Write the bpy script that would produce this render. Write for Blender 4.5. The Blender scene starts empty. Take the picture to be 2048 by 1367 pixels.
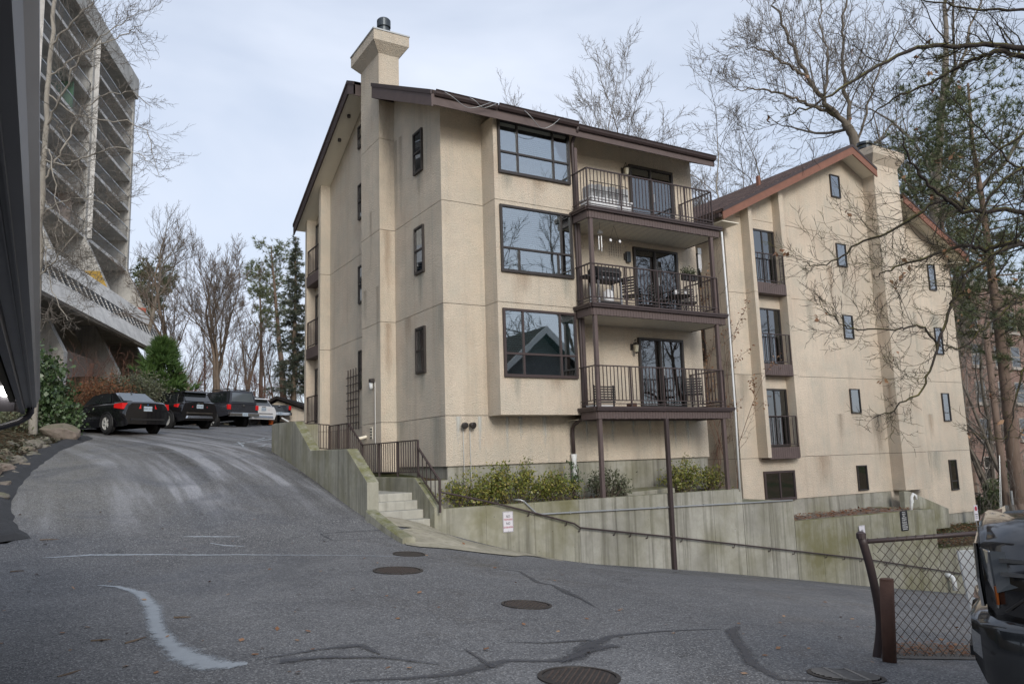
import bpy, math, random
import numpy as np
from mathutils import Vector, Matrix

scene = bpy.context.scene
COL = scene.collection
R_ = math.radians
# ------------------------------------------------------------------ camera
F_PX, YAW, PITCH, ROLL = 1566.74, R_(30.9974), R_(8.3518), R_(-1.8045)
CAM = np.array([-8.475, -17.39, 1.65])
_cy, _sy, _cp, _sp = math.cos(YAW), math.sin(YAW), math.cos(PITCH), math.sin(PITCH)
_fw = np.array([_sy*_cp, _cy*_cp, _sp]); _rt = np.array([_cy, -_sy, 0.0]); _up = np.cross(_rt, _fw)
_r2 = math.cos(ROLL)*_rt + math.sin(ROLL)*_up
_u2 = -math.sin(ROLL)*_rt + math.cos(ROLL)*_up
cam_data = bpy.data.cameras.new('camera'); cam = bpy.data.objects.new('camera', cam_data); COL.objects.link(cam)
cam_data.sensor_width = 36.0; cam_data.lens = F_PX/2048*36.0
cam_data.clip_start = 0.05; cam_data.clip_end = 3000
cam.matrix_world = Matrix(((_r2[0], _u2[0], -_fw[0], CAM[0]), (_r2[1], _u2[1], -_fw[1], CAM[1]),
                           (_r2[2], _u2[2], -_fw[2], CAM[2]), (0, 0, 0, 1)))
scene.camera = cam
# ------------------------------------------------------------------ sky, sun, exposure
SUN_ELEV, SUN_AZ = R_(25), R_(191)      # compass azimuth of the sun seen from the scene (0 = +Y, clockwise)
world = bpy.data.worlds.new('World'); scene.world = world; world.use_nodes = True
wn, wl = world.node_tree.nodes, world.node_tree.links
for n_ in list(wn): wn.remove(n_)
w_out = wn.new('ShaderNodeOutputWorld'); w_bg = wn.new('ShaderNodeBackground'); w_bg.inputs['Strength'].default_value = 0.10
sky = wn.new('ShaderNodeTexSky'); sky.sky_type = 'NISHITA'; sky.sun_disc = False
sky.sun_elevation = SUN_ELEV; sky.sun_rotation = SUN_AZ; sky.air_density = 1.0; sky.dust_density = 1.5; sky.ozone_density = 1.2
w_tc = wn.new('ShaderNodeTexCoord'); w_map = wn.new('ShaderNodeMapping'); w_map.inputs['Scale'].default_value = (1.0, 1.0, 2.4)
wl.new(w_tc.outputs['Generated'], w_map.inputs['Vector'])
w_nz = wn.new('ShaderNodeTexNoise'); w_nz.inputs['Scale'].default_value = 1.5; w_nz.inputs['Detail'].default_value = 5; w_nz.inputs['Roughness'].default_value = 0.52
w_nz.inputs['Distortion'].default_value = 0.35
wl.new(w_map.outputs['Vector'], w_nz.inputs['Vector'])
w_cr = wn.new('ShaderNodeMapRange'); w_cr.inputs['From Min'].default_value = 0.30; w_cr.inputs['From Max'].default_value = 0.70
w_cr.inputs['To Min'].default_value = 0.40; w_cr.inputs['To Max'].default_value = 1.0
wl.new(w_nz.outputs['Fac'], w_cr.inputs['Value'])
w_mix = wn.new('ShaderNodeMix'); w_mix.data_type = 'RGBA'
w_mix.inputs[7].default_value = (5.65, 6.15, 7.15, 1)       # pale overcast cloud
wl.new(w_cr.outputs['Result'], w_mix.inputs[0]); wl.new(sky.outputs['Color'], w_mix.inputs[6])
wl.new(w_mix.outputs[2], w_bg.inputs['Color']); wl.new(w_bg.outputs['Background'], w_out.inputs['Surface'])
sun_d = bpy.data.lights.new('sun', 'SUN'); sun_d.energy = 1.5; sun_d.angle = R_(22); sun_d.color = (1.0, 0.955, 0.88)
sun = bpy.data.objects.new('sun', sun_d); COL.objects.link(sun)
_sd = Vector((math.sin(SUN_AZ)*math.cos(SUN_ELEV), math.cos(SUN_AZ)*math.cos(SUN_ELEV), math.sin(SUN_ELEV)))
sun.rotation_euler = _sd.to_track_quat('Z', 'Y').to_euler()
vs = scene.view_settings; vs.view_transform = 'Standard'; vs.look = 'None'; vs.exposure = 0.55; vs.gamma = 1.0; vs.use_curve_mapping = False
scene.cycles.max_bounces = 8; scene.cycles.diffuse_bounces = 4; scene.cycles.transparent_max_bounces = 16
scene.cycles.use_denoising = True

# ------------------------------------------------------------------ measuring helpers (photo pixel -> point on a real plane)
def ray(px, py): return _r2*((px-1024)/F_PX) - _u2*((py-683.5)/F_PX) + _fw
def on(px, py, ax, v):
    d = ray(px, py); return CAM + d*((v-CAM[ax])/d[ax])
def at(px, py, D):
    d = ray(px, py); return CAM + d*D

# ------------------------------------------------------------------ scene helpers
BASE = {}
def tag(o, label=None, cat=None, group=None, kind=None):
    if label: o['label'] = label
    if cat: o['category'] = cat
    if group: o['group'] = group
    if kind: o['kind'] = kind
    return o
def thing(name, label, cat, base=(0, 0, 0), rotz=0.0, group=None):
    o = bpy.data.objects.new(name, None); COL.objects.link(o); o.empty_display_size = 0.3
    o.location = base; o.rotation_euler = (0, 0, rotz); BASE[o.name] = Vector(base) if rotz == 0 else Vector((0, 0, 0))
    return tag(o, label, cat, group)
def link(name, me, parent=None, loc=(0, 0, 0), rot=(0, 0, 0), scale=None):
    o = bpy.data.objects.new(name, me); COL.objects.link(o)
    if parent is not None:
        o.parent = parent; b = BASE.get(parent.name, Vector((0, 0, 0))); BASE[o.name] = b
        pl = Vector(loc)
        o.location = pl
    else:
        o.location = loc; BASE[o.name] = Vector((0, 0, 0))
    o.rotation_euler = rot
    if scale: o.scale = scale
    return o
def place(name, me, parent, world_loc, rot=(0, 0, 0), scale=None):
    """shared mesh (authored round its own origin) put at a world point under an unrotated thing/part"""
    b = BASE.get(parent.name, Vector((0, 0, 0))) if parent is not None else Vector((0, 0, 0))
    return link(name, me, parent, Vector(world_loc)-b, rot, scale)
def copy_tree(o, parent=None):
    c = o.copy(); COL.objects.link(c); c.parent = parent; BASE[c.name] = BASE.get(o.name, Vector((0, 0, 0)))
    for ch in list(o.children): copy_tree(ch, c)
    return c

class MB:
    def __init__(s): s.v = []; s.f = []
    def quad(s, a, b, c, d):
        i = len(s.v); s.v += [tuple(a), tuple(b), tuple(c), tuple(d)]; s.f.append((i, i+1, i+2, i+3)); return s
    def tri(s, a, b, c):
        i = len(s.v); s.v += [tuple(a), tuple(b), tuple(c)]; s.f.append((i, i+1, i+2)); return s
    def poly(s, pts):
        i = len(s.v); s.v += [tuple(p) for p in pts]; s.f.append(tuple(range(i, i+len(pts)))); return s
    def box(s, a, b):
        x0, y0, z0 = [min(a[k], b[k]) for k in range(3)]; x1, y1, z1 = [max(a[k], b[k]) for k in range(3)]
        return s.hexa([(x0, y0, z0), (x1, y0, z0), (x1, y1, z0), (x0, y1, z0)], [(x0, y0, z1), (x1, y0, z1), (x1, y1, z1), (x0, y1, z1)])
    def hexa(s, lo, hi):
        i = len(s.v); s.v += [tuple(p) for p in lo]+[tuple(p) for p in hi]; n = len(lo)
        s.f.append(tuple(i+n-1-k for k in range(n))); s.f.append(tuple(i+n+k for k in range(n)))
        for k in range(n): s.f.append((i+k, i+(k+1) % n, i+n+(k+1) % n, i+n+k))
        return s
    def prism(s, pts, vec):
        vec = Vector(vec); lo = [Vector(p) for p in pts]
        nrm = Vector((0, 0, 0))
        for k in range(len(lo)):
            a, b = lo[k], lo[(k+1) % len(lo)]; nrm += a.cross(b)
        if nrm.dot(vec) < 0: lo = lo[::-1]
        return s.hexa(lo, [p+vec for p in lo])
    def bar(s, a, b, w, h=None, up=(0, 0, 1)):
        a, b = Vector(a), Vector(b); h = w if h is None else h; d = (b-a)
        if d.length < 1e-6: return s
        d.normalize(); u = Vector(up)
        if abs(d.dot(u)) > .99: u = Vector((0, 1, 0))
        r = d.cross(u).normalized(); u = r.cross(d).normalized(); r *= w/2; u *= h/2
        return s.hexa([a-r-u, a+r-u, a+r+u, a-r+u], [b-r-u, b+r-u, b+r+u, b-r+u])
    def tube(s, pts, rad, n=8, caps=True):
        pts = [Vector(p) for p in pts]
        if not hasattr(rad, '__len__'): rad = [rad]*len(pts)
        i0 = len(s.v); prev = None
        for k, p in enumerate(pts):
            d = (pts[min(k+1, len(pts)-1)]-pts[max(k-1, 0)])
            if d.length < 1e-9: d = Vector((0, 0, 1))
            d.normalize()
            if prev is None:
                r = d.orthogonal().normalized()
            else:
                r = prev-d*prev.dot(d)
                r = r.normalized() if r.length > 1e-6 else d.orthogonal().normalized()
            prev = r; t = d.cross(r)
            for j in range(n):
                a = 2*math.pi*j/n; s.v.append(tuple(p+(r*math.cos(a)+t*math.sin(a))*rad[k]))
        for k in range(len(pts)-1):
            for j in range(n):
                a = i0+k*n+j; b = i0+k*n+(j+1) % n; s.f.append((a, b, b+n, a+n))
        if caps:
            s.f.append(tuple(i0+n-1-j for j in range(n))); e = i0+(len(pts)-1)*n; s.f.append(tuple(e+j for j in range(n)))
        return s
    def lathe(s, c, prof, n=16, axis=(0, 0, 1), caps=True):
        ax = Vector(axis).normalized(); r = ax.orthogonal().normalized(); t = ax.cross(r); c = Vector(c); i0 = len(s.v)
        for (rad, h) in prof:
            for j in range(n):
                a = 2*math.pi*j/n; s.v.append(tuple(c+ax*h+(r*math.cos(a)+t*math.sin(a))*rad))
        for k in range(len(prof)-1):
            for j in range(n):
                a = i0+k*n+j; b = i0+k*n+(j+1) % n; s.f.append((a, b, b+n, a+n))
        if caps: s.f.append(tuple(i0+n-1-j for j in range(n))); e = i0+(len(prof)-1)*n; s.f.append(tuple(e+j for j in range(n)))
        return s
    def mesh(s, name, mat, base=(0, 0, 0), smooth=False):
        me = bpy.data.meshes.new(name); b = Vector(base)
        me.from_pydata([tuple(Vector(v)-b) for v in s.v] if b.length else s.v, [], s.f); me.update()
        if mat is not None:
            for m in (mat if isinstance(mat, (list, tuple)) else [mat]): me.materials.append(m)
        if smooth: me.polygons.foreach_set('use_smooth', [True]*len(me.polygons))
        return me
    def build(s, name, mat, parent=None, smooth=False, bevel=0.0, label=None, kind=None, auto=None):
        b = BASE.get(parent.name, Vector((0, 0, 0))) if parent is not None else Vector((0, 0, 0))
        o = link(name, s.mesh(name, mat, b, smooth), parent)
        if bevel:
            m = o.modifiers.new('bevel', 'BEVEL'); m.width = bevel; m.segments = 2; m.limit_method = 'ANGLE'; m.angle_limit = R_(40)
        return tag(o, label, None, None, kind)
def np_mesh(name, verts, faces, mat, base=(0, 0, 0), smooth=False):
    """verts (n,3) array, faces (m,k) array of one face size"""
    me = bpy.data.meshes.new(name); verts = np.asarray(verts, float)-np.asarray(base, float); faces = np.asarray(faces, int)
    m, k = faces.shape
    me.vertices.add(len(verts)); me.vertices.foreach_set('co', verts.ravel())
    me.loops.add(m*k); me.loops.foreach_set('vertex_index', faces.ravel())
    me.polygons.add(m); me.polygons.foreach_set('loop_start', np.arange(0, m*k, k)); 
    try: me.polygons.foreach_set('loop_total', np.full(m, k))
    except Exception: pass
    me.update(calc_edges=True); me.validate()
    if mat is not None: me.materials.append(mat)
    if smooth: me.polygons.foreach_set('use_smooth', np.ones(m, bool))
    return me

# ------------------------------------------------------------------ materials
class NT:
    def __init__(s, name):
        s.m = bpy.data.materials.new(name); s.m.use_nodes = True; s.n = s.m.node_tree.nodes; s.l = s.m.node_tree.links
        s.b = s.n['Principled BSDF']; s.out = s.n['Material Output']; s.tc = s.n.new('ShaderNodeTexCoord')
        s.geo = s.n.new('ShaderNodeNewGeometry')
    def pos(s, scale=(1, 1, 1), rot=(0, 0, 0), world=True):
        mp = s.n.new('ShaderNodeMapping'); mp.inputs['Scale'].default_value = scale; mp.inputs['Rotation'].default_value = rot
        s.l.new(s.geo.outputs['Position'] if world else s.tc.outputs['Object'], mp.inputs['Vector']); return mp.outputs['Vector']
    def noise(s, vec, scale, detail=4, rough=.55, dist=0.0):
        n = s.n.new('ShaderNodeTexNoise'); n.inputs['Scale'].default_value = scale; n.inputs['Detail'].default_value = detail
        n.inputs['Roughness'].default_value = rough; n.inputs['Distortion'].default_value = dist; s.l.new(vec, n.inputs['Vector']); return n.outputs['Fac']
    def vor(s, vec, scale, feature='F1', out='Distance', rnd=1.0):
        n = s.n.new('ShaderNodeTexVoronoi'); n.inputs['Scale'].default_value = scale; n.feature = feature; n.inputs['Randomness'].default_value = rnd
        s.l.new(vec, n.inputs['Vector']); return n.outputs[out]
    def rng(s, val, a, b, c=0.0, d=1.0):
        n = s.n.new('ShaderNodeMapRange'); n.inputs['From Min'].default_value = a; n.inputs['From Max'].default_value = b
        n.inputs['To Min'].default_value = c; n.inputs['To Max'].default_value = d; s.l.new(val, n.inputs['Value']); return n.outputs['Result']
    def math(s, op, a, b=None, clamp=False):
        n = s.n.new('ShaderNodeMath'); n.operation = op; n.use_clamp = clamp
        for k, v in enumerate((a, b)):
            if v is None: continue
            if isinstance(v, (int, float)): n.inputs[k].default_value = v
            else: s.l.new(v, n.inputs[k])
        return n.outputs[0]
    def mix(s, fac, a, b, mode='MIX'):
        n = s.n.new('ShaderNodeMix'); n.data_type = 'RGBA'; n.blend_type = mode
        for k, v in ((0, fac), (6, a), (7, b)):
            if isinstance(v, (int, float)): n.inputs[k].default_value = v
            elif isinstance(v, (tuple, list)): n.inputs[k].default_value = (*v[:3], 1)
            else: s.l.new(v, n.inputs[k])
        return n.outputs[2]
    def xyz(s, vec=None):
        n = s.n.new('ShaderNodeSeparateXYZ'); s.l.new(vec if vec is not None else s.geo.outputs['Position'], n.inputs[0]); return n.outputs
    def nz(s): return s.xyz(s.geo.outputs['Normal'])[2]
    def bump(s, h, strength=.3, dist=.01):
        n = s.n.new('ShaderNodeBump'); n.inputs['Strength'].default_value = strength; n.inputs['Distance'].default_value = dist
        s.l.new(h, n.inputs['Height']); s.l.new(n.outputs['Normal'], s.b.inputs['Normal']); return s
    def set(s, **kw):
        for k, v in kw.items():
            k = {'color': 'Base Color', 'rough': 'Roughness', 'metal': 'Metallic', 'spec': 'Specular IOR Level', 'coat': 'Coat Weight',
                 'coat_rough': 'Coat Roughness', 'trans': 'Transmission Weight', 'emit': 'Emission Color', 'emit_s': 'Emission Strength', 'sheen': 'Sheen Weight', 'alpha': 'Alpha'}[k]
            if isinstance(v, (int, float)): s.b.inputs[k].default_value = v
            elif isinstance(v, (tuple, list)): s.b.inputs[k].default_value = (*v[:3], 1)
            else: s.l.new(v, s.b.inputs[k])
        return s
def plain(name, col, rough=.6, metal=0.0, var=.12, scale=3.0, bump=0.0, bscale=60, spec=.5, coat=0.0):
    t = NT(name); p = t.pos(world=False); c2 = tuple(min(1, c*(1+var)) for c in col); c1 = tuple(c*(1-var) for c in col)
    t.set(color=t.mix(t.noise(p, scale, 5), c1, c2), rough=rough, metal=metal, spec=spec, coat=coat)
    if bump: t.bump(t.noise(p, bscale, 3), bump, .01)
    return t.m
M = {}
def feather_mat(name, col, op=.6, soft=.6, rough=.9):
    t = NT(name); u, v, _ = t.xyz(t.tc.outputs['UV']); tri = lambda q: t.math('SUBTRACT', 1.0, t.math('ABSOLUTE', t.math('SUBTRACT', t.math('MULTIPLY', q, 2.0), 1.0)))
    n1 = t.noise(t.pos((3, 3, .35)), 4, 4, .65); n2 = t.noise(t.pos(), 30, 2, .7); al = t.math('ADD', t.math('MULTIPLY', t.math('MULTIPLY', tri(u), 1.15), t.math('POWER', v, .6)), t.math('ADD', t.math('MULTIPLY', t.math('SUBTRACT', n1, .5), 1.2), t.math('MULTIPLY', t.math('SUBTRACT', n2, .5), .5)))
    t.set(color=col, rough=rough, spec=.1, alpha=t.rng(al, .25, .25+soft, 0, op)); return t.m
def stain(parent, o, u, n, w, h, mat, off=.004):
    o, u, n = Vector(o), Vector(u), Vector(n); z = Vector((0, 0, -1)); a = o+n*off
    ob = MB().quad(a-u*w/2+z*h, a+u*w/2+z*h, a+u*w/2, a-u*w/2).build('stain', M[mat], parent); uv = ob.data.uv_layers.new(name='UVMap')
    for lp, q in zip(ob.data.loops, ((0, 0), (1, 0), (1, 1), (0, 1))): uv.data[lp.index].uv = q
    return ob
M['stain_dark'] = feather_mat('stain_dark', (.15, .12, .09), .30, .9); M['stain_green'] = feather_mat('stain_green', (.30, .33, .30), .38, .9); M['stain_pale'] = feather_mat('stain_pale', (.58, .60, .58), .62, .7); M['stain_rust'] = feather_mat('stain_rust', (.28, .17, .10), .30, .9)
def stucco(name, col, streak=.5, warm=(.25, .19, .13)):
    t = NT(name); p = t.pos(); K = lambda f: tuple(min(1, x*f) for x in col)
    big = t.noise(p, .32, 4, .6, .5); med = t.noise(p, 1.5, 4, .65)
    c = t.mix(t.rng(big, .32, .68), K(.82), K(1.08))
    c = t.mix(t.rng(med, .42, .68, 0, .42), c, (.43, .42, .36))                     # greenish grey bloom
    c = t.mix(t.rng(t.noise(p, .62, 3, .6), .52, .74, 0, .45), c, (.50, .385, .295))   # pinkish patches
    st = t.noise(t.pos((1.7, 1.7, .09)), 1.6, 5, .64); c = t.mix(t.rng(st, .52, .76, 0, streak*.7), c, warm)
    st2 = t.noise(t.pos((3.6, 3.6, .14)), 2.1, 4, .6, .3); c = t.mix(t.rng(st2, .56, .76, 0, .38), c, (.36, .37, .34))
    gr = t.vor(p, 33); gn = t.noise(p, 42, 2, .7)
    c = t.mix(t.rng(gr, .05, .5, .30, 0), c, K(.45)); c = t.mix(t.rng(gn, .50, .72, 0, .30), c, K(1.25)); c = t.mix(t.rng(gn, .42, .26, 0, .33), c, K(.5))
    t.set(color=c, rough=.93, spec=.15)
    h = t.math('ADD', t.math('MULTIPLY', gr, .8), gn); t.bump(h, .7, .026); return t.m
def concrete(name, col=(.36, .355, .32), moss=1.0, dark=.5, mossz=1.0):
    t = NT(name); p = t.pos()
    c = t.mix(t.rng(t.noise(p, .8, 6, .6, .5), .3, .7), tuple(x*.72 for x in col), tuple(x*1.2 for x in col))
    c = t.mix(t.rng(t.noise(p, 9, 5, .6), .4, .7, 0, .3), c, tuple(x*.6 for x in col))
    st = t.noise(t.pos((3.2, 3.2, .14)), 1.7, 6, .65, .2)
    c = t.mix(t.rng(st, .48, .68, 0, min(1, dark*1.5)), c, (.085, .08, .06))
    if moss:
        mz = t.rng(t.nz(), .35, .8); mn = t.noise(p, 3.2, 6, .7)
        c = t.mix(t.math('MULTIPLY', mz, t.rng(mn, .34, .62, 0, .85*mossz)), c, (.145, .148, .06))
        c = t.mix(t.math('MULTIPLY', t.rng(t.noise(t.pos((.55, .55, .5)), 1.0, 5, .65), .45, .68), .85*moss), c, (.175, .165, .088))
    pit = t.vor(p, 2.6); fine = t.noise(p, 60, 4, .7)
    c = t.mix(t.rng(pit, .03, .055, .55, 0), c, (.06, .055, .045))
    t.set(color=c, rough=.88, spec=.25); t.bump(t.math('ADD', fine, t.math('MULTIPLY', t.noise(p, 7, 4), .8)), .35, .012); return t.m
M['stucco'] = stucco('stucco_beige', (.615, .535, .435))
M['stucco2'] = stucco('stucco_tan', (.65, .56, .455), .38)
M['concrete'] = concrete('concrete_grey')
M['concrete_moss'] = concrete('concrete_mossy', (.35, .34, .28), 1.12, .42, 1.25)
M['concrete_pale'] = concrete('concrete_pale', (.37, .36, .315), .55, .42)
M['concrete_step'] = concrete('concrete_step', (.50, .49, .44), .15, .2, .2)
M['brown'] = plain('brown_paint', (.050, .034, .033), .5, var=.25, scale=6)
M['brown_lt'] = plain('faded_brown_paint', (.105, .076, .071), .6, var=.3, scale=4)
M['bronze'] = plain('bronze_aluminium', (.040, .034, .032), .42, .15, var=.2)
M['black'] = plain('black_rubber', (.012, .012, .013), .7)
M['soffit'] = plain('soffit_panel', (.80, .745, .62), .75, var=.06)
M['white'] = plain('white_paint', (.72, .73, .72), .55, var=.1)
M['galv'] = plain('galvanised_steel', (.42, .43, .43), .42, .6, var=.2)
M['flue'] = plain('flue_metal', (.055, .065, .075), .4, .5, var=.3)
def glass(name, refl=.38, tint=(.75, .82, .84), trans=.8):
    t = NT(name); n, l = t.n, t.l
    gl = n.new('ShaderNodeBsdfGlossy'); gl.inputs['Color'].default_value = (.92, .95, .97, 1); gl.inputs['Roughness'].default_value = .015
    bp = n.new('ShaderNodeBump'); bp.inputs['Strength'].default_value = .04; bp.inputs['Distance'].default_value = .02
    l.new(t.noise(t.pos(), 1.3, 2), bp.inputs['Height']); l.new(bp.outputs['Normal'], gl.inputs['Normal'])
    tr = n.new('ShaderNodeBsdfTransparent'); tr.inputs['Color'].default_value = (*[x*trans for x in tint], 1)
    lw = n.new('ShaderNodeLayerWeight'); lw.inputs['Blend'].default_value = .35
    fac = t.rng(lw.outputs['Fresnel'], 0, 1, refl, 1.0)
    mx = n.new('ShaderNodeMixShader'); l.new(fac, mx.inputs[0]); l.new(tr.outputs[0], mx.inputs[1]); l.new(gl.outputs[0], mx.inputs[2])
    l.new(mx.outputs[0], t.out.inputs['Surface']); n.remove(t.b); return t.m
M['glass'] = glass('window_glass', .30)
M['glass_dark'] = glass('window_glass_dark', .16, trans=.7)
def blind(name, col):
    t = NT(name); z = t.xyz()[2]; w = t.math('SINE', t.math('MULTIPLY', z, 2*math.pi/.055)); k = t.rng(w, -.4, .9)
    t.set(color=t.mix(k, tuple(x*.35 for x in col), col), rough=.7); t.bump(w, .4, .01); return t.m
M['blind'] = blind('venetian_blind', (.34, .40, .40))
M['blind_teal'] = blind('teal_blind', (.30, .42, .42))
M['dim'] = plain('dim_interior', (.035, .036, .036), .9, var=.5, scale=2)  # near-black sheet colour standing in for unlit rooms behind the glass
M['curtain'] = plain('curtain_cloth', (.30, .29, .26), .9, var=.35, scale=2.5)
# ------------------------------------------------------------------ ground heights
class TPS:
    def __init__(s, pts, lam=0.02):
        P = np.array(pts, float); s.xy = P[:, :2]; n = len(P)
        d = np.linalg.norm(s.xy[:, None]-s.xy[None], axis=2); K = s.u(d)+lam*np.eye(n)
        A = np.zeros((n+3, n+3)); A[:n, :n] = K; A[:n, n] = 1; A[:n, n+1:] = s.xy; A[n, :n] = 1; A[n+1:, :n] = s.xy.T
        s.w = np.linalg.solve(A, np.concatenate([P[:, 2], np.zeros(3)]))
    @staticmethod
    def u(d): return np.where(d > 1e-9, d*d*np.log(np.maximum(d, 1e-9)), 0.0)
    def __call__(s, x, y):
        x = np.asarray(x, float); y = np.asarray(y, float); q = np.stack([x.ravel(), y.ravel()], 1); n = len(s.xy)
        d = np.linalg.norm(q[:, None]-s.xy[None], axis=2)
        return (s.u(d)@s.w[:n]+s.w[n]+q@s.w[n+1:]).reshape(x.shape)
drive_pts = [(-8.5, -17.4, 0), (-13, -17, .05), (-13, -8, .1), (-8.7, -9.7, .03), (-5.4, -12.1, -.02), (-3.5, -13.6, -.12), (-1.2, -12.6, -.38), (2, -12, -.75), (-2, -17, -.1), (4, -18, -.3),
  (-3.7, -9.6, -.08), (-4, -6, .04), (-7.7, -4.8, .1), (-9, -2, .4), (-5.3, -2.6, .24), (-2.5, -3.5, .10), (-2.5, -1.45, .46), (-2.5, 1.7, 1.1), (-2.5, 6.4, 2.0), (-9, 1.8, 1.13), (-8.3, 7.7, 2.16), (-7.1, 12, 2.7),
  (-5.8, 13.2, 2.86), (-3.3, 18.2, 3.25), (-1, 21.4, 3.44), (.6, 24, 3.6), (2.7, 28, 3.87), (10, 45, 4.4), (-10, 20, 3.5), (-8, 30, 4.1), (-14, 14, 3.1), (6, 24, 3.5), (-2, 42, 4.6),
  (-1.1, -1.4, .19), (-.6, -1.4, -.03), (0, -1.4, -.22), (1.3, -1.4, -.57), (2.56, -1.4, -.87), (5.8, -1.4, -1.36), (8.6, -1.4, -1.8), (13.7, -1.4, -2.64), (18.85, -1.4, -3.45), (26, -1.4, -4.6),
  (-.5, -4.5, -.22), (2.5, -5, -.75), (6, -5.5, -1.25), (14, -6, -2.5), (24, -7, -4.1), (8, -12, -1.6), (20, -14, -3.3), (32, -12, -5.2), (12, -22, -1.5)]
_tps = TPS(drive_pts, .05)
def G(x, y): return float(_tps(np.array([x]), np.array([y]))[0])
def ground_hit(px, py):
    d = ray(px, py); t = np.arange(1.5, 120, .05); P = CAM+d*t[:, None]
    h = _tps(P[:, 0], P[:, 1]); k = np.argmax(P[:, 2] < h); return P[k]
_terr_pts = [(-8.5, -17.4, -.1), (-3.5, -13.6, -.3), (4, -14, -1.1), (12, -6, -2.6), (-9.6, -2, .45), (-9.8, 2, 1.2), (-9, 7.7, 2.25), (-8, 12, 2.8), (-13, -8, .1), (-14, 0, 2.6), (-13, 6, 4.2), (-14, 11, 4.8), (-18, 16, 6.0), (-13, 20, 4.3), (-12, 26, 5.0),
  (-11, 38, 7.0), (-8, 50, 9.2), (-4, 58, 9.6), (4, 66, 9.0), (-25, 30, 9.5), (-30, 50, 11), (-4, 34, 4.6), (2, 40, 4.4), (9, 48, 4.4), (14, 60, 4.6), (25, 80, 4.5), (-2.5, 5, 1.5), (-1.5, 12, 1.6), (2.7, 28, 3.7), (8, 20, 2.6),
  (4, 5, -1.2), (12, 4, -3), (17, 8, -3.2), (24, 2, -4.6), (30, 8, -4.6), (32, -12, -5.4), (30, 25, -3.5), (45, 20, -5), (50, 50, -2), (40, -30, -4), (12, -24, -1.8), (-8, -40, -.2), (-40, -20, 4), (-40, 10, 8)]
_ttps = TPS(_terr_pts, .05)
def terr(x, y):
    x = np.asarray(x, float); y = np.asarray(y, float); h = _ttps(x, y); r = np.hypot(x-5, y-25); k = np.clip((r-62)/55, 0, 1); k = k*k*(3-2*k)
    return np.clip(h, -7, 13)*(1-k)+2.0*k
def T(x, y): return float(terr(np.array([x]), np.array([y]))[0])
# asphalt outline: left and right edge for each y
XL = [(-40, -16), (-9, -13.5), (-3, -13), (-1.75, -12), (-1.45, -8.9), (-1.2, -8.75), (0, -9.0), (1.8, -9.1), (3.7, -8.9), (7.7, -8.25), (11.9, -7.15), (12.4, -8.6), (13, -13.8), (30, -13), (44, -6)]
XR = [(-40, 36), (-1.42, 30), (-1.40, -1.0), (-1.38, -2.51), (6.3, -2.51), (6.6, -2.2), (9, -1.9), (20, 4), (30, 10), (44, 16)]
def edge(tab, y): return np.interp(y, [a for a, b in tab], [b for a, b in tab])
def asphalt_mat():
    t = NT('asphalt'); p = t.pos(); x, y, z = t.xyz()
    big = t.noise(p, .22, 6, .6, .6); med = t.noise(p, 1.1, 6, .65)
    c = t.mix(t.rng(big, .3, .7), (.100, .100, .104), (.172, .172, .176))
    c = t.mix(t.rng(med, .42, .72, 0, .5), c, (.068, .069, .076))
    # worn tyre paths up the ramp: long wavering strips that follow the drive
    bend = t.math('ADD', x, t.math('MULTIPLY', t.math('MULTIPLY', y, y), .012))
    cv = t.n.new('ShaderNodeCombineXYZ'); t.l.new(bend, cv.inputs[0]); t.l.new(t.math('MULTIPLY', y, .07), cv.inputs[1])
    st = t.noise(cv.outputs[0], 1.35, 5, .62, .2); ramp = t.math('MULTIPLY', t.rng(y, -1.5, 1.5), t.rng(y, 18, 10))
    c = t.mix(t.math('MULTIPLY', t.rng(st, .50, .60), ramp), c, (.34, .345, .37))
    c = t.mix(t.math('MULTIPLY', t.rng(st, .475, .40), t.math('MULTIPLY', ramp, .95)), c, (.045, .042, .038))
    # dusty bare strip on the left of the ramp
    c = t.mix(t.math('MULTIPLY', t.math('MULTIPLY', t.rng(x, -5.5, -7.6), ramp), t.rng(med, .3, .6, .35, .9)), c, (.17, .165, .15))
    # scuffs that run down the lower lane along the wall
    sc = t.noise(t.pos((.10, 1.3, 1), (0, 0, R_(-4))), 2.4, 6, .65, .3); low = t.math('MULTIPLY', t.rng(x, -1, 3), t.rng(y, -9, -4))
    c = t.mix(t.math('MULTIPLY', t.rng(sc, .52, .66), t.math('MULTIPLY', low, .7)), c, (.030, .030, .032))
    c = t.mix(t.math('MULTIPLY', t.rng(sc, .46, .34), t.math('MULTIPLY', low, .5)), c, (.15, .15, .15))
    wet = t.noise(p, .5, 5, .62, .8); c = t.mix(t.rng(wet, .52, .66, 0, .6), c, (.055, .057, .066)); oil = t.noise(p, 2.3, 3, .6); c = t.mix(t.rng(oil, .66, .74, 0, .6), c, (.025, .025, .027))
    agg = t.vor(p, 74, out='Color'); s = t.xyz(agg)[0]; ag = t.noise(p, 95, 2, .5)
    c = t.mix(t.rng(s, .74, .96, 0, .8), c, (.33, .33, .325)); c = t.mix(t.rng(s, .3, .0, 0, .7), c, (.018, .018, .02))
    t.set(color=c, rough=t.rng(wet, .45, .66, .82, .42), spec=.5)
    cr = t.vor(t.pos(), .9, 'DISTANCE_TO_EDGE')
    t.bump(t.math('ADD', t.vor(p, 74), t.math('MULTIPLY', ag, .5)), .6, .012); return t.m
M['asphalt'] = asphalt_mat()
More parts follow.
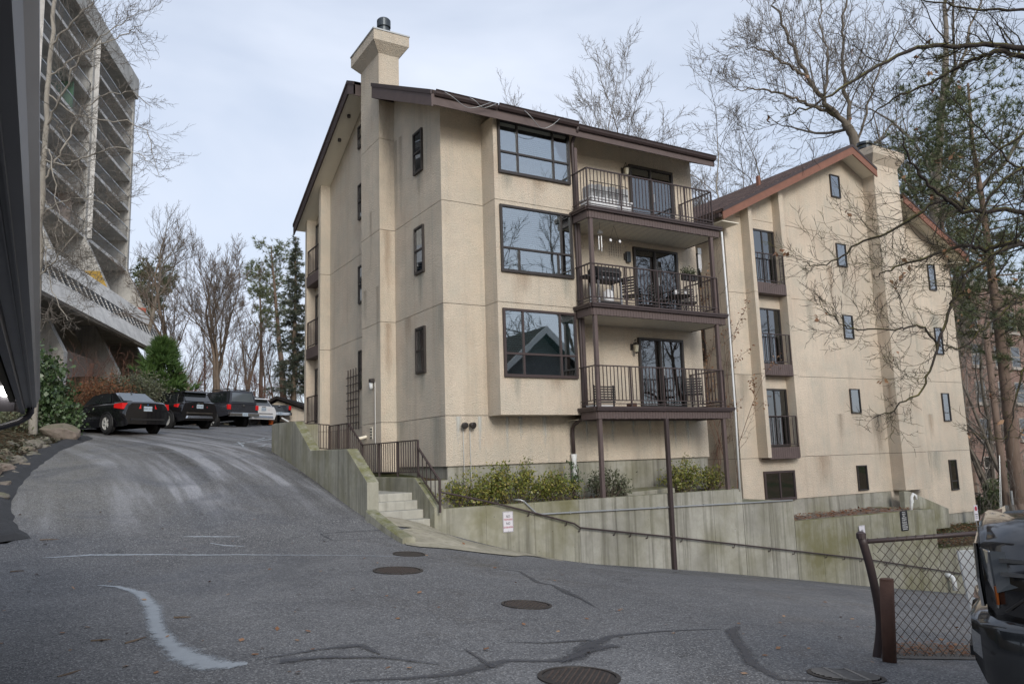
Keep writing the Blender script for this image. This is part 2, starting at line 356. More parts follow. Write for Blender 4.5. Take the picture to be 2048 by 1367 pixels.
def seal_mat(name, col, op=.95, soft=.45, rough=.6):
    t = NT(name); uvx = t.xyz(t.tc.outputs['UV'])[0]; e = t.math('SUBTRACT', 1.0, t.math('ABSOLUTE', t.math('SUBTRACT', t.math('MULTIPLY', uvx, 2.0), 1.0)))
    n1 = t.noise(t.pos(), 9, 5, .7); n2 = t.noise(t.pos(), 55, 3, .7); al = t.math('ADD', e, t.math('ADD', t.math('MULTIPLY', t.math('SUBTRACT', n1, .5), 1.1), t.math('MULTIPLY', t.math('SUBTRACT', n2, .5), .8)))
    t.set(color=t.mix(n1, tuple(c*.75 for c in col), tuple(c*1.2 for c in col)), rough=rough, alpha=t.rng(al, .18, .18+soft, 0, op)); t.bump(n2, .4, .01); return t.m
M['seal'] = seal_mat('crack_seal', (.062, .065, .076), .8, .6, .5)
M['sealgrey'] = seal_mat('faded_seal', (.36, .39, .42), .9, .5, .8)
def earth_mat():
    t = NT('earth'); p = t.pos()
    c = t.mix(t.noise(p, .8, 6, .6), (.045, .035, .022), (.12, .095, .06)); c = t.mix(t.rng(t.noise(p, 5, 5, .7), .45, .7), c, (.16, .10, .055))
    c = t.mix(t.rng(t.noise(p, .35, 5), .5, .65), c, (.05, .06, .025)); t.set(color=c, rough=.95, spec=.1); t.bump(t.noise(p, 14, 6, .7), .9, .06); return t.m
M['earth'] = earth_mat()
# far terrain sheet
def sgrid(lo, hi, core0, core1, step):
    a = list(np.arange(core0, core1+.01, step)); s = step
    while a[-1] < hi: s *= 1.35; a.append(a[-1]+s)
    s = step; b = []
    v = core0
    while v > lo: s *= 1.35; v -= s; b.append(v)
    return np.array(b[::-1]+a)
gx = sgrid(-900, 900, -44, 56, 1.6); gy = sgrid(-900, 900, -44, 96, 1.6)
XX, YY = np.meshgrid(gx, gy); ZZ = terr(XX, YY)
# keep the terrain below the asphalt where the drive lies on it
inside = (XX > edge(XL, YY)-.3) & (XX < edge(XR, YY)+.3) & (YY < 44) & (YY > -40)
ZZ = np.where(inside, np.minimum(ZZ, _tps(np.clip(XX, -16, 36), np.clip(YY, -40, 46))-.25), ZZ)
ny, nx = XX.shape; idx = np.arange(ny*nx).reshape(ny, nx)
fc = np.stack([idx[:-1, :-1], idx[:-1, 1:], idx[1:, 1:], idx[1:, :-1]], -1).reshape(-1, 4)
gobj = link('ground', np_mesh('ground', np.stack([XX, YY, ZZ], -1).reshape(-1, 3), fc, M['earth'], smooth=True)); tag(gobj, kind='structure')
# asphalt sheet: the lower court (up to the wall line) and the ramp beyond it
def sheet_rows(ys, right, n):
    xl = edge(XL, ys)+np.where(ys > -1.2, np.random.RandomState(3).uniform(-.05, .05, len(ys)), 0); xr = right(ys); us = np.linspace(0, 1, n)
    X = xl[:, None]+(xr-xl)[:, None]*us[None]**1.2; Y = np.repeat(ys[:, None], n, 1); Z = _tps(X, Y)
    i = np.arange(X.size).reshape(X.shape); f = np.stack([i[:-1, :-1], i[:-1, 1:], i[1:, 1:], i[1:, :-1]], -1).reshape(-1, 4)
    return np.stack([X, Y, Z], -1).reshape(-1, 3), f
y1_ = np.unique(np.round(np.concatenate([np.arange(-40, -20, 1.0), np.arange(-20, -1.5, .33), [a for a, b in XL if a < -1.4], [-1.38]]), 3))
y2_ = np.unique(np.round(np.concatenate([[-1.38], np.arange(-1.2, 16, .33), np.arange(16, 44.1, 1.0), [a for a, b in XL if a > -1.3], [a for a, b in XR if a > -1.3]]), 3))
v1, f1 = sheet_rows(y1_, lambda y: np.interp(y, [-40, -1.38], [36, 30]), 110); v2, f2 = sheet_rows(y2_, lambda y: np.where(y < 6.3, -2.51, edge(XR, y)), 60)
dobj = link('driveway', np_mesh('driveway', np.concatenate([v1, v2]), np.concatenate([f1, f2+len(v1)]), M['asphalt'], smooth=True)); tag(dobj, kind='structure')
def decal(pts, widths, dz=.006, n=4, wob=.0, seed=1):
    """strip along plan points, draped on the asphalt"""
    rnd = random.Random(seed); P = [np.array(p, float)[:2] for p in pts]; V = []; F = []
    Q = []; W = []
    for k in range(len(P)-1):
        for j in range(n):
            u = j/n; Q.append(P[k]*(1-u)+P[k+1]*u); W.append(widths[k]*(1-u)+widths[k+1]*u)
    Q.append(P[-1]); W.append(widths[-1])
    for k in range(len(Q)):
        d = Q[min(k+1, len(Q)-1)]-Q[max(k-1, 0)]; d = d/max(np.hypot(*d), 1e-6); nrm = np.array([-d[1], d[0]])
        a = Q[k]+nrm*W[k]*(.5+rnd.uniform(-wob, wob)); b = Q[k]-nrm*W[k]*(.5+rnd.uniform(-wob, wob))
        for q in (a, (a+b)/2, b): V.append((q[0], q[1], G(q[0], q[1])+dz))
        if k: i = 3*k; F += [(i-3, i-2, i+1, i), (i-2, i-1, i+2, i+1)]
    return V, F
def hits(pts): return [ground_hit(*p) for p in pts]
def seal(name, pix, w, mat, seed=1, dz=.006, wob=.05):
    V, F = decal(hits(pix), [x*1.45 for x in w], dz, 6, wob, seed); mb = MB(); mb.v = V; mb.f = F
    o = mb.build(name, mat); uv = o.data.uv_layers.new(name='UVMap')
    for lp in o.data.loops: uv.data[lp.index].uv = ((lp.vertex_index % 3)/2, 0)
    return tag(o, kind='structure')
seal('crack_seal', [(195, 1171), (235, 1174), (280, 1186), (305, 1215), (312, 1255), (340, 1290), (375, 1318), (430, 1332), (495, 1330)], [.03, .09, .17, .19, .17, .21, .30, .34, .12], M['sealgrey'], 2)
seal('crack_seal', [(1745, 1370), (1560, 1358), (1505, 1330), (1480, 1290), (1462, 1262), (1478, 1252)], [.05, .1, .13, .13, .16, .05], M['seal'], 3)
seal('crack_seal', [(1440, 1258), (1330, 1262), (1225, 1272), (1180, 1290), (1150, 1318), (1090, 1324), (1010, 1322), (975, 1335), (905, 1350), (820, 1356), (700, 1364)], [.03, .05, .09, .2, .22, .1, .1, .18, .12, .1, .05], M['seal'], 4)
seal('crack_seal', [(1235, 1292), (1180, 1302), (1120, 1326)], [.1, .16, .05], M['seal'], 5, .009)
seal('crack_seal', [(1180, 1282), (1090, 1286), (1010, 1284)], [.08, .05, .02], M['seal'], 6, .009)
seal('crack_seal', [(990, 1137), (1040, 1143), (1075, 1165), (1105, 1170), (1140, 1188), (1160, 1196), (1190, 1214)], [.02, .05, .1, .06, .16, .08, .02], M['seal'], 7)
seal('crack_seal', [(985, 1336), (960, 1318), (930, 1300)], [.08, .05, .03], M['seal'], 8, .009)
seal('crack_seal', [(760, 1310), (720, 1290), (640, 1300), (520, 1318)], [.03, .13, .06, .03], M['seal'], 9, .009)
seal('crack_seal', [(560, 1326), (640, 1318), (760, 1316), (880, 1330)], [.2, .1, .06, .02], M['seal'], 19, .012)
seal('crack_line', [(85, 1116), (180, 1111), (300, 1109), (480, 1109), (650, 1111), (800, 1113)], [.04, .10, .09, .07, .04, .03], M['sealgrey'], 10)
seal('crack_line', [(318, 1073), (400, 1073), (480, 1073)], [.03, .08, .03], M['sealgrey'], 11)
seal('crack_line', [(420, 1086), (450, 1091), (490, 1093)], [.03, .08, .03], M['sealgrey'], 12)
seal('chalk_line', [(195, 907), (280, 906), (350, 903), (400, 901)], [.03, .05, .05, .05], M['sealgrey'], 13)
for k, q in enumerate([[(470, 888), (500, 884), (553, 876)], [(478, 884), (488, 896), (496, 897)], [(520, 893), (540, 888), (553, 888)], [(482, 880), (515, 880), (530, 876)]]):
    seal('salt_mark', q, [.14, .12, .1], M['sealgrey'], 20+k, .006+.003*k, .3)
seal('patch_joint', [(640, 1068), (720, 1062), (790, 1060)], [.02, .03, .02], M['seal'], 14)
seal('patch_joint', [(640, 1068), (668, 1082), (790, 1076)], [.03, .02, .015], M['seal'], 15, .009)
# raised asphalt berm along the left edge of the drive
bm = MB(); rnd = random.Random(5); sec = []
for k in range(44):
    y = -1.5+k*.31; x = float(edge(XL, y)); z = G(x, y); w = .42+.1*math.sin(k*1.7)+rnd.uniform(-.04, .04); h = .10+rnd.uniform(-.02, .03)
    sec.append([(x+.16+rnd.uniform(-.04, .04), y, z+.004), (x-.02, y, z+h*.8), (x-w*.5, y, z+h), (x-w, y, z+h*.6), (x-w-.15, y, z-.25)])
for k in range(len(sec)-1):
    for j in range(4): bm.quad(sec[k][j], sec[k+1][j], sec[k+1][j+1], sec[k][j+1])
tag(bm.build('asphalt_berm', plain('berm_asphalt', (.030, .031, .034), .8, var=.4, scale=3, bump=.9, bscale=22), smooth=False), kind='structure')
# concrete apron at the foot of the stairs
ap = [on(859, 1054, 1, -1.4)]
outer = [(812, 1090), (840, 1094), (900, 1098), (960, 1106), (1030, 1113), (1140, 1122)]
inner = [(803, 1060), (860, 1056), (899, 1071), (949, 1084), (1048, 1106), (1140, 1122)]
V = []; F = []
for k in range(len(outer)-1):
    for j in range(6):
        u = j/6
        a = ground_hit(*outer[k])*(1-u)+ground_hit(*outer[k+1])*u; b = ground_hit(*inner[k])*(1-u)+ground_hit(*inner[k+1])*u
        for w in range(6):
            q = a*(1-w/5)+b*w/5; V.append((q[0], min(q[1], -1.33) if q[0] > -1 else q[1], G(q[0], q[1])+.016))
nr = (len(outer)-1)*6
for r in range(nr-1):
    for w in range(5): i = r*6+w; F.append((i, i+1, i+7, i+6))
mb = MB(); mb.v = V; mb.f = F
M['apron'] = concrete('apron_concrete', (.44, .40, .32), .25, .3, .3)
tag(mb.build('sidewalk_apron', M['apron']), kind='structure')
# ------------------------------------------------------------------ building helpers
def win_panel(parent, o, u, n, w, h, cols=(), rows=(), mat_frame='bronze', back='blind', fr=.05, dep=.06, pane='glass', skip=(), name='window', label=None, sill=True):
    """window on a wall: o = lower-left outer corner on the wall face, u along the wall, n outward. cols/rows = mullion positions 0..1.
    rows is a list of (v, cols) bands bottom to top."""
    o = Vector(o); u = Vector(u).normalized(); n = Vector(n).normalized(); z = Vector((0, 0, 1))
    def pt(a, b, c): return o+u*a+z*b+n*c
    def blk(mb, a0, a1, b0, b1, c0, c1):
        mb.hexa([pt(a0, b0, c0), pt(a1, b0, c0), pt(a1, b1, c0), pt(a0, b1, c0)], [pt(a0, b0, c1), pt(a1, b0, c1), pt(a1, b1, c1), pt(a0, b1, c1)])
    f = MB()
    blk(f, 0, w, 0, fr*1.2, -.01, dep); blk(f, 0, w, h-fr, h, -.01, dep); blk(f, 0, fr, fr*1.2, h-fr, -.01, dep); blk(f, w-fr, w, fr*1.2, h-fr, -.01, dep)
    wo = f.build(name, M[mat_frame], parent, label=label)
    bands = rows if rows else [(0, 1, cols)]
    for bd_ in bands:
        v0, v1, cs = bd_[:3]; bks = bd_[3] if len(bd_) > 3 else None
        b0 = max(fr*1.2, h*v0); b1 = min(h-fr, h*v1)
        if v0 > 0:
            s = MB(); blk(s, fr, w-fr, h*v0-fr*.42, h*v0+fr*.42, -.01, dep*.9); s.build('transom', M[mat_frame], wo)
            b0 += fr*.42
        if v1 < 1: b1 -= fr*.42
        xs = [fr]+[w*c for c in cs]+[w-fr]
        for k in range(len(xs)-1):
            a0 = xs[k]+(fr*.4 if k else 0); a1 = xs[k+1]-(fr*.4 if k < len(xs)-2 else 0)
            p = MB(); blk(p, a0, a1, b0, b1, .022, .028); p.build('pane', M[pane], wo)
            if bks:
                bk_ = bks[k]; p = MB(); p.quad(pt(a0-.01, b0-.01, .009), pt(a1+.01, b0-.01, .009), pt(a1+.01, b1+.01, .009), pt(a0-.01, b1+.01, .009)); p.build('blind' if 'blind' in bk_ else 'curtain', M[bk_], wo)  # dim backs are no cloth: dark sheets painting the unlit room
            if k < len(xs)-2:
                s = MB(); blk(s, xs[k+1]-fr*.4, xs[k+1]+fr*.4, b0, b1, -.01, dep*.85); s.build('mullion', M[mat_frame], wo)
    if back:
        p = MB(); p.quad(pt(fr*.5, fr*.5, .006), pt(w-fr*.5, fr*.5, .006), pt(w-fr*.5, h-fr*.5, .006), pt(fr*.5, h-fr*.5, .006)); p.build('blind' if 'blind' in back else 'curtain', M[back], wo)  # a dim back is a dark sheet for room shade, not cloth
    return wo
_bal = {}
def baluster_mesh(h, w=.018):
    k = (round(h, 3), w)
    if k not in _bal: _bal[k] = MB().box((-w/2, -w/2, 0), (w/2, w/2, h)).mesh('baluster', M['brown'])
    return _bal[k]
def rail_run(parent, a, b, h, gap=.12, step=.125, posts=(), sub=True, post_w=.035, first=True, last=True):
    """railing from a to b (points at floor level): top rail, bottom rail, balusters, posts"""
    a, b = Vector(a), Vector(b); L = (b-a).length; up = Vector((0, 0, h))
    MB().bar(a+up, b+up, .045, .03).build('top_rail', M['brown'], parent)
    MB().bar(a+Vector((0, 0, gap)), b+Vector((0, 0, gap)), .03, .025).build('bottom_rail', M['brown'], parent)
    if sub: MB().bar(a+Vector((0, 0, gap*.45)), b+Vector((0, 0, gap*.45)), .022, .02).build('bottom_rail', M['brown'], parent)
    n = max(2, int(L/step)); me = None
    for k in range(1, n):
        p = a.lerp(b, k/n); place('baluster', baluster_mesh(h-gap-.02), parent, p+Vector((0, 0, gap)))
    for u in posts:
        p = a.lerp(b, u); MB().box(p+Vector((-post_w/2, -post_w/2, 0)), p+Vector((post_w/2, post_w/2, h))).build('rail_post', M['brown'], parent)

# ================================================================== main apartment building
Z1, Z2, Z3 = 2.71, 5.53, 8.21
XE = 8.75; YB = 10.95
EZ, PY, PZ = 10.50, 5.2, 13.5       # eave height, ridge line
main = thing('apartment_building', 'four storey beige stucco apartment building with three brown railed balconies and a tall corner chimney', 'building', (0, 0, 1.0))
SL = (PZ-EZ)/(PY+.95)
def roof_under(y): return EZ-.06+SL*((y+.95) if y < PY else (2*PY+.95-y))-.06
g = .007
def gable_band(z0, z1, top=False):
    mb = MB()
    if not top: mb.box((0, 0, z0+g), (XE, YB, z1-g))
    else:
        prof = [(0, 0, z0+g), (0, YB, z0+g), (0, YB, roof_under(YB)), (0, PY, roof_under(PY)), (0, 0, roof_under(0))]
        mb.prism(prof, (XE, 0, 0))
    return mb
for (a, b, tp) in ((1.47, Z1, 0), (Z1, Z2, 0), (Z2, Z3, 0), (Z3, 11, 1)): gable_band(a, b, tp).build('wall_panel', M['stucco'], main)
MB().box((.025, .025, 1.48), (XE-.025, YB-.02, 10.3)).build('wall_core', M['bronze'], main)
MB().box((.06, .06, -1.0), (XE-.02, YB-.02, 1.47)).build('foundation', M['concrete_pale'], main)
# bay on the front
BX0, BX1, BY = 1.2, 3.62, -.65
for (a, b) in ((2.69, Z2), (Z2, Z3), (Z3, 10.46)): MB().box((BX0, BY, a+(g if a > 2.7 else 0)), (BX1, .01, b-g)).build('bay_panel', M['stucco'], main)
MB().box((BX0+.03, BY+.025, 2.75), (BX1-.03, 0, 10.4)).build('bay_core', M['bronze'], main)
# fins with small balconies at the far end of the gable
for y0, y1 in ((9.05, 9.27), (10.72, 10.93)):
    for (a, b) in ((1.2, Z1), (Z1, Z2), (Z2, Z3), (Z3, 0)):
        if b: MB().box((-.35, y0, a+g), (0, y1, b-g)).build('fin', M['stucco'], main)
        else: MB().prism([(-.35, y0, a+g), (-.35, y1, a+g), (-.35, y1, roof_under(y1)), (-.35, y0, roof_under(y0))], (.35, 0, 0)).build('fin', M['stucco'], main)
def juliet(parent, axis, base, width, proj, z, h=.98, fascia=.36, boards=9):
    """small balcony between two fins. axis 'y': runs along +y at x=-proj; axis 'x': runs along +x at y=base_y-proj"""
    if axis == 'y': P = lambda a, d, zz: (base[0]-d, base[1]+a, zz)
    else: P = lambda a, d, zz: (base[0]+a, base[1]-d, zz)
    slab = MB().hexa([P(0, 0, z-fascia), P(0, proj-.03, z-fascia), P(width, proj-.03, z-fascia), P(width, 0, z-fascia)][::(1 if axis == 'x' else -1)],
                     [P(0, 0, z), P(0, proj-.03, z), P(width, proj-.03, z), P(width, 0, z)][::(1 if axis == 'x' else -1)]).build('small_balcony', M['brown_lt'], parent)
    n = boards
    for k in range(n):
        a0 = width*k/n+.004; a1 = width*(k+1)/n-.004
        MB().hexa([P(a0, proj-.03, z-fascia+.01), P(a1, proj-.03, z-fascia+.01), P(a1, proj-.005, z-fascia+.01), P(a0, proj-.005, z-fascia+.01)],
                  [P(a0, proj-.03, z+.02), P(a1, proj-.03, z+.02), P(a1, proj-.005, z+.02), P(a0, proj-.005, z+.02)]).build('fascia_board', M['brown_lt'], slab)
    rail_run(slab, P(.02, proj-.05, z), P(width-.02, proj-.05, z), h, .1, .16, (0.0, 1.0), sub=False)
    return slab
for z in (8.42, 5.74, 3.02):
    juliet(main, 'y', (0, 9.27), 1.45, .36, z)
for z in (8.45, 5.78, 3.06):
    win_panel(main, (0, 10.62, z), (0, -1, 0), (-1, 0, 0), .95, 1.98, cols=(.5,), back='curtain', pane='glass_dark', name='balcony_door')
# slim windows in the gable
for z0, z1 in ((9.37, 10.56), (6.57, 7.86), (3.89, 5.12)):
    win_panel(main, (0, 1.64, z0), (0, -1, 0), (-1, 0, 0), .58, z1-z0, rows=[(0, .5, ()), (.5, 1, ())], back='dim', fr=.055)
for z0, z1 in ((12.1-.35, 12.75-.25), (9.35, 10.52), (6.6, 7.82), (3.9, 5.1)):
    win_panel(main, (0, 6.06, z0), (0, -1, 0), (-1, 0, 0), .58, z1-z0, rows=[(0, .5, ()), (.5, 1, ())], back='dim', fr=.055)
# chimney
CX, CY0, CY1 = -.46, 3.1, 4.6
ch = MB()
ch.box((CX, CY0, 1.35), (.0, CY1, Z1-g))
for (a, b) in ((Z1, Z2), (Z2, Z3), (Z3, 10.95)): ch.box((CX, CY0, a+g), (.02, CY1, b-g))
ch.box((CX, CY0, 10.95+g), (.18, CY1, 13.60))
chim = ch.build('chimney', M['stucco'], main)
MB().box((CX+.03, CY0+.03, 1.4), (.0, CY1-.03, 13.4)).build('chimney_core', M['bronze'], chim)
cap = MB(); a = [(CX, CY0, 13.60), (.18, CY0, 13.60), (.18, CY1, 13.60), (CX, CY1, 13.60)]; o_ = .24
b = [(CX-o_, CY0-o_, 13.88), (.18+o_, CY0-o_, 13.88), (.18+o_, CY1+o_, 13.88), (CX-o_, CY1+o_, 13.88)]
cap.hexa(a, b); cap.hexa(b, [(p[0], p[1], 14.19) for p in b])
cap.build('chimney_cap', M['stucco'], chim)
MB().box((CX-o_-.02, CY0-o_-.02, 14.192), (.2+o_, CY1+o_+.02, 14.235)).build('cap_flashing', M['galv'], chim)
fl = MB().lathe((-.08, 3.62, 14.24), [(.15, 0), (.15, .34), (.20, .36), (.20, .43), (.17, .45), (.17, .50), (.21, .52), (.21, .74), (.17, .79), (.05, .81)], 20)
fl.build('flue', M['flue'], chim, smooth=False)
# roof: two slabs, shingle courses in the material, boards and gutters as parts
def shingle_mat(name, c1, c2):
    t = NT(name); p = t.pos(world=False)
    br = t.n.new('ShaderNodeTexBrick'); br.inputs['Scale'].default_value = 1.0; br.offset = .5
    br.inputs['Brick Width'].default_value = .33; br.inputs['Row Height'].default_value = .14; br.inputs['Mortar Size'].default_value = .012
    br.inputs['Color1'].default_value = (*c1, 1); br.inputs['Color2'].default_value = (*c2, 1); br.inputs['Mortar'].default_value = (.02, .018, .017, 1)
    t.l.new(t.tc.outputs['UV'], br.inputs['Vector']); c = t.mix(t.rng(t.noise(p, 2.5, 5), .4, .7, 0, .6), br.outputs['Color'], (.035, .028, .026))
    t.set(color=c, rough=.95, spec=.15); t.bump(t.math('ADD', t.math('MULTIPLY', br.outputs['Fac'], -1.0), t.noise(p, 90, 2)), .8, .02); return t.m
M['shingle'] = shingle_mat('shingle_brown', (.10, .062, .052), (.20, .135, .115))
M['shingle_dk'] = shingle_mat('shingle_dark', (.045, .036, .035), (.085, .065, .06))
def uv_plane(o, U, V):
    me = o.data; uv = me.uv_layers.new(name='UVMap'); U = Vector(U); V = Vector(V)
    for lp in me.loops:
        co = me.vertices[lp.vertex_index].co; uv.data[lp.index].uv = (co.dot(U), co.dot(V))
def roof_slab(parent, p_eave, p_ridge, run, th, mat, name='roof_slope'):
    """p_eave, p_ridge: top-surface points of the gable end; run: vector along the ridge"""
    e, r, run = Vector(p_eave), Vector(p_ridge), Vector(run); dn = Vector((0, 0, -th))
    o = MB().prism([e, r, r+dn, e+dn], run).build(name, mat, parent); uv_plane(o, run.normalized(), (r-e).normalized()); return o
RX0, RX1 = -.66, 8.80
def zr(y, d=0.0): return EZ+SL*((y+.95) if y <= PY else (2*PY+.95-y))+d
RPC = [(-.97, 3.08, RX0, True), (3.08, 4.62, .20, False), (4.62, PY, RX0, True), (2*PY+.97, PY, RX0, True)]
for ya, yb, xs, over in RPC:
    roof_slab(main, (xs, ya, zr(ya, .13)), (xs, yb, zr(yb, .13)), (RX1-xs, 0, 0), .10, M['shingle_dk'])
    if not over: continue
    bmat = M['brown_lt'] if ya < PY else M['brown']
    MB().prism([(RX0-.03, ya, zr(ya, .02)), (RX0-.03, yb, zr(yb, .02)), (RX0-.03, yb, zr(yb, -.33)), (RX0-.03, ya, zr(ya, -.30))], (.05, 0, 0)).build('rake_board', bmat, main)
    MB().prism([(RX0-.055, ya, zr(ya, .125)), (RX0-.055, yb, zr(yb, .125)), (RX0-.055, yb, zr(yb, .012)), (RX0-.055, ya, zr(ya, .012))], (.05, 0, 0)).build('rake_trim', M['brown'], main)
    yc = ya+(.05 if ya < PY else -.05); yd = yb-(.02 if yb < PY else 0); MB().prism([(RX0+.02, yc, zr(yc, -.13)), (RX0+.02, yd, zr(yd, -.13)), (RX0+.02, yd, zr(yd, -.16)), (RX0+.02, yc, zr(yc, -.16))], (-RX0-.03, 0, 0)).build('soffit', M['soffit'], main)
for ye in (3.06, 4.62): MB().prism([(RX0-.03, ye, zr(ye, .12)), (-.005, ye, zr(ye, .12)), (-.005, ye, zr(ye, -.33)), (RX0-.03, ye, zr(ye, -.33))], (0, .02, 0)).build('rake_return', M['brown'], main)
for sgn in (-1, 1):
    e = -.97 if sgn < 0 else 2*PY+.97
    MB().prism([(RX1-.03, e, EZ+.02), (RX1-.03, PY, PZ+.02), (RX1-.03, PY, PZ-.34), (RX1-.03, e, EZ-.26)], (.05, 0, 0)).build('rake_board', M['brown'], main)
MB().prism([(.0, -.93, zr(-.93, -.14)), (.0, -.003, zr(0, -.14)), (.0, -.003, zr(0, -.17)), (.0, -.93, zr(-.93, -.17))], (RX1-.05, 0, 0)).build('soffit', M['soffit'], main)
MB().box((RX0, -.965, EZ-.26), (RX1, -.935, EZ+.02)).build('eave_fascia', M['brown_lt'], main)
for x0, x1, dy, dz in ((RX0+.05, 1.14, 0, 0), (1.16, 3.66, -.03, .015), (3.68, RX1+.02, -.01, -.05)):
    y = -.967+dy; z = EZ+.06+dz
    gm = MB(); prof = [(0, 0), (-.05, 0), (-.09, .05), (-.10, .10), (-.13, .13), (-.115, .14), (-.085, .11), (-.045, .02), (-.02, .02), (-.02, .12), (0, .12)]
    gm.prism([(x0, y+a, z-.10+b) for a, b in prof], (x1-x0, 0, 0)); gm.build('gutter', M['brown'], main)
for k, (xa, xb, sag) in enumerate(((-.4, .9, .25), (1.9, 3.0, .36), (.3, 1.05, .16))):
    MB().tube([(xa+(xb-xa)*u, -1.12-.05*math.sin(u*9), EZ+.05-sag*math.sin(math.pi*u)) for u in [j/12 for j in range(13)]], .008, 5).build('loose_cable', M['galv'], main, smooth=True)
for y in (6.1, 7.05): MB().lathe((-.33, y, EZ+SL*(2*PY+.95-y)-.17-.08), [(.05, 0), (.06, .05), (.06, .10)], 12).build('soffit_light', M['bronze'], main)
# bay windows
FW = dict(fr=.06, dep=.07)
win_panel(main, (1.32, BY, 8.93), (1, 0, 0), (0, -1, 0), 2.26, 1.46, rows=[(0, .40, (.26, .76), ('dim', 'curtain', 'dim')), (.40, 1, (.26, .76), ('curtain', 'blind', 'curtain'))], back='dim', **FW)
win_panel(main, (1.32, BY, 6.31), (1, 0, 0), (0, -1, 0), 2.24, 1.77, rows=[(0, .36, (.24, .785), ('dim', 'blind', 'dim')), (.36, 1, (.84,), ('blind', 'dim'))], back='dim', **FW)
win_panel(main, (1.32, BY, 3.63), (1, 0, 0), (0, -1, 0), 2.24, 1.74, rows=[(0, .34, (.26, .77), ('dim', 'dim', 'dim')), (.34, 1, (.26, .77), ('blind_teal', 'blind_teal', 'blind_teal'))], back='dim', mat_frame='brown', **FW)
# sliding balcony doors
for z0, z1 in ((8.17, 10.2), (5.60, 7.66), (2.92, 4.96)):
    d = win_panel(main, (6.2, 0, z0), (1, 0, 0), (0, -1, 0), 1.72, z1-z0, cols=(.48,), back='curtain', pane='glass_dark', fr=.07, dep=.08, name='sliding_door')
    MB().box((7.06, -.12, z0+.95), (7.085, -.085, z0+1.2)).build('door_handle', M['galv'], d)
# balconies
M['deck'] = plain('balcony_deck', (.30, .28, .25), .9)
for bi, zf in enumerate((8.15, 5.55, 2.86)):
    x0, x1, yf = 3.55, 8.42, -1.44
    deck = MB().box((x0+.1, yf+.10, zf-.10), (x1-.1, -.004, zf-.005)).build('balcony', M['deck'], main)
    # edge flashing: stepped lip along front and both returns
    for (p, q) in (((x0, yf, 0), (x1, yf, 0)), ((x0, yf+.05, 0), (x0, BY-.02, 0)), ((x1, yf+.05, 0), (x1, -.01, 0))):
        d = Vector((1, 0, 0)) if abs(p[0]-q[0]) > .1 else Vector((0, 1, 0))
        e = MB(); a_, b_ = Vector((p[0], p[1], zf)), Vector((q[0], q[1], zf))
        e.bar(a_+Vector((0, 0, -.035)), b_+Vector((0, 0, -.035)), .10, .055); e.bar(a_+Vector((0, 0, -.088)), b_+Vector((0, 0, -.088)), .06, .05)
        e.build('edge_flashing', M['brown'], deck)
    hh = .20
    MB().box((x0+.055, yf+.065, zf-.115-hh), (x1-.055, yf+.10, zf-.10)).build('rim_joist', M['brown'], deck)
    MB().box((x0+.055, yf+.10, zf-.115-hh), (x0+.09, BY-.01, zf-.10)).build('rim_joist', M['brown'], deck)
    MB().box((x1-.09, yf+.10, zf-.115-hh), (x1-.055, -.003, zf-.10)).build('rim_joist', M['brown'], deck)
    bme = MB().box((-.044, -.012, 0), (.044, .012, hh)).mesh('fascia_board', M['brown_lt'])
    n = 50
    for k in range(n):
        place('fascia_board', bme, deck, (x0+.06+(x1-x0-.12)*(k+.5)/n, yf+.052, zf-.118-hh+(.006 if k % 3 else 0)))
    for k in range(7): place('fascia_board', bme, deck, (x0+.042, yf+.11+k*.094, zf-.118-hh), (0, 0, math.pi/2))
    MB().box((x0+.09, yf+.10, zf-.30), (x1-.09, -.006, zf-.28)).build('balcony_soffit', M['soffit'], deck)
    for k in range(13):
        y = yf+.16+k*.1; MB().box((x0+.1, y-.004, zf-.306), (x1-.1, y+.004, zf-.3)).build('soffit_seam', M['brown_lt'], deck)
    rx0, rx1, ry = x0+.06, x1-.28, yf+.06
    rail_run(deck, (rx0, ry, zf), (rx1, ry, zf), 1.05, .16, .118, (0, .25, .5, .77, 1))
    rail_run(deck, (rx0, ry, zf), (rx0, BY-.05, zf), 1.05, .16, .115, ())
    rail_run(deck, (rx1, ry, zf), (rx1, -.05, zf), 1.05, .16, .118, (.98,))
# posts
def post(x, y, z0, z1, w=.10, m='brown_lt'):
    MB().box((x-w/2, y-w/2, z0), (x+w/2, y+w/2, z1)).build('support_post', M[m], main, bevel=.006)
for z0, z1 in ((5.55, 7.83), (2.86, 5.23), (.53, 2.54)):
    post(3.70, -1.33, z0, z1); post(8.06, -1.33, z0, z1)
post(5.80, -1.475, G(5.8, -1.5)-.1, 2.54, .10, 'brown')
# downspout
ds = MB(); X = BX1+.06
ds.tube([(X, -1.02, EZ), (X, -.95, EZ-.12), (X, -.74, EZ-.28), (X, -.70, EZ-.4), (X, -.70, 3.1), (X, -.70, 2.75), (X, -.60, 2.58), (X+.02, -.22, 2.46), (X+.03, -.12, 2.36), (X+.03, -.11, 2.2), (X+.04, -.11, 1.62)], .05, 8)
dso = ds.build('downspout', M['brown'], main, smooth=True)
MB().box((X+.02, -.76, 2.75), (X+.11, -.66, 10.0)).build('downspout', M['brown_lt'], main)
MB().tube([(X+.04, -.11, 1.68), (X+.04, -.11, 1.5), (X+.05, -.11, .5)], [.085, .062, .062], 12).build('drain_pipe', M['white'], main, smooth=True)
MB().tube([(8.40, -1.46, 8.0), (8.43, -1.46, 5.4), (8.43, -1.46, 2.7), (8.43, -1.42, .55)], .028, 8).build('drain_pipe', M['white'], main, smooth=True)
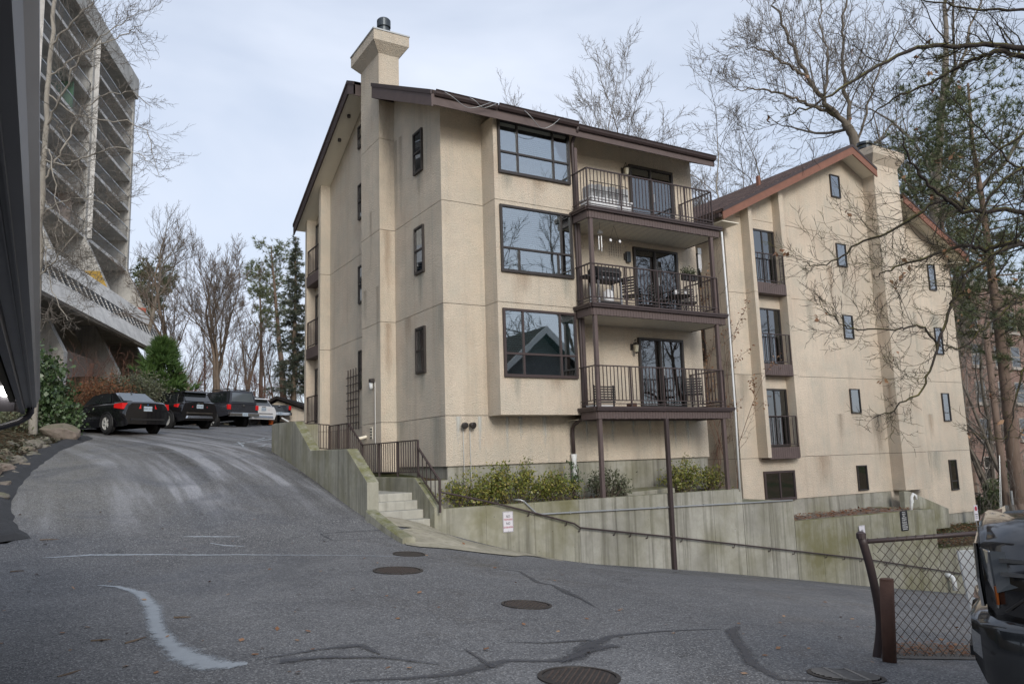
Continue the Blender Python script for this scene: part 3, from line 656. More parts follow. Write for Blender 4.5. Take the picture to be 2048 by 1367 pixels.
# stucco drips under the bay: pale mineral runs
rnd = random.Random(9)
for k, x in enumerate((.35, .95, 1.75, 2.15, 2.9, 4.25, 5.15, 5.9, 6.5, 7.45, 7.95)): stain(main, (x, 0, Z1-.02), (1, 0, 0), (0, -1, 0), rnd.uniform(.16, .30), rnd.uniform(.6, 1.15), 'stain_pale')
for y, z in ((1.35, 3.88), (1.35, 6.56), (1.35, 9.36)): stain(main, (0, y, z), (0, -1, 0), (-1, 0, 0), .7, rnd.uniform(.7, 1.1), 'stain_green')
for y in (.15, .5, 2.2, 2.7, 5.2, 7.4, 8.3, 8.9): stain(main, (0, y, rnd.choice((Z1, Z2, Z3))-.01), (0, -1, 0), (-1, 0, 0), rnd.uniform(.6, 1.3), rnd.uniform(1.0, 2.2), rnd.choice(('stain_dark', 'stain_green', 'stain_rust')))
for y in (3.3, 3.8, 4.3): stain(main, (-.46, y, rnd.uniform(6, 13)), (0, -1, 0), (-1, 0, 0), rnd.uniform(.3, .6), rnd.uniform(1.2, 2.6), 'stain_dark')
for z in (12.3, 8.2, 5.5): stain(main, (-.23, 3.1, z), (1, 0, 0), (0, -1, 0), .4, 2.2, 'stain_rust')
for y in (2.95, 2.6): stain(main, (0, y, 10.9), (0, -1, 0), (-1, 0, 0), .5, 2.8, 'stain_dark')
for x, z, w in ((1.6, 8.92, .6), (2.6, 8.92, .9), (3.3, 6.3, .5), (2.0, 6.3, .7), (1.7, 3.6, .5), (2.9, 3.6, .9)): stain(main, (x, BY, z), (1, 0, 0), (0, -1, 0), w, rnd.uniform(.4, .75), rnd.choice(('stain_green', 'stain_dark', 'stain_rust')))
# small wall fittings
w = MB(); 
for y in (7.05, 6.8, 6.55, 6.3, 6.06): w.box((-.05, y-.014, 2.67), (-.03, y+.014, 4.58))
tre = thing('trellis', 'dark brown wooden lattice trellis fixed low on the gable wall', 'trellis', (-.04, 6.55, 2.66))
for y in (7.05, 6.8, 6.55, 6.3, 6.06): MB().box((-.05, y-.014, 2.66), (-.03, y+.014, 4.60)).build('upright', M['brown'], tre)
for k in range(7): MB().box((-.072, 5.98, 2.86+k*.245), (-.0505, 7.16, 2.885+k*.245)).build('cross_slat', M['brown'], tre)
wl_ = thing('wall_light', 'black shaded wall light on the chimney with conduit running down from it', 'light', (-.46, 3.66, 3.7))
MB().box((-.58, 3.56, 3.86), (-.462, 3.74, 3.97)).build('shade', M['bronze'], wl_, bevel=.01)
MB().lathe((-.53, 3.66, 3.68), [(.045, 0), (.055, .05), (.055, .18)], 12).build('lens', plain('frosted_lens', (.6, .62, .62), .35), wl_, smooth=True)
MB().tube([(-.475, 3.50, 3.86), (-.475, 3.50, 1.4)], .014, 6).build('conduit', M['galv'], wl_)
fl2 = thing('flood_light', 'twin black floodlights on thin conduits low on the front corner wall', 'light', (.55, 0, 1.0))
for x, dx in ((.47, -.06), (.66, .06)):
    MB().lathe((x, -.03, 2.49), [(.03, 0), (.05, .03), (.075, .12), (.085, .16), (.06, .165)], 14, (dx*3, -1, -.25)).build('lamp_head', M['bronze'], fl2, smooth=True)
    MB().tube([(x, -.02, 2.45), (x, -.02, 1.9), (x+.01, -.02, .85)], .012, 6).build('conduit', M['galv'], fl2)
MB().box((.52, -.05, 2.45), (.60, -.001, 2.52)).build('junction_box', M['bronze'], fl2)
vt = MB().box((-.475, 3.74, 2.28), (-.461, 3.90, 2.62)).build('wall_vent', M['soffit'], main)
for k in range(4): MB().box((-.485, 3.755, 2.30+k*.08), (-.476, 3.885, 2.335+k*.08)).build('vent_slot', M['black'], vt)
MB().tube([(-.46, 4.24, 2.36), (-.72, 4.24, 2.30)], .045, 10).build('vent_pipe', M['soffit'], main)
# ------------------------------------------------------------------ retaining walls, stairs, railings
def text_mesh(s, size, mat, depth=.0012, align='CENTER', bold=0.0, squeeze=1.0):
    cu = bpy.data.curves.new('lettering', 'FONT'); cu.body = s; cu.size = size; cu.align_x = align; cu.align_y = 'CENTER'; cu.extrude = depth; cu.offset = bold; cu.resolution_u = 3
    o = bpy.data.objects.new('tmp_text', cu); COL.objects.link(o); dg = bpy.context.evaluated_depsgraph_get()
    me = bpy.data.meshes.new_from_object(o.evaluated_get(dg)); bpy.data.objects.remove(o); bpy.data.curves.remove(cu)
    if squeeze != 1.0:
        for v in me.vertices: v.co.x *= squeeze
    me.materials.clear(); me.materials.append(mat); me.name = 'lettering'; return me
def lettering(s, size, mat, parent, loc, rot=(math.pi/2, 0, 0), **kw):
    me = text_mesh(s, size, mat, **kw); return place('lettering', me, parent, loc, rot)
def rounded(w, h, r, n=4):
    pts = []
    for cx, cz, a0 in ((w/2-r, h/2-r, 0), (-w/2+r, h/2-r, 90), (-w/2+r, -h/2+r, 180), (w/2-r, -h/2+r, 270)):
        for k in range(n+1):
            a = R_(a0+90*k/n); pts.append((cx+r*math.cos(a), cz+r*math.sin(a)))
    return pts
WY = -1.4
rw = thing('retaining_wall', 'long mossy concrete retaining wall that holds the planting bed in front of the building', 'wall', (3, WY, -1.5))
def wall_run(parent, x0, x1, ztop, mat, w=1.22, th=.26, ztop1=None, yf=WY, dx=.008):
    n = max(1, round((x1-x0)/w))
    for k in range(n):
        a = x0+(x1-x0)*k/n+dx/2; b = x0+(x1-x0)*(k+1)/n-dx/2; zb = min(G(a, WY-.1), G(b, WY-.1))-.5
        t0 = ztop if ztop1 is None else ztop+(ztop1-ztop)*k/n; t1 = ztop if ztop1 is None else ztop+(ztop1-ztop)*(k+1)/n
        MB().hexa([(a, yf, zb), (b, yf, zb), (b, yf+th, zb), (a, yf+th, zb)], [(a, yf, t0), (b, yf, t1), (b, yf+th, t1), (a, yf+th, t0)]).build('concrete_panel', mat, parent, bevel=.008)
    zb = min(G(x0, WY), G(x1, WY))-.4
    MB().hexa([(x0+.02, yf+.012, zb), (x1-.02, yf+.012, zb), (x1-.02, yf+th-.02, zb), (x0+.02, yf+th-.02, zb)], [(x0+.02, yf+.012, ztop-.03), (x1-.02, yf+.012, (ztop1 or ztop)-.03), (x1-.02, yf+th-.02, (ztop1 or ztop)-.03), (x0+.02, yf+th-.02, ztop-.03)]).build('wall_core', M['concrete'], parent)
wall_run(rw, -1.0, 2.9, .57, M['concrete_moss']); wall_run(rw, 2.9, 8.52, .57, M['concrete_pale'])
MB().box((8.27, WY+.27, -1), (8.52, 1.0, .565)).build('return_wall', M['concrete_pale'], rw, bevel=.008)
rw2 = thing('retaining_wall', 'lower stained concrete retaining wall below the second building with a gravel bed on top', 'wall', (14, WY, -2.5))
wall_run(rw2, 8.53, 10.6, .16, M['concrete_pale'], ztop1=.14)
wall_run(rw2, 10.61, 17.6, -.47, M['concrete_moss'], ztop1=-.53)
wall_run(rw2, 17.61, 25.5, -1.87, M['concrete_moss'], ztop1=-2.1)
MB().box((8.53, WY+.27, -1.2), (10.58, .99, .13)).build('back_fill', M['concrete_pale'], rw2)
MB().box((17.35, WY+.27, -3.5), (17.6, .95, -.53)).build('return_wall', M['concrete_moss'], rw2, bevel=.008)
MB().prism([(18.6, .30, -.03), (18.9, .30, -.03), (21.3, .30, -.80), (21.3, .30, -1.5), (18.6, .30, -1.5)], (0, .2, 0)).build('sloped_curb', M['concrete_moss'], rw2, bevel=.008)
# gravel bed and soil
def bed(name, x0, x1, y0, y1, zf, mat, seed, nx=60, ny=10, amp=.05):
    r = np.random.RandomState(seed); X, Y = np.meshgrid(np.linspace(x0, x1, nx), np.linspace(y0, y1, ny)); Z = np.vectorize(zf)(X, Y)+r.uniform(-amp, amp, X.shape)
    i = np.arange(nx*ny).reshape(ny, nx); f = np.stack([i[:-1, :-1], i[:-1, 1:], i[1:, 1:], i[1:, :-1]], -1).reshape(-1, 4)
    o = link(name, np_mesh(name, np.stack([X, Y, Z], -1).reshape(-1, 3), f, mat)); return tag(o, kind='structure')
def gravel_mat():
    t = NT('gravel'); p = t.pos(); v = t.vor(p, 26, out='Color'); s = t.xyz(v)[0]; c = t.mix(s, (.10, .085, .07), (.34, .29, .25)); c = t.mix(t.rng(t.noise(p, 3, 4), .5, .62), c, (.20, .085, .045))
    t.set(color=c, rough=.9); t.bump(t.vor(p, 26), .9, .04); return t.m
M['gravel'] = gravel_mat()
bed('gravel_bed', 10.6, 17.4, WY+.24, .99, lambda x, y: -.55+.02*math.sin(x*3)-.03*(y+1), M['gravel'], 3, amp=.03)
bed('planting_bed', -.76, 8.3, WY+.24, .05, lambda x, y: .48+.03*math.sin(x*2.3), M['earth'], 4, amp=.03)
bed('leafy_bank', 17.6, 25.5, WY+.24, .99, lambda x, y: -1.9+.25*(y+1.2)-.03*(x-17), M['earth'], 5, amp=.05)
bed('side_strip', -.98, .05, -.6, 11, lambda x, y: 1.12+.05*max(0, y), M['earth'], 6, amp=.03)
MB().box((-.79, -.60, -.4), (.055, -.45, 1.17)).build('cross_wall', M['concrete_pale'], rw, bevel=.008)
MB().box((-.79, WY+.2, -.4), (-.74, -.45, .60)).build('side_wall', M['concrete_pale'], rw)
fp_ = MB(); N_ = 6
for i in range(N_):
    for j in range(N_):
        def q_(a, b): x = -2.34+1.36*a/N_; y = -2.0+.86*b/N_; return (x, y, G(x, y)+.020)
        fp_.quad(q_(i, j), q_(i+1, j), q_(i+1, j+1), q_(i, j+1))
tag(fp_.build('sidewalk_apron', M['apron']), kind='structure')
# concrete pad among the shrubs
pd = MB().hexa([(4.75, -.95, .50), (6.45, -.95, .50), (6.45, -.15, .52), (4.75, -.15, .52)], [(4.75, -.95, .64), (6.45, -.95, .69), (6.45, -.15, .72), (4.75, -.15, .67)]).build('concrete_pad', M['concrete_pale'], bevel=.02)
tag(pd, 'low pale concrete pad between the two groups of shrubs in the bed', 'slab')
# stairs
st = thing('stairs', 'four pale concrete steps that climb from the apron to a small landing', 'stairs', (-1.65, -1.2, .1))
SX0, SX1 = -2.31, -.99
for k, (y0, z1) in enumerate(((-1.18, .36), (-.82, .55), (-.50, .74), (-.20, .91))):
    yb = (-.82, -.50, -.20, 2.5)[k]
    MB().box((SX0, y0, -.4), (SX1, yb+.02 if k < 3 else yb, z1)).build('step' if k < 3 else 'landing', M['concrete_step'], st, bevel=.015)
for k in range(6): MB().box((SX0, 2.5+k*.28, 0), (SX1, 2.8+k*.28 if k < 5 else 11.0, 1.08+k*.165)).build('step' if k < 5 else 'landing', M['concrete_step'], st, bevel=.012)
lw = thing('stair_wall', 'stepped mossy concrete wall with sloping tops between the driveway and the stairs', 'wall', (-2.4, 2, 1))
def side_wall(parent, x0, x1, prof, base, mat, name='wall_section'):
    for k in range(len(prof)-1):
        (y0, z0), (y1, z1) = prof[k], prof[k+1]; b0, b1 = base(y0), base(y1)
        MB().hexa([(x0, y0, b0), (x1, y0, b0), (x1, y1, b1), (x0, y1, b1)], [(x0, y0, z0), (x1, y0, z0), (x1, y1, z1), (x0, y1, z1)]).build(name, mat, parent, bevel=.012)
side_wall(lw, -2.56, -2.30, [(-1.45, 1.22), (-.16, 1.95), (2.62, 1.98), (4.15, 2.80), (6.42, 2.86)], lambda y: G(-2.56, y)-.4, M['concrete_moss'])
cap_ = MB().box((-2.56, 6.43, 1.3), (-1.2, 6.62, 2.84)).build('end_wall', M['concrete_moss'], lw, bevel=.012)
lw2 = thing('stair_wall', 'low mossy concrete wall under the railing on the building side of the stairs', 'wall', (-.9, 1, .5))
side_wall(lw2, -1.0, -.78, [(-1.42, .60), (-.36, 1.25), (4.0, 1.25)], lambda y: -.6, M['concrete_moss'])
side_wall(lw2, -1.0, -.78, [(4.0, 1.95), (7.2, 1.98)], lambda y: 0, M['concrete_moss'])
kb = MB(); sec = []
for k in range(8):
    y = -1.46-k*.28; z = G(-2.5, y); h = .20-.012*k; sec.append([(-2.62, y, z-.2), (-2.60, y, z+h-.03), (-2.56, y, z+h), (-2.38, y, z+h), (-2.34, y, z+h-.03), (-2.33, y, z-.2)])
for a, b in zip(sec[:-1], sec[1:]):
    for j in range(5): kb.quad(a[j], b[j], b[j+1], a[j+1])
kb.poly(sec[-1][::-1]); kb.poly(sec[0])
tag(kb.build('kerb', M['concrete_moss']), kind='structure')
sr = thing('stair_railing', 'brown metal railing with thin bars along the landing and down the steps', 'railing', (-.9, 1, 1.25))
rx = -.93
rail_run(sr, (rx, -.42, 1.26), (rx, 3.3, 1.26), .85, .11, .14, (0, .33, .66, 1), sub=False, post_w=.045)
def slope_rail(parent, a, b, ta, tb, ba, bb, n):
    a, b = Vector(a), Vector(b); Zv = Vector((0, 0, 1))
    MB().bar(a+Zv*ta, b+Zv*tb, .045, .03).build('top_rail', M['brown'], parent); MB().bar(a+Zv*ba, b+Zv*bb, .03, .025).build('bottom_rail', M['brown'], parent)
    for k in range(1, n):
        u = k/n; p = a.lerp(b, u); z0 = ba+(bb-ba)*u; z1 = ta+(tb-ta)*u; MB().box(p+Vector((-.009, -.009, z0)), p+Vector((.009, .009, z1))).build('baluster', M['brown'], parent)
slope_rail(sr, (rx, -.44, 0), (rx, -1.55, 0), 1.93, 1.20, 1.36, .66, 5)
MB().box((rx-.022, -1.58, .5), (rx+.022, -1.535, 1.22)).build('rail_post', M['brown'], sr)
slope_rail(sr, (rx, 3.3, 0), (rx, 4.45, 0), 2.11, 2.76, 1.42, 2.05, 7)
rail_run(sr, (rx, 4.45, 1.92), (rx, 6.2, 1.92), .84, .12, .14, (0, .5, 1), sub=False, post_w=.045)
rail_run(sr, (rx, 6.2, 1.95), (-1.75, 8.2, 2.15), .85, .12, .13, (1,), sub=False, post_w=.045)
dkb = MB()
pn = MB().prism([(-1.2, 6.9, 1.95), (-1.75, 8.25, 2.15), (-1.75, 8.25, 2.98), (-1.2, 6.9, 2.80)], (.03, .012, 0)).build('solid_panel', M['brown'], sr)
MB().tube([(-1.62, 8.25, 3.02), (-1.72, 8.7, 3.16), (-1.5, 8.9, 3.05)], .022, 8).build('white_handrail', M['white'], sr)
# wall handrail on brackets
hr = thing('wall_handrail', 'thin brown pipe handrail on brackets that runs down the face of the retaining wall', 'handrail', (5, WY-.1, -.5))
hp = [(rx, -1.56, .95), (-.5, WY-.09, .86), (.5, WY-.09, .62), (1.65, WY-.09, .31), (2.67, WY-.09, .02), (2.84, WY-.09, -.09), (5.92, WY-.09, -.56), (13.53, WY-.09, -1.79), (18.95, WY-.09, -2.80), (21, WY-.09, -3.2)]
MB().tube(hp, .021, 8).build('pipe', M['brown'], hr, smooth=True)
for x in (-.2, 1.4, 2.45, 2.84, 3.9, 4.4, 4.95, 6.1, 8.0, 9.4, 10.4, 11.8, 12.6, 13.4, 14.6, 15.6, 16.6, 18.2, 19.5):
    z = float(np.interp(x, [p[0] for p in hp], [p[2] for p in hp])); MB().tube([(x, WY-.09, z-.01), (x, WY-.07, z-.09), (x, WY+.005, z-.10)], .012, 6).build('bracket', M['brown'], hr)
cd = thing('conduit', 'pale steel conduit that drops over the wall top and runs along the retaining wall', 'pipe', (5, WY, .2))
MB().tube([(1.12, WY+.15, .66), (1.22, WY-.02, .655), (1.30, WY-.03, .62), (1.62, WY-.03, .33), (1.75, WY-.03, .295), (8.6, WY-.03, .175), (10.55, WY-.03, .145)], .022, 8).build('pipe', M['galv'], cd, smooth=True)
for x in (2.6, 4.0, 5.4, 7.0, 8.2): MB().box((x-.012, WY-.055, .30-.017*(x-1.75)-.03), (x+.012, WY-.001, .30-.017*(x-1.75)+.03)).build('strap', M['galv'], cd)
# signs
M['sign_white'] = plain('sign_white', (.66, .64, .68), .5, var=.08); M['sign_dark'] = plain('sign_black', (.012, .012, .014), .55); M['ink'] = plain('sign_ink', (.05, .05, .075), .6); M['ink_red'] = plain('sign_red', (.42, .06, .09), .6)
def sign(name, label, c, w, h, lines, face='sign_white', border=True, rx_=0.0, n=(0, -1)):
    c = Vector(c); t = thing(name, label, 'sign', c, 0.0)
    plate = MB().prism([(c.x+a, c.y, c.z+b) for a, b in rounded(w, h, min(w, h)*.11)], (0, -.006, 0)).build('plate', M[face], t)
    if border:
        pts = rounded(w*.93, h*.955, min(w, h)*.09); ring = MB()
        for k in range(len(pts)):
            a, b = pts[k], pts[(k+1) % len(pts)]; ring.bar((c.x+a[0], c.y-.0075, c.z+a[1]), (c.x+b[0], c.y-.0075, c.z+b[1]), .006, .003, up=(0, 1, 0))
        ring.build('border', M['white' if face != 'sign_white' else 'ink'], t)
    for (s, size, dz, col, sq) in lines: lettering(s, size, M[col], t, (c.x, c.y-.0085, c.z+dz), squeeze=sq)
    for dz in (h*.44, -h*.44): MB().lathe((c.x, c.y-.004, c.z+dz), [(.009, 0), (.009, .006)], 8, (0, -1, 0)).build('bolt', M['galv'], t)
    return t
sign('no_trespassing_sign', 'white sign reading NO TRESPASSING NO SKATEBOARDING on the mossy wall', (.865, WY-.012, .18), .28, .47,
     [('NO', .085, .12, 'ink', .8), ('TRESPASSING', .060, .05, 'ink_red', .66), ('NO', .085, -.04, 'ink', .8), ('SKATEBOARDING', .058, -.125, 'ink_red', .56)])
sign('parking_sign', 'narrow black sign with white lettering hung on the lower retaining wall', (15.85, WY-.012, -.80), .40, .64,
     [('PRIVATE', .055, .265, 'white', .8), ('PROPERTY', .05, .205, 'white', .8), ('PERMIT', .05, .15, 'white', .8), ('PARKING ONLY', .05, .09, 'white', .7), ("DON'T", .085, .02, 'white', .9), ('BLOCK', .085, -.06, 'white', .9), ('DRIVEWAY', .06, -.13, 'white', .9),
      ('VIOLATORS TOWED', .038, -.18, 'white', .8), ('AT OWNER EXPENSE', .038, -.215, 'white', .8), ('24 HOURS', .06, -.265, 'white', .9)], face='sign_dark', border=False)
s3 = sign('small_sign', 'small white sign on a post just above the chain link fence post', (13.62, WY-.03, -1.05), .30, .52, [('NO', .08, .1, 'ink', .8), ('PARKING', .06, -.02, 'ink_red', .8), ('ANY TIME', .05, -.1, 'ink_red', .8)])
# ================================================================== second apartment building
b2 = thing('apartment_building', 'tan stucco gabled apartment building on the right with slim windows and a broad chimney', 'building', (17.8, 1, -1))
Y2 = 1.0; LX, RX = 11.13, 24.42; AXX = 17.6; E2, P2 = 9.42, 12.92; OV = .65
S2 = (P2-E2)/(AXX-10.5)
def ru2(x): return P2-S2*abs(x-AXX)-.06
J = (1.36, 4.14, 6.93, 9.62)
def band2(z0, z1):
    xs = (LX, RX)
    MB().box((LX, Y2, z0+g), (RX, 16, z1-g)).build('wall_panel', M['stucco2'], b2)
def prof_top():
    z0 = J[3]+g
    # wall above the last joint, clipped by the roof
    xl = AXX-(P2-.06-z0)/S2; xr = AXX+(P2-.06-z0)/S2
    return [(max(xl, LX), Y2, z0), (min(xr, RX), Y2, z0), (AXX, Y2, ru2(AXX))]
MB().box((LX, Y2, -.04), (18.9, 16, J[0]-g)).build('wall_panel', M['stucco2'], b2); MB().box((18.905, Y2+.001, -1.10), (RX, 15.99, J[0]-g)).build('wall_panel', M['stucco2'], b2)
band2(J[0], J[1]); band2(J[1], J[2])
zt = ru2(LX); 
MB().prism([(LX, Y2, J[2]+g), (RX, Y2, J[2]+g), (RX, Y2, min(ru2(RX), J[3]-g)), (AXX+(P2-.06-J[3]+g)/S2, Y2, J[3]-g), (AXX-(P2-.06-J[3]+g)/S2, Y2, J[3]-g), (LX, Y2, min(ru2(LX), J[3]-g))], (0, 15, 0)).build('wall_panel', M['stucco2'], b2)
MB().prism(prof_top(), (0, 15, 0)).build('wall_panel', M['stucco2'], b2)
MB().box((LX+.03, Y2+.03, -.02), (RX-.03, 15.9, 9.0)).build('wall_core', M['bronze'], b2)
MB().box((LX+.02, Y2+.03, -4.5), (18.9, 15.9, -.04)).build('foundation', M['concrete_pale'], b2); MB().box((18.91, Y2+.032, -6), (RX-.02, 15.9, -1.10)).build('foundation', M['concrete_pale'], b2)
# fins (deeper towards the foot) and small balconies
for x0, x1, pt_, pb in ((11.95, 12.12, .36, .43), (13.60, 13.82, .33, .37)):
    xi = x0-.0
    for k, (a, b_) in enumerate(((1.36, 4.14), (4.14, 6.93), (6.93, None))):
        top = b_ if b_ else ru2((x0+x1)/2)
        pa = pb+(pt_-pb)*(a-1.36)/9; pc = pb+(pt_-pb)*(top-1.36)/9
        MB().hexa([(x0, Y2-pa, a+g), (x1, Y2-pa, a+g), (x1, Y2, a+g), (x0, Y2, a+g)], [(x0, Y2-pc, top-g), (x1, Y2-pc, top-g), (x1, Y2, top-g), (x0, Y2, top-g)]).build('fin', M['stucco2'], b2)
for k, z in enumerate((7.28, 4.47, 1.68)):
    juliet(b2, 'x', (12.12, Y2), 1.48, .36, z, h=1.05, fascia=.37, boards=14)
    d = win_panel(b2, (12.25, Y2, z+.03), (1, 0, 0), (0, -1, 0), 1.28, 1.97, cols=(.52,), back='curtain', pane='glass_dark', fr=.06, name='balcony_door')
for z0 in (11.1, 8.38, 5.62, 2.85, .06): win_panel(b2, (16.98, Y2, z0), (1, 0, 0), (0, -1, 0), .56, .9, back='blind_teal' if z0 < 9 else 'curtain', fr=.035)
for z0, z1 in ((7.95, 9.05), (5.27, 6.38), (2.54, 3.68), (-.2, 1.0)): win_panel(b2, (22.8, Y2, z0), (1, 0, 0), (0, -1, 0), .5, z1-z0, rows=[(0, .3, ()), (.3, 1, ())], back='dim', fr=.035)
win_panel(b2, (12.12, Y2, -.06), (1, 0, 0), (0, -1, 0), 1.5, .98, cols=(.5,), back='dim', mat_frame='brown', fr=.07)
# chimney
c2 = MB(); CHX0, CHX1, CHY = 19.02, 20.62, .48
for a, b_ in ((-.02, J[0]), (J[0], J[1]), (J[1], J[2]), (J[2], J[3]), (J[3], 12.62)): c2.box((CHX0, CHY, a+g), (CHX1, Y2+.02 if a < 9 else Y2+.35, b_-g))
c2o = c2.build('chimney', M['stucco2'], b2)
MB().box((CHX0+.03, CHY+.03, 0), (CHX1-.03, Y2, 12.5)).build('chimney_core', M['bronze'], c2o)
q = [(CHX0, CHY, 12.62), (CHX1, CHY, 12.62), (CHX1, Y2+.35, 12.62), (CHX0, Y2+.35, 12.62)]; o_ = .22
q2 = [(CHX0-o_, CHY-o_, 12.95), (CHX1+o_, CHY-o_, 12.95), (CHX1+o_, Y2+.35+o_, 12.95), (CHX0-o_, Y2+.35+o_, 12.95)]
MB().hexa(q, q2).build('chimney_cap', M['stucco2'], c2o); MB().hexa(q2, [(p[0], p[1], 13.25) for p in q2]).build('chimney_cap', M['stucco2'], c2o)
for x, r_ in ((19.35, .26), (20.0, .24)):
    MB().lathe((x, .95, 13.25), [(r_*.7, 0), (r_*.7, .15), (r_, .17), (r_, .25), (r_*.8, .27), (r_*.8, .31), (r_*1.15, .33), (r_*1.15, .42), (r_*.3, .5)], 18).build('flue', M['flue'], c2o)
# roof
RYF, RYB = Y2-OV, 16.5
M['redwood'] = plain('redwood_board', (.215, .095, .062), .65, var=.25, scale=5)
def zr2(x, d=0.0): return P2-S2*abs(x-AXX)+d
XLe, XRe = 10.42, 2*AXX-10.42
for xa, xb, yf, over in ((XLe, AXX, RYF, True), (CHX0, AXX, RYF, True), (CHX1, CHX0, Y2+.38, False), (XRe, CHX1, RYF, True)):
    roof_slab(b2, (xa, yf, zr2(xa, .16)), (xb, yf, zr2(xb, .16)), (0, RYB-yf, 0), .10, M['shingle'])
    if not over: continue
    MB().prism([(xa, RYF-.03, zr2(xa, .08)), (xb, RYF-.03, zr2(xb, .08)), (xb, RYF-.03, zr2(xb, -.24)), (xa, RYF-.03, zr2(xa, -.22))], (0, .05, 0)).build('rake_board', M['redwood'], b2)
    MB().prism([(xa, RYF-.05, zr2(xa, .15)), (xb, RYF-.05, zr2(xb, .15)), (xb, RYF-.05, zr2(xb, .05)), (xa, RYF-.05, zr2(xa, .05))], (0, .04, 0)).build('rake_trim', M['brown'], b2)
    MB().prism([(xa, RYF+.02, zr2(xa, -.06)), (xb, RYF+.02, zr2(xb, -.06)), (xb, RYF+.02, zr2(xb, -.09)), (xa, RYF+.02, zr2(xa, -.09))], (0, OV-.03, 0)).build('soffit', M['soffit'], b2)
for sg in (-1, 1):
    xe = AXX+sg*(AXX-10.42)
    gx0 = xe-(.12 if sg < 0 else 0); MB().box((gx0, RYF+.05, E2-.17), (gx0+.12, RYB, E2-.04)).build('gutter', M['brown'], b2)
    MB().box((min(xe, AXX+sg*6.4), RYF+.04, E2-.30), (max(xe, AXX+sg*6.4), RYB, E2-.27)).build('soffit', M['soffit'], b2)
MB().box((14.9, 2.6, 11.5), (15.02, 2.72, 12.15)).build('vent_stack', M['redwood'], b2)
MB().hexa([(12.2, 3.2, 10.2), (12.6, 3.2, 10.4), (12.6, 3.6, 10.4), (12.2, 3.6, 10.2)], [(12.2, 3.2, 10.42), (12.6, 3.2, 10.56), (12.6, 3.6, 10.56), (12.2, 3.6, 10.42)]).build('roof_vent', M['brown'], b2)
rnd = random.Random(10)
for k in range(16):
    x = rnd.choice((14.6, 15.2, 15.9, 16.4, 17.25, 18.0, 18.6, 20.9, 21.4, 22.0, 23.05, 23.9, 11.5)); z = rnd.choice((J[0], J[1], J[2], 2.84, 5.6, 8.36)); stain(b2, (x+rnd.uniform(-.1, .1), Y2, z-.01), (1, 0, 0), (0, -1, 0), rnd.uniform(.6, 1.6), rnd.uniform(1.0, 2.4), rnd.choice(('stain_dark', 'stain_green', 'stain_rust', 'stain_green')))
for z in (11.5, 7.5, 4.0): stain(b2, (19.02, .74, z), (0, 1, 0), (-1, 0, 0), .35, 2.4, 'stain_rust')
# window in the side wall that shows between the buildings
win_panel(b2, (LX, 3.4, 4.75), (0, -1, 0), (-1, 0, 0), 1.2, 1.3, back='dim', fr=.06); win_panel(b2, (LX, 3.4, 7.35), (0, -1, 0), (-1, 0, 0), 1.2, 1.2, back='dim', fr=.06)
wp = thing('drain_pipe', 'white curved drain pipe standing at the end of the gravel bed', 'pipe', (17.1, -1, -.6))
MB().tube([(16.9, -1.0, -.6), (17.0, -1.0, -.25), (17.02, -1.0, -.12), (17.12, -1.0, -.02), (17.25, -1.0, -.08), (17.27, -1.0, -.2)], .05, 10).build('pipe', M['white'], wp, smooth=True)
MB().lathe((17.0, -1.0, -.30), [(.065, 0), (.065, .10)], 10).build('coupling', M['white'], wp)
wp2 = thing('outlet_pipe', 'white plastic outlet pipe bending out of the foot of the lower wall', 'pipe', (17.9, WY, -3))
MB().tube([(17.85, WY+.02, -2.72), (17.85, WY-.12, -2.72), (17.9, WY-.2, -2.78), (17.92, WY-.22, -2.95), (17.93, WY-.22, -3.2)], .075, 10).build('pipe', M['white'], wp2, smooth=True)
# ------------------------------------------------------------------ vegetation
def bark_mat(name, c1, c2, scale=6, moss=None):
    t = NT(name); p = t.pos((1, 1, .35)); c = t.mix(t.noise(p, scale, 4, .65), c1, c2)
    if moss: c = t.mix(t.math('MULTIPLY', t.rng(t.nz(), -.1, .6), t.rng(t.noise(t.pos(), 5, 4), .40, .58, 0, .9)), c, moss)
    t.set(color=c, rough=.9, spec=.2); t.bump(t.noise(p, scale*4, 3, .7), .7, .03); return t.m
M['bark_grey'] = bark_mat('bark_grey', (.10, .085, .07), (.27, .235, .195)); M['bark_brown'] = bark_mat('bark_brown', (.09, .068, .052), (.22, .17, .13))
M['bark_pale'] = bark_mat('bark_pale', (.20, .18, .155), (.48, .45, .40)); M['bark_dark'] = bark_mat('bark_dark', (.022, .019, .020), (.075, .062, .055), 9, (.15, .14, .035))
M['bark_pine'] = bark_mat('bark_pine', (.11, .075, .058), (.25, .185, .145), 5); M['twig'] = bark_mat('twig_brown', (.10, .078, .062), (.22, .175, .14)); M['twig_red'] = bark_mat('twig_reddish', (.10, .045, .035), (.22, .12, .085))
M['twig_grey'] = bark_mat('twig_grey', (.13, .115, .10), (.26, .235, .21))
def leaf_mat(name, cols, rough=.5, trans=.25):
    t = NT(name); cr = t.n.new('ShaderNodeValToRGB'); e = cr.color_ramp.elements
    while len(e) < len(cols): e.new(.5)
    for k, c in enumerate(cols): e[k].position = k/(len(cols)-1); e[k].color = (*c, 1)
    rn = t.geo.outputs['Random Per Island']; t.l.new(t.math('ADD', t.math('MULTIPLY', rn, .75), t.math('MULTIPLY', t.noise(t.pos(), 1.7, 3), .3)), cr.inputs[0])
    t.set(color=cr.outputs[0], rough=rough, spec=.35); return t.m
M['needle_pine'] = leaf_mat('needles_pine', [(.05, .066, .034), (.11, .14, .065), (.19, .205, .105)]); M['needle_spruce'] = leaf_mat('needles_spruce', [(.026, .036, .030), (.058, .075, .054), (.13, .125, .085)])
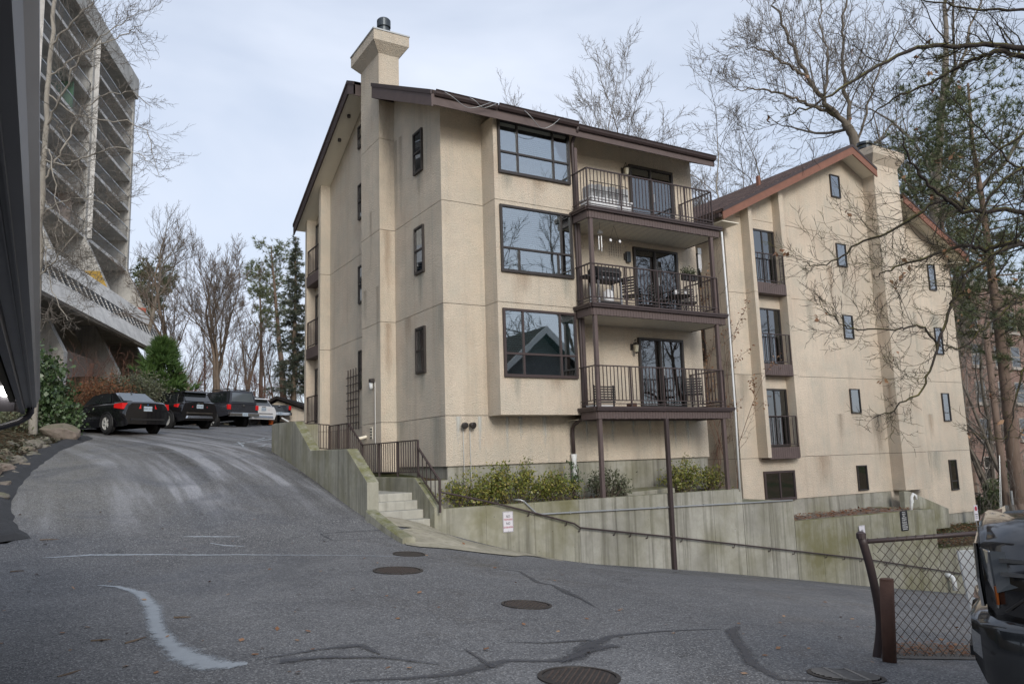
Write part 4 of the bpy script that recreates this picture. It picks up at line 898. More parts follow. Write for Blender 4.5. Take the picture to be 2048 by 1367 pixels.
M['leaf_shrub'] = leaf_mat('leaves_shrub', [(.04, .058, .016), (.11, .14, .03), (.22, .22, .048), (.30, .23, .07)], .4); M['leaf_ivy'] = leaf_mat('leaves_ivy', [(.016, .032, .014), (.045, .08, .03), (.085, .135, .055), (.20, .25, .16)], .32)
M['leaf_juniper'] = leaf_mat('juniper_sprays', [(.03, .06, .02), (.06, .115, .03), (.11, .18, .05)]); M['leaf_sage'] = leaf_mat('sage_leaves', [(.05, .055, .035), (.10, .11, .065), (.17, .175, .11)])
M['leaf_dead'] = leaf_mat('dead_leaves', [(.14, .065, .035), (.25, .13, .07), (.38, .26, .17)], .8); M['leaf_rust'] = leaf_mat('rust_ground_cover', [(.09, .035, .02), (.20, .085, .04), (.26, .15, .08)], .8)
M['leaf_yellow'] = leaf_mat('yellow_green_leaves', [(.06, .08, .015), (.18, .19, .03), (.32, .29, .05)], .5)
RS = np.random.RandomState(11)
def unit(v): return v/np.maximum(np.linalg.norm(v, axis=-1, keepdims=True), 1e-9)
def leaves_mesh(name, C, size, mat, base, up=0.3, aspect=.5, rs=RS, dirs=None, spread=1.0):
    """C (n,3) leaf positions: each leaf a small folded four-cornered blade"""
    n = len(C); d = unit(rs.normal(size=(n, 3))*spread+np.array([0, 0, up])+(0 if dirs is None else dirs)); a = unit(np.cross(d, rs.normal(size=(n, 3)))); s = size*rs.uniform(.6, 1.25, (n, 1)) if np.isscalar(size) else size[:, None]
    nrm = np.cross(d, a); V = np.stack([C, C+d*s*.5+a*s*aspect*.5+nrm*s*.1, C+d*s, C+d*s*.5-a*s*aspect*.5+nrm*s*.1], 1).reshape(-1, 3)
    return np_mesh(name, V, np.arange(4*n).reshape(n, 4), mat, base)
def needle_mesh(name, C, D, mat, base, n=10, length=.16, width=.012, rs=RS, cone=.8):
    """tufts: C centres, D tuft directions; n needles each"""
    m = len(C); Cc = np.repeat(C, n, 0); Dd = np.repeat(D, n, 0); d = unit(Dd+rs.normal(size=(m*n, 3))*cone); s = length*rs.uniform(.6, 1.15, (m*n, 1)); a = unit(np.cross(d, rs.normal(size=(m*n, 3))))*width
    V = np.stack([Cc+a, Cc+d*s, Cc-a], 1).reshape(-1, 3); return np_mesh(name, V, np.arange(3*m*n).reshape(m*n, 3), mat, base)
class Bare:
    """a leafless tree: polylines with radii, thick ones go to the trunk, thin ones to the crown"""
    def __init__(s, seed): s.r = random.Random(seed); s.lines = []; s.tips = []
    def rv(s): return Vector((s.r.gauss(0, 1), s.r.gauss(0, 1), s.r.gauss(0, 1)))
    def grow(s, p, d, L, r, lev, maxlev, wob=.18, trop=.10, ang=(28, 55), nch=(4, 7), ratio=(.45, .75), rmin=.004, taper=.35, start=.25, seg=None):
        n = seg or max(3, int(4+L*1.2)) if lev == 0 else (5 if lev < maxlev else 3); pts = [Vector(p)]; dirs = [Vector(d).normalized()]; dd = Vector(d).normalized()
        for k in range(n):
            dd = (dd+s.rv()*wob*(.6 if lev == 0 else 1)/math.sqrt(n/4)+Vector((0, 0, trop))).normalized(); pts.append(pts[-1]+dd*(L/n)); dirs.append(dd.copy())
        rads = [r*(1-(1-taper)*k/n) for k in range(n+1)]; s.lines.append((lev, pts, rads))
        if lev >= maxlev: s.tips.append((pts[-1], dd)); return
        m = s.r.randint(*nch)
        for j in range(m):
            u = start+(1-start)*(j+s.r.random()*.8)/m; k = min(n-1, int(u*n)); q = pts[k].lerp(pts[k+1], u*n-k) if k < n else pts[n]
            ax = dirs[k].cross(s.rv()).normalized(); a = R_(s.r.uniform(*ang)); nd = (dirs[k]*math.cos(a)+ax*math.sin(a)).normalized()
            s.grow(q, nd, L*s.r.uniform(*ratio)*(1.05-.45*u), max(rmin, rads[k]*s.r.uniform(.42, .62)), lev+1, maxlev, wob, trop, ang, nch, ratio, rmin, .4, .2)
        s.grow(pts[-1], dd, L*s.r.uniform(*ratio)*.8, max(rmin, rads[-1]*.9), lev+1, maxlev, wob, trop, ang, nch, ratio, rmin, .4, .2)
    def meshes(s, cut=0.03):
        tr, cr = MB(), MB()
        for lev, pts, rads in s.lines:
            (tr if lev == 0 or max(rads) > cut*2.2 else cr).tube(pts, rads, 9 if lev == 0 else (6 if rads[0] > cut else 3), caps=lev == 0)
        return tr, cr
def bare_tree(name, label, base, seed, h, r, lean=(0, 0, 1), maxlev=4, bark='bark_grey', twig='twig', group=None, stems=1, **kw):
    base = Vector(base); t = thing(name, label, 'tree', base, 0, group); b = Bare(seed)
    for k in range(stems):
        d = Vector(lean)+Vector((b.r.uniform(-.25, .25), b.r.uniform(-.25, .25), 0))*(1 if stems > 1 else 0); b.grow(base+Vector((b.r.uniform(-.2, .2), b.r.uniform(-.2, .2), -.3))*(1 if stems > 1 else 0)-Vector((0, 0, .3)), d, h*.55, r*(1 if k == 0 else .75), 0, maxlev, **kw)
    tr, cr = b.meshes(); tr.build('trunk', M[bark], t, smooth=True)
    if cr.v: cr.build('crown', M[twig], t, smooth=True)
    return t, b
def conifer(name, label, base, seed, h, r, kind='pine', rad=2.5, start=.35, nb=60, tuft=900, needle='needle_pine', bark='bark_pine', lean=(0, 0, 1), group=None, length=.22, width=.014, nn=10):
    base = Vector(base); t = thing(name, label, 'tree', base, 0, group); rs = np.random.RandomState(seed); rn = random.Random(seed); ld = Vector(lean).normalized()
    tr = MB(); pts = [base+ld*h*k/8+Vector((rn.uniform(-.06, .06), rn.uniform(-.06, .06), 0))*(k > 0)*r*5-Vector((0, 0, .3 if k == 0 else 0)) for k in range(9)]; tr.tube(pts, [r*(1-.85*k/8) for k in range(9)], 10); tr.build('trunk', M[bark], t, smooth=True)
    br = MB(); C = []; D = []
    for k in range(nb):
        u = start+(1-start)*((k+rn.random())/nb); i = min(7, int(u*8)); p = pts[i].lerp(pts[i+1], u*8-i); a = rn.uniform(0, 2*math.pi)
        v = (1-u)/(1-start)
        if kind == 'spruce': L = rad*(v**.85)*rn.uniform(.7, 1.1)+.15; dz = -.25*v-.05
        else: L = rad*(math.sin(math.pi*min(1, .18+.85*v))**.7)*rn.uniform(.45, 1.1)+.25; dz = rn.uniform(-.15, .5)
        d = Vector((math.cos(a), math.sin(a), dz)).normalized(); q = [p]
        for j in range(4): d = (d+Vector((rn.gauss(0, .12), rn.gauss(0, .12), .10 if kind != 'spruce' else .08))).normalized(); q.append(q[-1]+d*L/4)
        br.tube(q, [max(.006, r*.20*(1-u*.6)*(1-.8*j/4)) for j in range(5)], 4, caps=False)
        m = max(2, int(tuft*L/(nb*rad*.55)))
        for j in range(m):
            w = rn.uniform(.15 if kind == 'spruce' else .35, 1.0); kk = min(3, int(w*4)); c = q[kk].lerp(q[kk+1], w*4-kk); off = Vector((rn.gauss(0, 1), rn.gauss(0, 1), rn.gauss(0, .5)))*(.10*L+.05)
            if kind == 'spruce': off = Vector((rn.gauss(0, .10*L+.04), rn.gauss(0, .10*L+.04), -abs(rn.gauss(0, .10+.05*L))))
            C.append(c+off); D.append((d*.6+off.normalized()*.6+Vector((0, 0, .25 if kind != 'spruce' else -.35))).normalized())
    bo = br.build('branches', M['twig'], t); C = np.array([tuple(c) for c in C]); D = np.array([tuple(c) for c in D])
    o = link('crown', needle_mesh('crown', C, D, M[needle], base, nn, length, width, rs), t); return t
def shrub(name, label, base, seed, size, n, mat, leaf=.05, stem='twig', cat='shrub', group=None, stems=26, up=.5, flat=1.0, droop=0.0, clump=.10, aspect=.5):
    """size = (rx, ry, h): arching stems from the base with leaves along their outer half"""
    base = Vector(base); t = thing(name, label, cat, base, 0, group); rn = random.Random(seed); rs = np.random.RandomState(seed); st = MB(); C = []
    for k in range(stems):
        a = rn.uniform(0, 2*math.pi); e = math.sqrt(rn.random()); hh = size[2]*rn.uniform(.55, 1.12)*(1-.45*e*e); tip = base+Vector((math.cos(a)*size[0]*e, math.sin(a)*size[1]*e, hh)); root = base+Vector((math.cos(a)*size[0]*e*.3, math.sin(a)*size[1]*e*.3, -.05))
        mid = root.lerp(tip, .5)+Vector((rn.gauss(0, .08), rn.gauss(0, .08), hh*.12)); q = [root, root.lerp(mid, .5), mid, mid.lerp(tip, .5)+Vector((0, 0, hh*.03)), tip]; st.tube(q, [.012, .010, .008, .006, .003], 4, caps=False)
        m = n//stems
        for j in range(m):
            w = 1-abs(rn.gauss(0, .36)); w = min(1, max(.08, w)); kk = min(3, int(w*4)); c = q[kk].lerp(q[kk+1], w*4-kk); C.append(tuple(c+Vector((rn.gauss(0, clump), rn.gauss(0, clump), rn.gauss(0, clump*.8)))))
    st.build('stems', M[stem], t); link('foliage', leaves_mesh('foliage', np.array(C), leaf, mat if not isinstance(mat, str) else M[mat], base, up, aspect, rs), t); return t
# --- shrubs in the planting bed
for k, (x, sx, h, n, lab) in enumerate(((.2, .75, .85, 1700, 'bushy yellow green shrub at the left end of the planting bed by the stair railing'), (1.55, .95, 1.15, 2600, 'largest yellow green shrub in the planting bed under the bay'), (2.75, .55, .80, 1100, 'low spreading shrub beside the foot of the white drain pipe, left of it'),
                              (4.25, .55, .85, 1100, 'loose dark green shrub just right of the white drain pipe'), (7.0, .62, 1.0, 1400, 'feathery yellow shrub right of the concrete pad'), (7.95, .42, .8, 800, 'small leafy shrub at the right end of the planting bed'))):
    shrub('garden_shrub', lab, (x, -.72, .45), 30+k, (sx*1.2, .48, h*.98), int(n*1.45), 'leaf_shrub' if k not in (3,) else 'leaf_sage', .075, 'twig', 'shrub', 'shrubs in the planting bed', stems=38, clump=.095)
shrub('garden_shrub', 'thin green shrub with bare arching shoots close to the drain pipe', (3.35, -.6, .45), 37, (.62, .3, 1.15), 420, 'leaf_ivy', .07, 'twig', 'shrub', 'shrubs in the planting bed', stems=9, clump=.06)
# ================================================================== concrete tower on the hill
tE = at(258, 480, 75.0); tu = ray(731, 985); tu[2] = 0; tu = tu/np.linalg.norm(tu); tn = np.array([tu[1], -tu[0], 0])
def W(s, k, z): q = tE+tu*s+tn*k; return (q[0], q[1], z)
tower = thing('apartment_tower', 'tall grey concrete apartment tower with stacked balconies and flared fin walls on the hill', 'building', W(-12, -3, 9))
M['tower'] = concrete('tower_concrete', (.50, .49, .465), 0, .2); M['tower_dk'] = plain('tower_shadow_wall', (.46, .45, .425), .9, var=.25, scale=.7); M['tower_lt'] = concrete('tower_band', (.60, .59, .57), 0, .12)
M['yellow'] = plain('ochre_paint', (.42, .27, .055), .8); M['tgreen'] = plain('green_paint', (.10, .20, .13), .8); M['tpink'] = plain('pinkish_render', (.36, .29, .25), .9)
def slabk(parent, name, mat, s0, s1, pts, **kw):
    MB().prism([W(s0, k, z) for k, z in pts], tuple(tu*(s1-s0))).build(name, M[mat], parent, **kw)
FINS = (0.0, -11.5, -23.0, -34.5, -46.0)
for s in FINS:
    slabk(tower, 'fin_wall', 'tower', s-.25, s+.25, [(-8, 37.7), (0, 37.7), (0, 20.3), (2.12, 15.66), (3.9, 11.75), (3.5, 11.75), (1.1, 13.0), (-8, 13.0)])
    slabk(tower, 'raking_leg', 'tower', s-.35, s+.35, [(-.6, 13.05), (1.05, 13.05), (2.95, 9.35), (2.95, 7.0), (.85, 7.0), (.85, 9.9)])
slabk(tower, 'painted_wall', 'yellow', -11.5-.30, -11.5-.26, [(-4, 17.45), (1.25, 17.45), (2.02, 15.72), (-4, 15.5)])
slabk(tower, 'roof_parapet', 'tower', -60, .3, [(-9, 37.7), (.25, 37.7), (.25, 39.75), (-9, 39.75)])
FL = (34.9, 32.0, 29.05, 26.1, 23.15, 20.2)
t_ = NT('wire_mesh'); tr_ = t_.n.new('ShaderNodeBsdfTransparent'); df_ = t_.n.new('ShaderNodeBsdfDiffuse'); df_.inputs[0].default_value = (.25, .25, .25, 1); mx_ = t_.n.new('ShaderNodeMixShader'); mx_.inputs[0].default_value = .32
t_.l.new(tr_.outputs[0], mx_.inputs[1]); t_.l.new(df_.outputs[0], mx_.inputs[2]); t_.l.new(mx_.outputs[0], t_.out.inputs['Surface']); M['mesh'] = t_.m
rn_ = random.Random(4)
for bi in range(len(FINS)-1):
    s1, s0 = FINS[bi]-.26, FINS[bi+1]+.26
    for z in FL:
        sl = MB().prism([W(s0, k, zz) for k, zz in ((-2.9, z), (-.05, z), (-.05, z+.28), (-2.9, z+.28))], tuple(tu*(s1-s0))).build('balcony_slab', M['tower_lt'], tower)
        MB().bar(W(s0, -.1, z+1.32), W(s1, -.1, z+1.32), .07, .07).build('top_rail', M['galv'], sl)
        MB().quad(W(s0, -.1, z+.3), W(s1, -.1, z+.3), W(s1, -.1, z+1.28), W(s0, -.1, z+1.28)).build('mesh_panel', M['mesh'], sl)
    for z in FL+(37.7,):
        if z < 37: 
            zz0 = z+.28; zz1 = {34.9: 37.7, 32.0: 34.9, 29.05: 32.0, 26.1: 29.05, 23.15: 26.1, 20.2: 23.15}[z]
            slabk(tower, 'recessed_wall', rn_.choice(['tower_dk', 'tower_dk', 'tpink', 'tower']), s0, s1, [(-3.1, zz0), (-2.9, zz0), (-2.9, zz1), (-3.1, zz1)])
            for q in (.18, .62):
                a = s0+(s1-s0)*q; wo = MB().prism([W(a, k, w) for k, w in ((-2.9, zz0+.1), (-2.86, zz0+.1), (-2.86, zz0+2.2), (-2.9, zz0+2.2))], tuple(tu*2.4)).build('window', M['bronze'], tower)
                MB().quad(W(a+.1, -2.85, zz0+.2), W(a+2.3, -2.85, zz0+.2), W(a+2.3, -2.85, zz0+2.1), W(a+.1, -2.85, zz0+2.1)).build('pane', M['glass_dark'], wo)
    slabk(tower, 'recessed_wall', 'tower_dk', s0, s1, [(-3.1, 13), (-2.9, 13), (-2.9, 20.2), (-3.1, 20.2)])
slabk(tower, 'painted_panel', 'tgreen', -15.0, -14.8, [(-2.8, 29.4), (-.3, 29.4), (-.3, 31.9), (-2.8, 31.9)])
slabk(tower, 'painted_panel', 'tpink', -14.2, -14.0, [(-2.8, 20.6), (-.3, 20.6), (-.3, 23.1), (-2.8, 23.1)])
slabk(tower, 'podium_soffit', 'tower', -60, -.3, [(-8, 13.0), (1.15, 13.0), (3.6, 11.78), (3.6, 11.9), (1.2, 13.2), (-8, 13.2)])
# raking podium band with a louvred strip
def bandpt(u): return (2.12+(3.9-2.12)*u, 15.66+(11.75-15.66)*u)
nk = Vector((.909, .4145))     # outward normal in (k, z)
def band(u0, u1, out0, out1, s0, s1, name, mat, parent=tower):
    a, b = bandpt(u0), bandpt(u1)
    return MB().prism([W(s0, a[0]+nk[0]*out0, a[1]+nk[1]*out0), W(s0, a[0]+nk[0]*out1, a[1]+nk[1]*out1), W(s0, b[0]+nk[0]*out1, b[1]+nk[1]*out1), W(s0, b[0]+nk[0]*out0, b[1]+nk[1]*out0)], tuple(tu*(s1-s0))).build(name, M[mat], parent)
for k in range(9):
    s1 = .25-k*5.75; s0 = s1-5.72
    band(0, .36, 0, .25, s0, s1, 'band_panel', 'tower_lt'); band(.62, 1.0, 0, .25, s0, s1, 'band_panel', 'tower_lt')
    lv = band(.36, .62, 0, .04, s0, s1, 'louvre', 'flue')
    for j in range(5): band(.375+j*.05, .39+j*.05, .04, .20, s0, s1, 'louvre_slat', 'flue', lv)
    for j in range(5): band(.36, .62, .04, .22, s0+j*1.15, s0+j*1.15+.10, 'louvre_post', 'tower_lt', lv)
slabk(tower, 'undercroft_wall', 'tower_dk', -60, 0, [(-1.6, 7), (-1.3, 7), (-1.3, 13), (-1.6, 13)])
slabk(tower, 'end_wall', 'tower', -.2, .3, [(-8, 6), (1.6, 6), (1.6, 9.5), (.2, 13), (-8, 13)])
slabk(tower, 'low_wall', 'tpink', -40, -12, [(1.0, 7), (1.2, 7), (1.2, 10.2), (1.0, 10.2)])
MB().box(Vector(W(-.9, 1.6, 15.7))-Vector((.35, .35, 0)), Vector(W(-.9, 1.6, 15.7))+Vector((.35, .35, .8))).build('orange_box', plain('faded_orange', (.5, .13, .08), .7), tower)
for s in (-11.1, -22.6):
    MB().bar(W(s, .12, 20.3), W(s, .12, 37.7), .35, .35).build('corner_mullion', M['tower_lt'], tower)
# ================================================================== carport edge over the camera's left
cp = thing('carport', 'dark brown carport roof edge with gutter close on the left', 'carport', (-11.5, -14, 0))
M['char'] = plain('charcoal_metal', (.055, .052, .062), .38, .2, var=.15, scale=2); M['char_lt'] = plain('worn_grey_metal', (.20, .195, .20), .42, .3, var=.25, scale=2)
y0c, y1c = -24.0, -7.4
MB().prism([(-8.545, y0c, 2.345), (-8.645, y0c, 2.335), (-8.645, y0c, 2.46), (-8.515, y0c, 2.47), (-8.515, y0c, 2.45), (-8.535, y0c, 2.40)], (0, y1c-y0c, 0)).build('gutter', M['char_lt'], cp)
MB().box((-8.581, y0c, 2.325), (-8.575, y1c+.01, 2.342)).build('gutter_bead', M['char_lt'], cp); MB().box((-8.600, y0c, 2.325), (-8.595, y1c+.01, 2.337)).build('gutter_bead', M['char_lt'], cp)
MB().box((-8.685, y0c, 2.27), (-8.646, y1c-.02, 2.50)).build('fascia', M['char'], cp)
MB().box((-8.785, y0c, 2.38), (-8.735, y1c-.25, 2.53)).build('eave_beam', plain('weathered_beam', (.17, .155, .12), .9, var=.4, scale=8, bump=.5, bscale=40), cp)
for sgn, xe in ((1, -8.665), (-1, -14.4)):
    MB().prism([(xe, y0c, 2.52), (-11.5, y0c, 3.66), (-11.5, y0c, 3.70), (xe, y0c, 2.56)], (0, y1c-y0c, 0)).build('roof_deck', M['char'], cp)
for k in range(28):
    y = y1c-.12-k*.6
    MB().bar((-8.705, y, 2.525), (-11.45, y, 3.625), .03, .05).build('purlin', M['char_lt'], cp)
    if k % 5 == 4: MB().bar((-11.55, y, 3.625), (-14.3, y, 2.525), .05, .06).build('purlin', M['char'], cp)
MB().prism([(-8.665, y1c-.02, 2.28), (-8.665, y1c-.02, 2.50), (-11.5, y1c-.02, 3.62), (-14.4, y1c-.02, 2.50), (-14.4, y1c-.02, 2.28), (-11.5, y1c-.02, 3.2)], (0, .04, 0)).build('gable_board', M['char'], cp)
MB().box((-14.2, y1c-.04, 2.30), (-8.745, y1c-.022, 2.42)).build('tie_beam', M['char'], cp)
for x in (-9.6, -14.2):
    for y in (-8.045, -14, -20): MB().box((x-.07, y-.07, -.2), (x+.07, y+.07, 2.5 if x < -12 else 2.75)).build('post', M['char'], cp)
MB().tube([(-8.595, -7.46, 2.36), (-8.595, -7.42, 2.29), (-8.615, -7.40, 2.25), (-8.705, -7.40, 2.19), (-8.905, -7.42, 2.12), (-9.4, -7.6, 2.02), (-9.5, -7.8, 1.9), (-9.5, -7.85, .1)], .035, 8).build('downspout', M['char'], cp, smooth=True)
MB().box((-8.785, -7.62, 2.40), (-8.745, -7.56, 2.52)).build('junction_box', M['galv'], cp)
lp = thing('carport_lamp', 'small lit round lamp under the carport roof at the left edge', 'lamp', (-8.838, -7.52, 2.48))
lm = NT('lamp_glow'); lm.set(color=(.9, .9, .85), emit=(1, .97, .9), emit_s=14)
MB().lathe((-8.838, -7.52, 2.45), [(.01, 0), (.045, .02), (.062, .06), (.045, .10), (.02, .12)], 16).build('globe', lm.m, lp, smooth=True)
MB().lathe((-8.838, -7.52, 2.57), [(.025, 0), (.03, .05), (.03, .12)], 10).build('holder', M['char'], lp)
# ================================================================== garage at the end of the drive
gb = Vector(at(556, 838, 47)); gz = gb.z-1.9
gr = thing('garage', 'low tan garage with a shallow gable roof at the far end of the drive', 'garage', (gb.x, gb.y, gz))
gdir = Vector((_r2[0], _r2[1], 0)).normalized(); gback = Vector((-gdir.y, gdir.x, 0))
def GP(a, d, z): q = gb+gdir*a+gback*d; return (q.x, q.y, gz+z)
MB().prism([GP(-1.9, 0, 0), GP(2.6, 0, 0), GP(2.6, 0, 2.05), GP(0, 0, 3.0), GP(-1.9, 0, 2.05)], tuple(gback*6)).build('wall', M['stucco2'], gr)
for sg in (-1, 1):
    xe = -2.3 if sg < 0 else 2.9
    MB().prism([GP(xe, -.4, 2.0), GP(0, -.4, 3.1), GP(0, -.4, 3.28), GP(xe, -.4, 2.16)], tuple(gback*6.8)).build('roof_slope', M['shingle_dk'], gr)
MB().prism([GP(-.9, -.03, 0), GP(2.3, -.03, 0), GP(2.3, -.03, 1.75), GP(-.9, -.03, 1.75)], tuple(gback*.02)).build('garage_opening', M['black'], gr)
bo = Vector(at(542, 851, 43)); bl = thing('bollard', 'short orange safety bollard standing at the far end of the drive', 'bollard', bo)
MB().lathe(bo, [(.12, 0), (.12, .95), (.09, 1.03), (.03, 1.05)], 12).build('post', plain('safety_orange', (.75, .16, .03), .5), bl, smooth=True); MB().lathe(bo, [(.20, -.03), (.20, .05), (.12, .07)], 12).build('base', M['black'], bl)
# rocks along the drive
def rock_mesh(seed, mat):
    r = np.random.RandomState(seed); me = bpy.data.meshes.new('rock'); import bmesh
    b = bmesh.new(); bmesh.ops.create_icosphere(b, subdivisions=3, radius=1.0)
    dirs = unit(r.normal(size=(13, 3))); cut = r.uniform(.52, .85, 13)
    for v in b.verts:
        p = np.array(v.co)
        for d, c in zip(dirs, cut):
            e = p@d
            if e > c: p = p-d*(e-c)*.92
        v.co = p*(1+.06*math.sin(p[0]*5+seed)*math.cos(p[1]*6)+.04*math.sin(p[2]*11+p[0]*7))+r.uniform(-.022, .022, 3)
    b.to_mesh(me); b.free(); me.materials.append(mat); return me
M['rock'] = concrete('rock_brown', (.20, .165, .145), .3, .35, .5); M['rock_grey'] = concrete('rock_grey', (.19, .175, .16), .3, .4, .6)
rk = [rock_mesh(k, M['rock'] if k % 2 else M['rock_grey']) for k in range(6)]
bo_ = ground_hit(122, 884); r0 = link('boulder', rk[1], None, (bo_[0], bo_[1], bo_[2]+.28), (.2, .1, .9), (.72, .5, .42)); tag(r0, 'large brown boulder at the edge of the drive below the ivy bush', 'rock')
rr = random.Random(8)
RK = [(20, 905, .35), (52, 912, .30), (70, 898, .36), (12, 925, .34), (32, 930, .28), (48, 934, .20), (86, 888, .30), (22, 890, .40), (66, 916, .22), (10, 948, .26), (30, 952, .16), (6, 975, .22), (96, 900, .2), (48, 895, .3), (8, 962, .15), (22, 945, .16), (40, 945, .14), (84, 906, .16), (58, 925, .15), (6, 912, .3), (3, 1000, .2)]
for k, (px, py, s) in enumerate(RK):
    q = ground_hit(px, py); o = link('rock', rk[k % 6], None, (q[0], q[1], q[2]+s*.25), (rr.uniform(-.4, .4), rr.uniform(-.4, .4), rr.uniform(0, 6)), (s*rr.uniform(.8, 1.2), s*rr.uniform(.7, 1.1), s*rr.uniform(.55, .8)))
    tag(o, 'grey brown rubble rock heaped along the left edge of the drive', 'rock', 'rocks along the edge of the drive')
# low bank of soil behind the rocks, so they lie on something
# ------------------------------------------------------------------ trees and shrubs, left and behind
def gp(px, py, D, dz=0): q = at(px, py, D); return (q[0], q[1], q[2]+dz)
def tz(px, D, dz=0.0):
    q = at(px, 800, D); return (q[0], q[1], T(q[0], q[1])+dz)
iv = ground_hit(105, 872)
shrub('ivy_bush', 'tall dense glossy green ivy bush in front of the parked black sedan', (iv[0]-.55, iv[1]+.9, iv[2]-.1), 51, (1.15, 1.2, 2.9), 7000, 'leaf_ivy', .17, 'twig', 'bush', stems=70, clump=.20, aspect=.75)
shrub('ivy_bush', 'lower straggly green ivy spilling to the drive beside the boulder', (iv[0]+.15, iv[1]+.2, iv[2]-.1), 52, (.75, .6, 1.3), 1800, 'leaf_ivy', .13, 'twig', 'bush', stems=40, clump=.16, aspect=.75)
shrub('bank_shrub', 'dry olive groundcover bush behind the rocks by the carport', (iv[0]-1.25, iv[1]-1.6, iv[2]-.2), 53, (.9, 1.3, 1.05), 2600, 'leaf_sage', .10, 'twig_red', 'shrub', stems=50, clump=.14)
q = gp(262, 795, 33); shrub('sage_shrub', 'rounded grey green shrub on the bank behind the black sedan', (q[0], q[1], q[2]-.6), 54, (1.5, 1.3, 1.75), 5200, 'leaf_sage', .11, 'twig', 'shrub', stems=60, clump=.22)
q = gp(205, 795, 31); shrub('rust_shrub', 'reddish brown low shrub on the bank between ivy and grey shrub', (q[0], q[1], q[2]-.5), 55, (1.3, .9, 1.25), 2600, 'leaf_rust', .10, 'twig_red', 'shrub', stems=60, clump=.18)
# juniper: upward sprays
def spray_bush(name, label, base, seed, rad, h, mat, n=420, nn=16, length=.34, width=.03, cat='shrub'):
    t = thing(name, label, cat, base); rn = random.Random(seed); C = []; D = []; st = MB(); b = Vector(base)
    st.tube([b-Vector((0, 0, .3)), b+Vector((0, 0, h*.7))], [.12, .04], 6); st.build('trunk', M['bark_brown'], t)
    for k in range(n):
        u = rn.random()**.8; a = rn.uniform(0, 6.283); rr_ = rad*(1-u)**.6*(.45+.55*rn.random())*(1+.30*math.sin(a*3+u*9)+.22*math.sin(a*7-u*17)); C.append((b.x+math.cos(a)*rr_, b.y+math.sin(a)*rr_, b.z+h*u*.95)); D.append((math.cos(a)*.6, math.sin(a)*.6, .8))
    link('crown', needle_mesh('crown', np.array(C), unit(np.array(D)), M[mat], base, nn, length, width, np.random.RandomState(seed), .45), t); return t
q = gp(322, 790, 38); spray_bush('juniper', 'bright green juniper on the bank behind the parked cars', (q[0], q[1], q[2]-.2), 56, 1.25, 2.9, 'leaf_juniper', 330, 20, .52, .034, 'bush')
TG = 'bare trees at the end of the drive'
bare_tree('bare_tree', 'big many stemmed leafless tree in the middle behind the parked cars', gp(432, 800, 46), 61, 10.8, .17, (0, 0, 1), 5, 'bark_brown', 'twig', TG, stems=4, ang=(18, 42), trop=.09, nch=(3, 5), ratio=(.5, .74), rmin=.008)
bare_tree('bare_tree', 'leafless tree whose thick trunk leans left in front of the tower', gp(398, 800, 50), 62, 12.5, .26, (-.62, .3, 1), 5, 'bark_brown', 'twig', TG, ang=(22, 48), trop=.05, nch=(3, 5), ratio=(.45, .72), rmin=.009)
bare_tree('bare_tree', 'slender leafless tree close to the right edge of the tower', gp(292, 690, 70), 63, 15.5, .22, (.05, 0, 1), 4, 'bark_grey', 'twig_grey', TG, ang=(20, 45), rmin=.014, nch=(4, 6))
bare_tree('bare_tree', 'thin leafless tree between the big bare tree and the tall pine', gp(492, 800, 58), 64, 9.5, .15, (.04, 0, 1), 4, 'bark_brown', 'twig', TG, ang=(20, 42), rmin=.011, stems=2, nch=(3, 5))
bare_tree('bare_tree', 'thin leafless tree left of the big bare tree over the juniper', gp(362, 800, 56), 65, 8.5, .14, (0, 0, 1), 4, 'bark_brown', 'twig', TG, ang=(22, 48), rmin=.011, stems=2, nch=(3, 5))
rn = random.Random(12)
SAPL = ['thin bare sapling right beside the juniper, leftmost of the thicket', 'thin bare sapling above the black sport utility car', 'thin bare sapling just left of the big many stemmed tree', 'thin bare sapling just right of the big many stemmed tree', 'thin bare sapling above the canopy of the grey pickup', 'thin bare sapling left of the smaller dark pine', 'thin bare sapling between the two pine trunks', 'thin bare sapling above the left end of the garage roof', 'thin bare sapling between the tall pine and the spruce']
for k, px in enumerate((345, 378, 412, 455, 474, 510, 528, 548, 584)):
    D = rn.uniform(62, 74); q = at(px, 805, D)
    bare_tree('sapling', SAPL[k], (q[0], q[1], q[2]-.5), 70+k, rn.uniform(6, 10.5), .09, (rn.uniform(-.1, .1), 0, 1), 3, 'bark_brown', 'twig_red' if k % 2 else 'twig', 'saplings in the thicket', ang=(18, 40), rmin=.014, nch=(4, 6))
conifer('pine_tree', 'tall pine with a bare lower trunk behind the parked cars', gp(568, 805, 60), 81, 12.3, .26, 'pine', 2.2, .38, 60, 560, lean=(-.09, 0, 1), length=.36, width=.02, nn=12)
conifer('pine_tree', 'smaller dark pine showing between the bare trees and the tall pine', gp(522, 805, 68), 82, 12.2, .2, 'pine', 2.2, .45, 50, 420, length=.38, width=.024, lean=(-.02, 0, 1))
conifer('pine_tree', 'pine crown behind the leaning bare tree beside the tower', gp(300, 700, 78), 83, 8.4, .2, 'pine', 2.3, .35, 60, 700, length=.5, width=.036)
conifer('spruce_tree', 'dark narrow spruce with a bare pointed top beside the main building', gp(588, 820, 52), 84, 11.9, .2, 'spruce', 1.45, .12, 120, 2000, 'needle_spruce', 'bark_brown', length=.26, width=.022, nn=12)
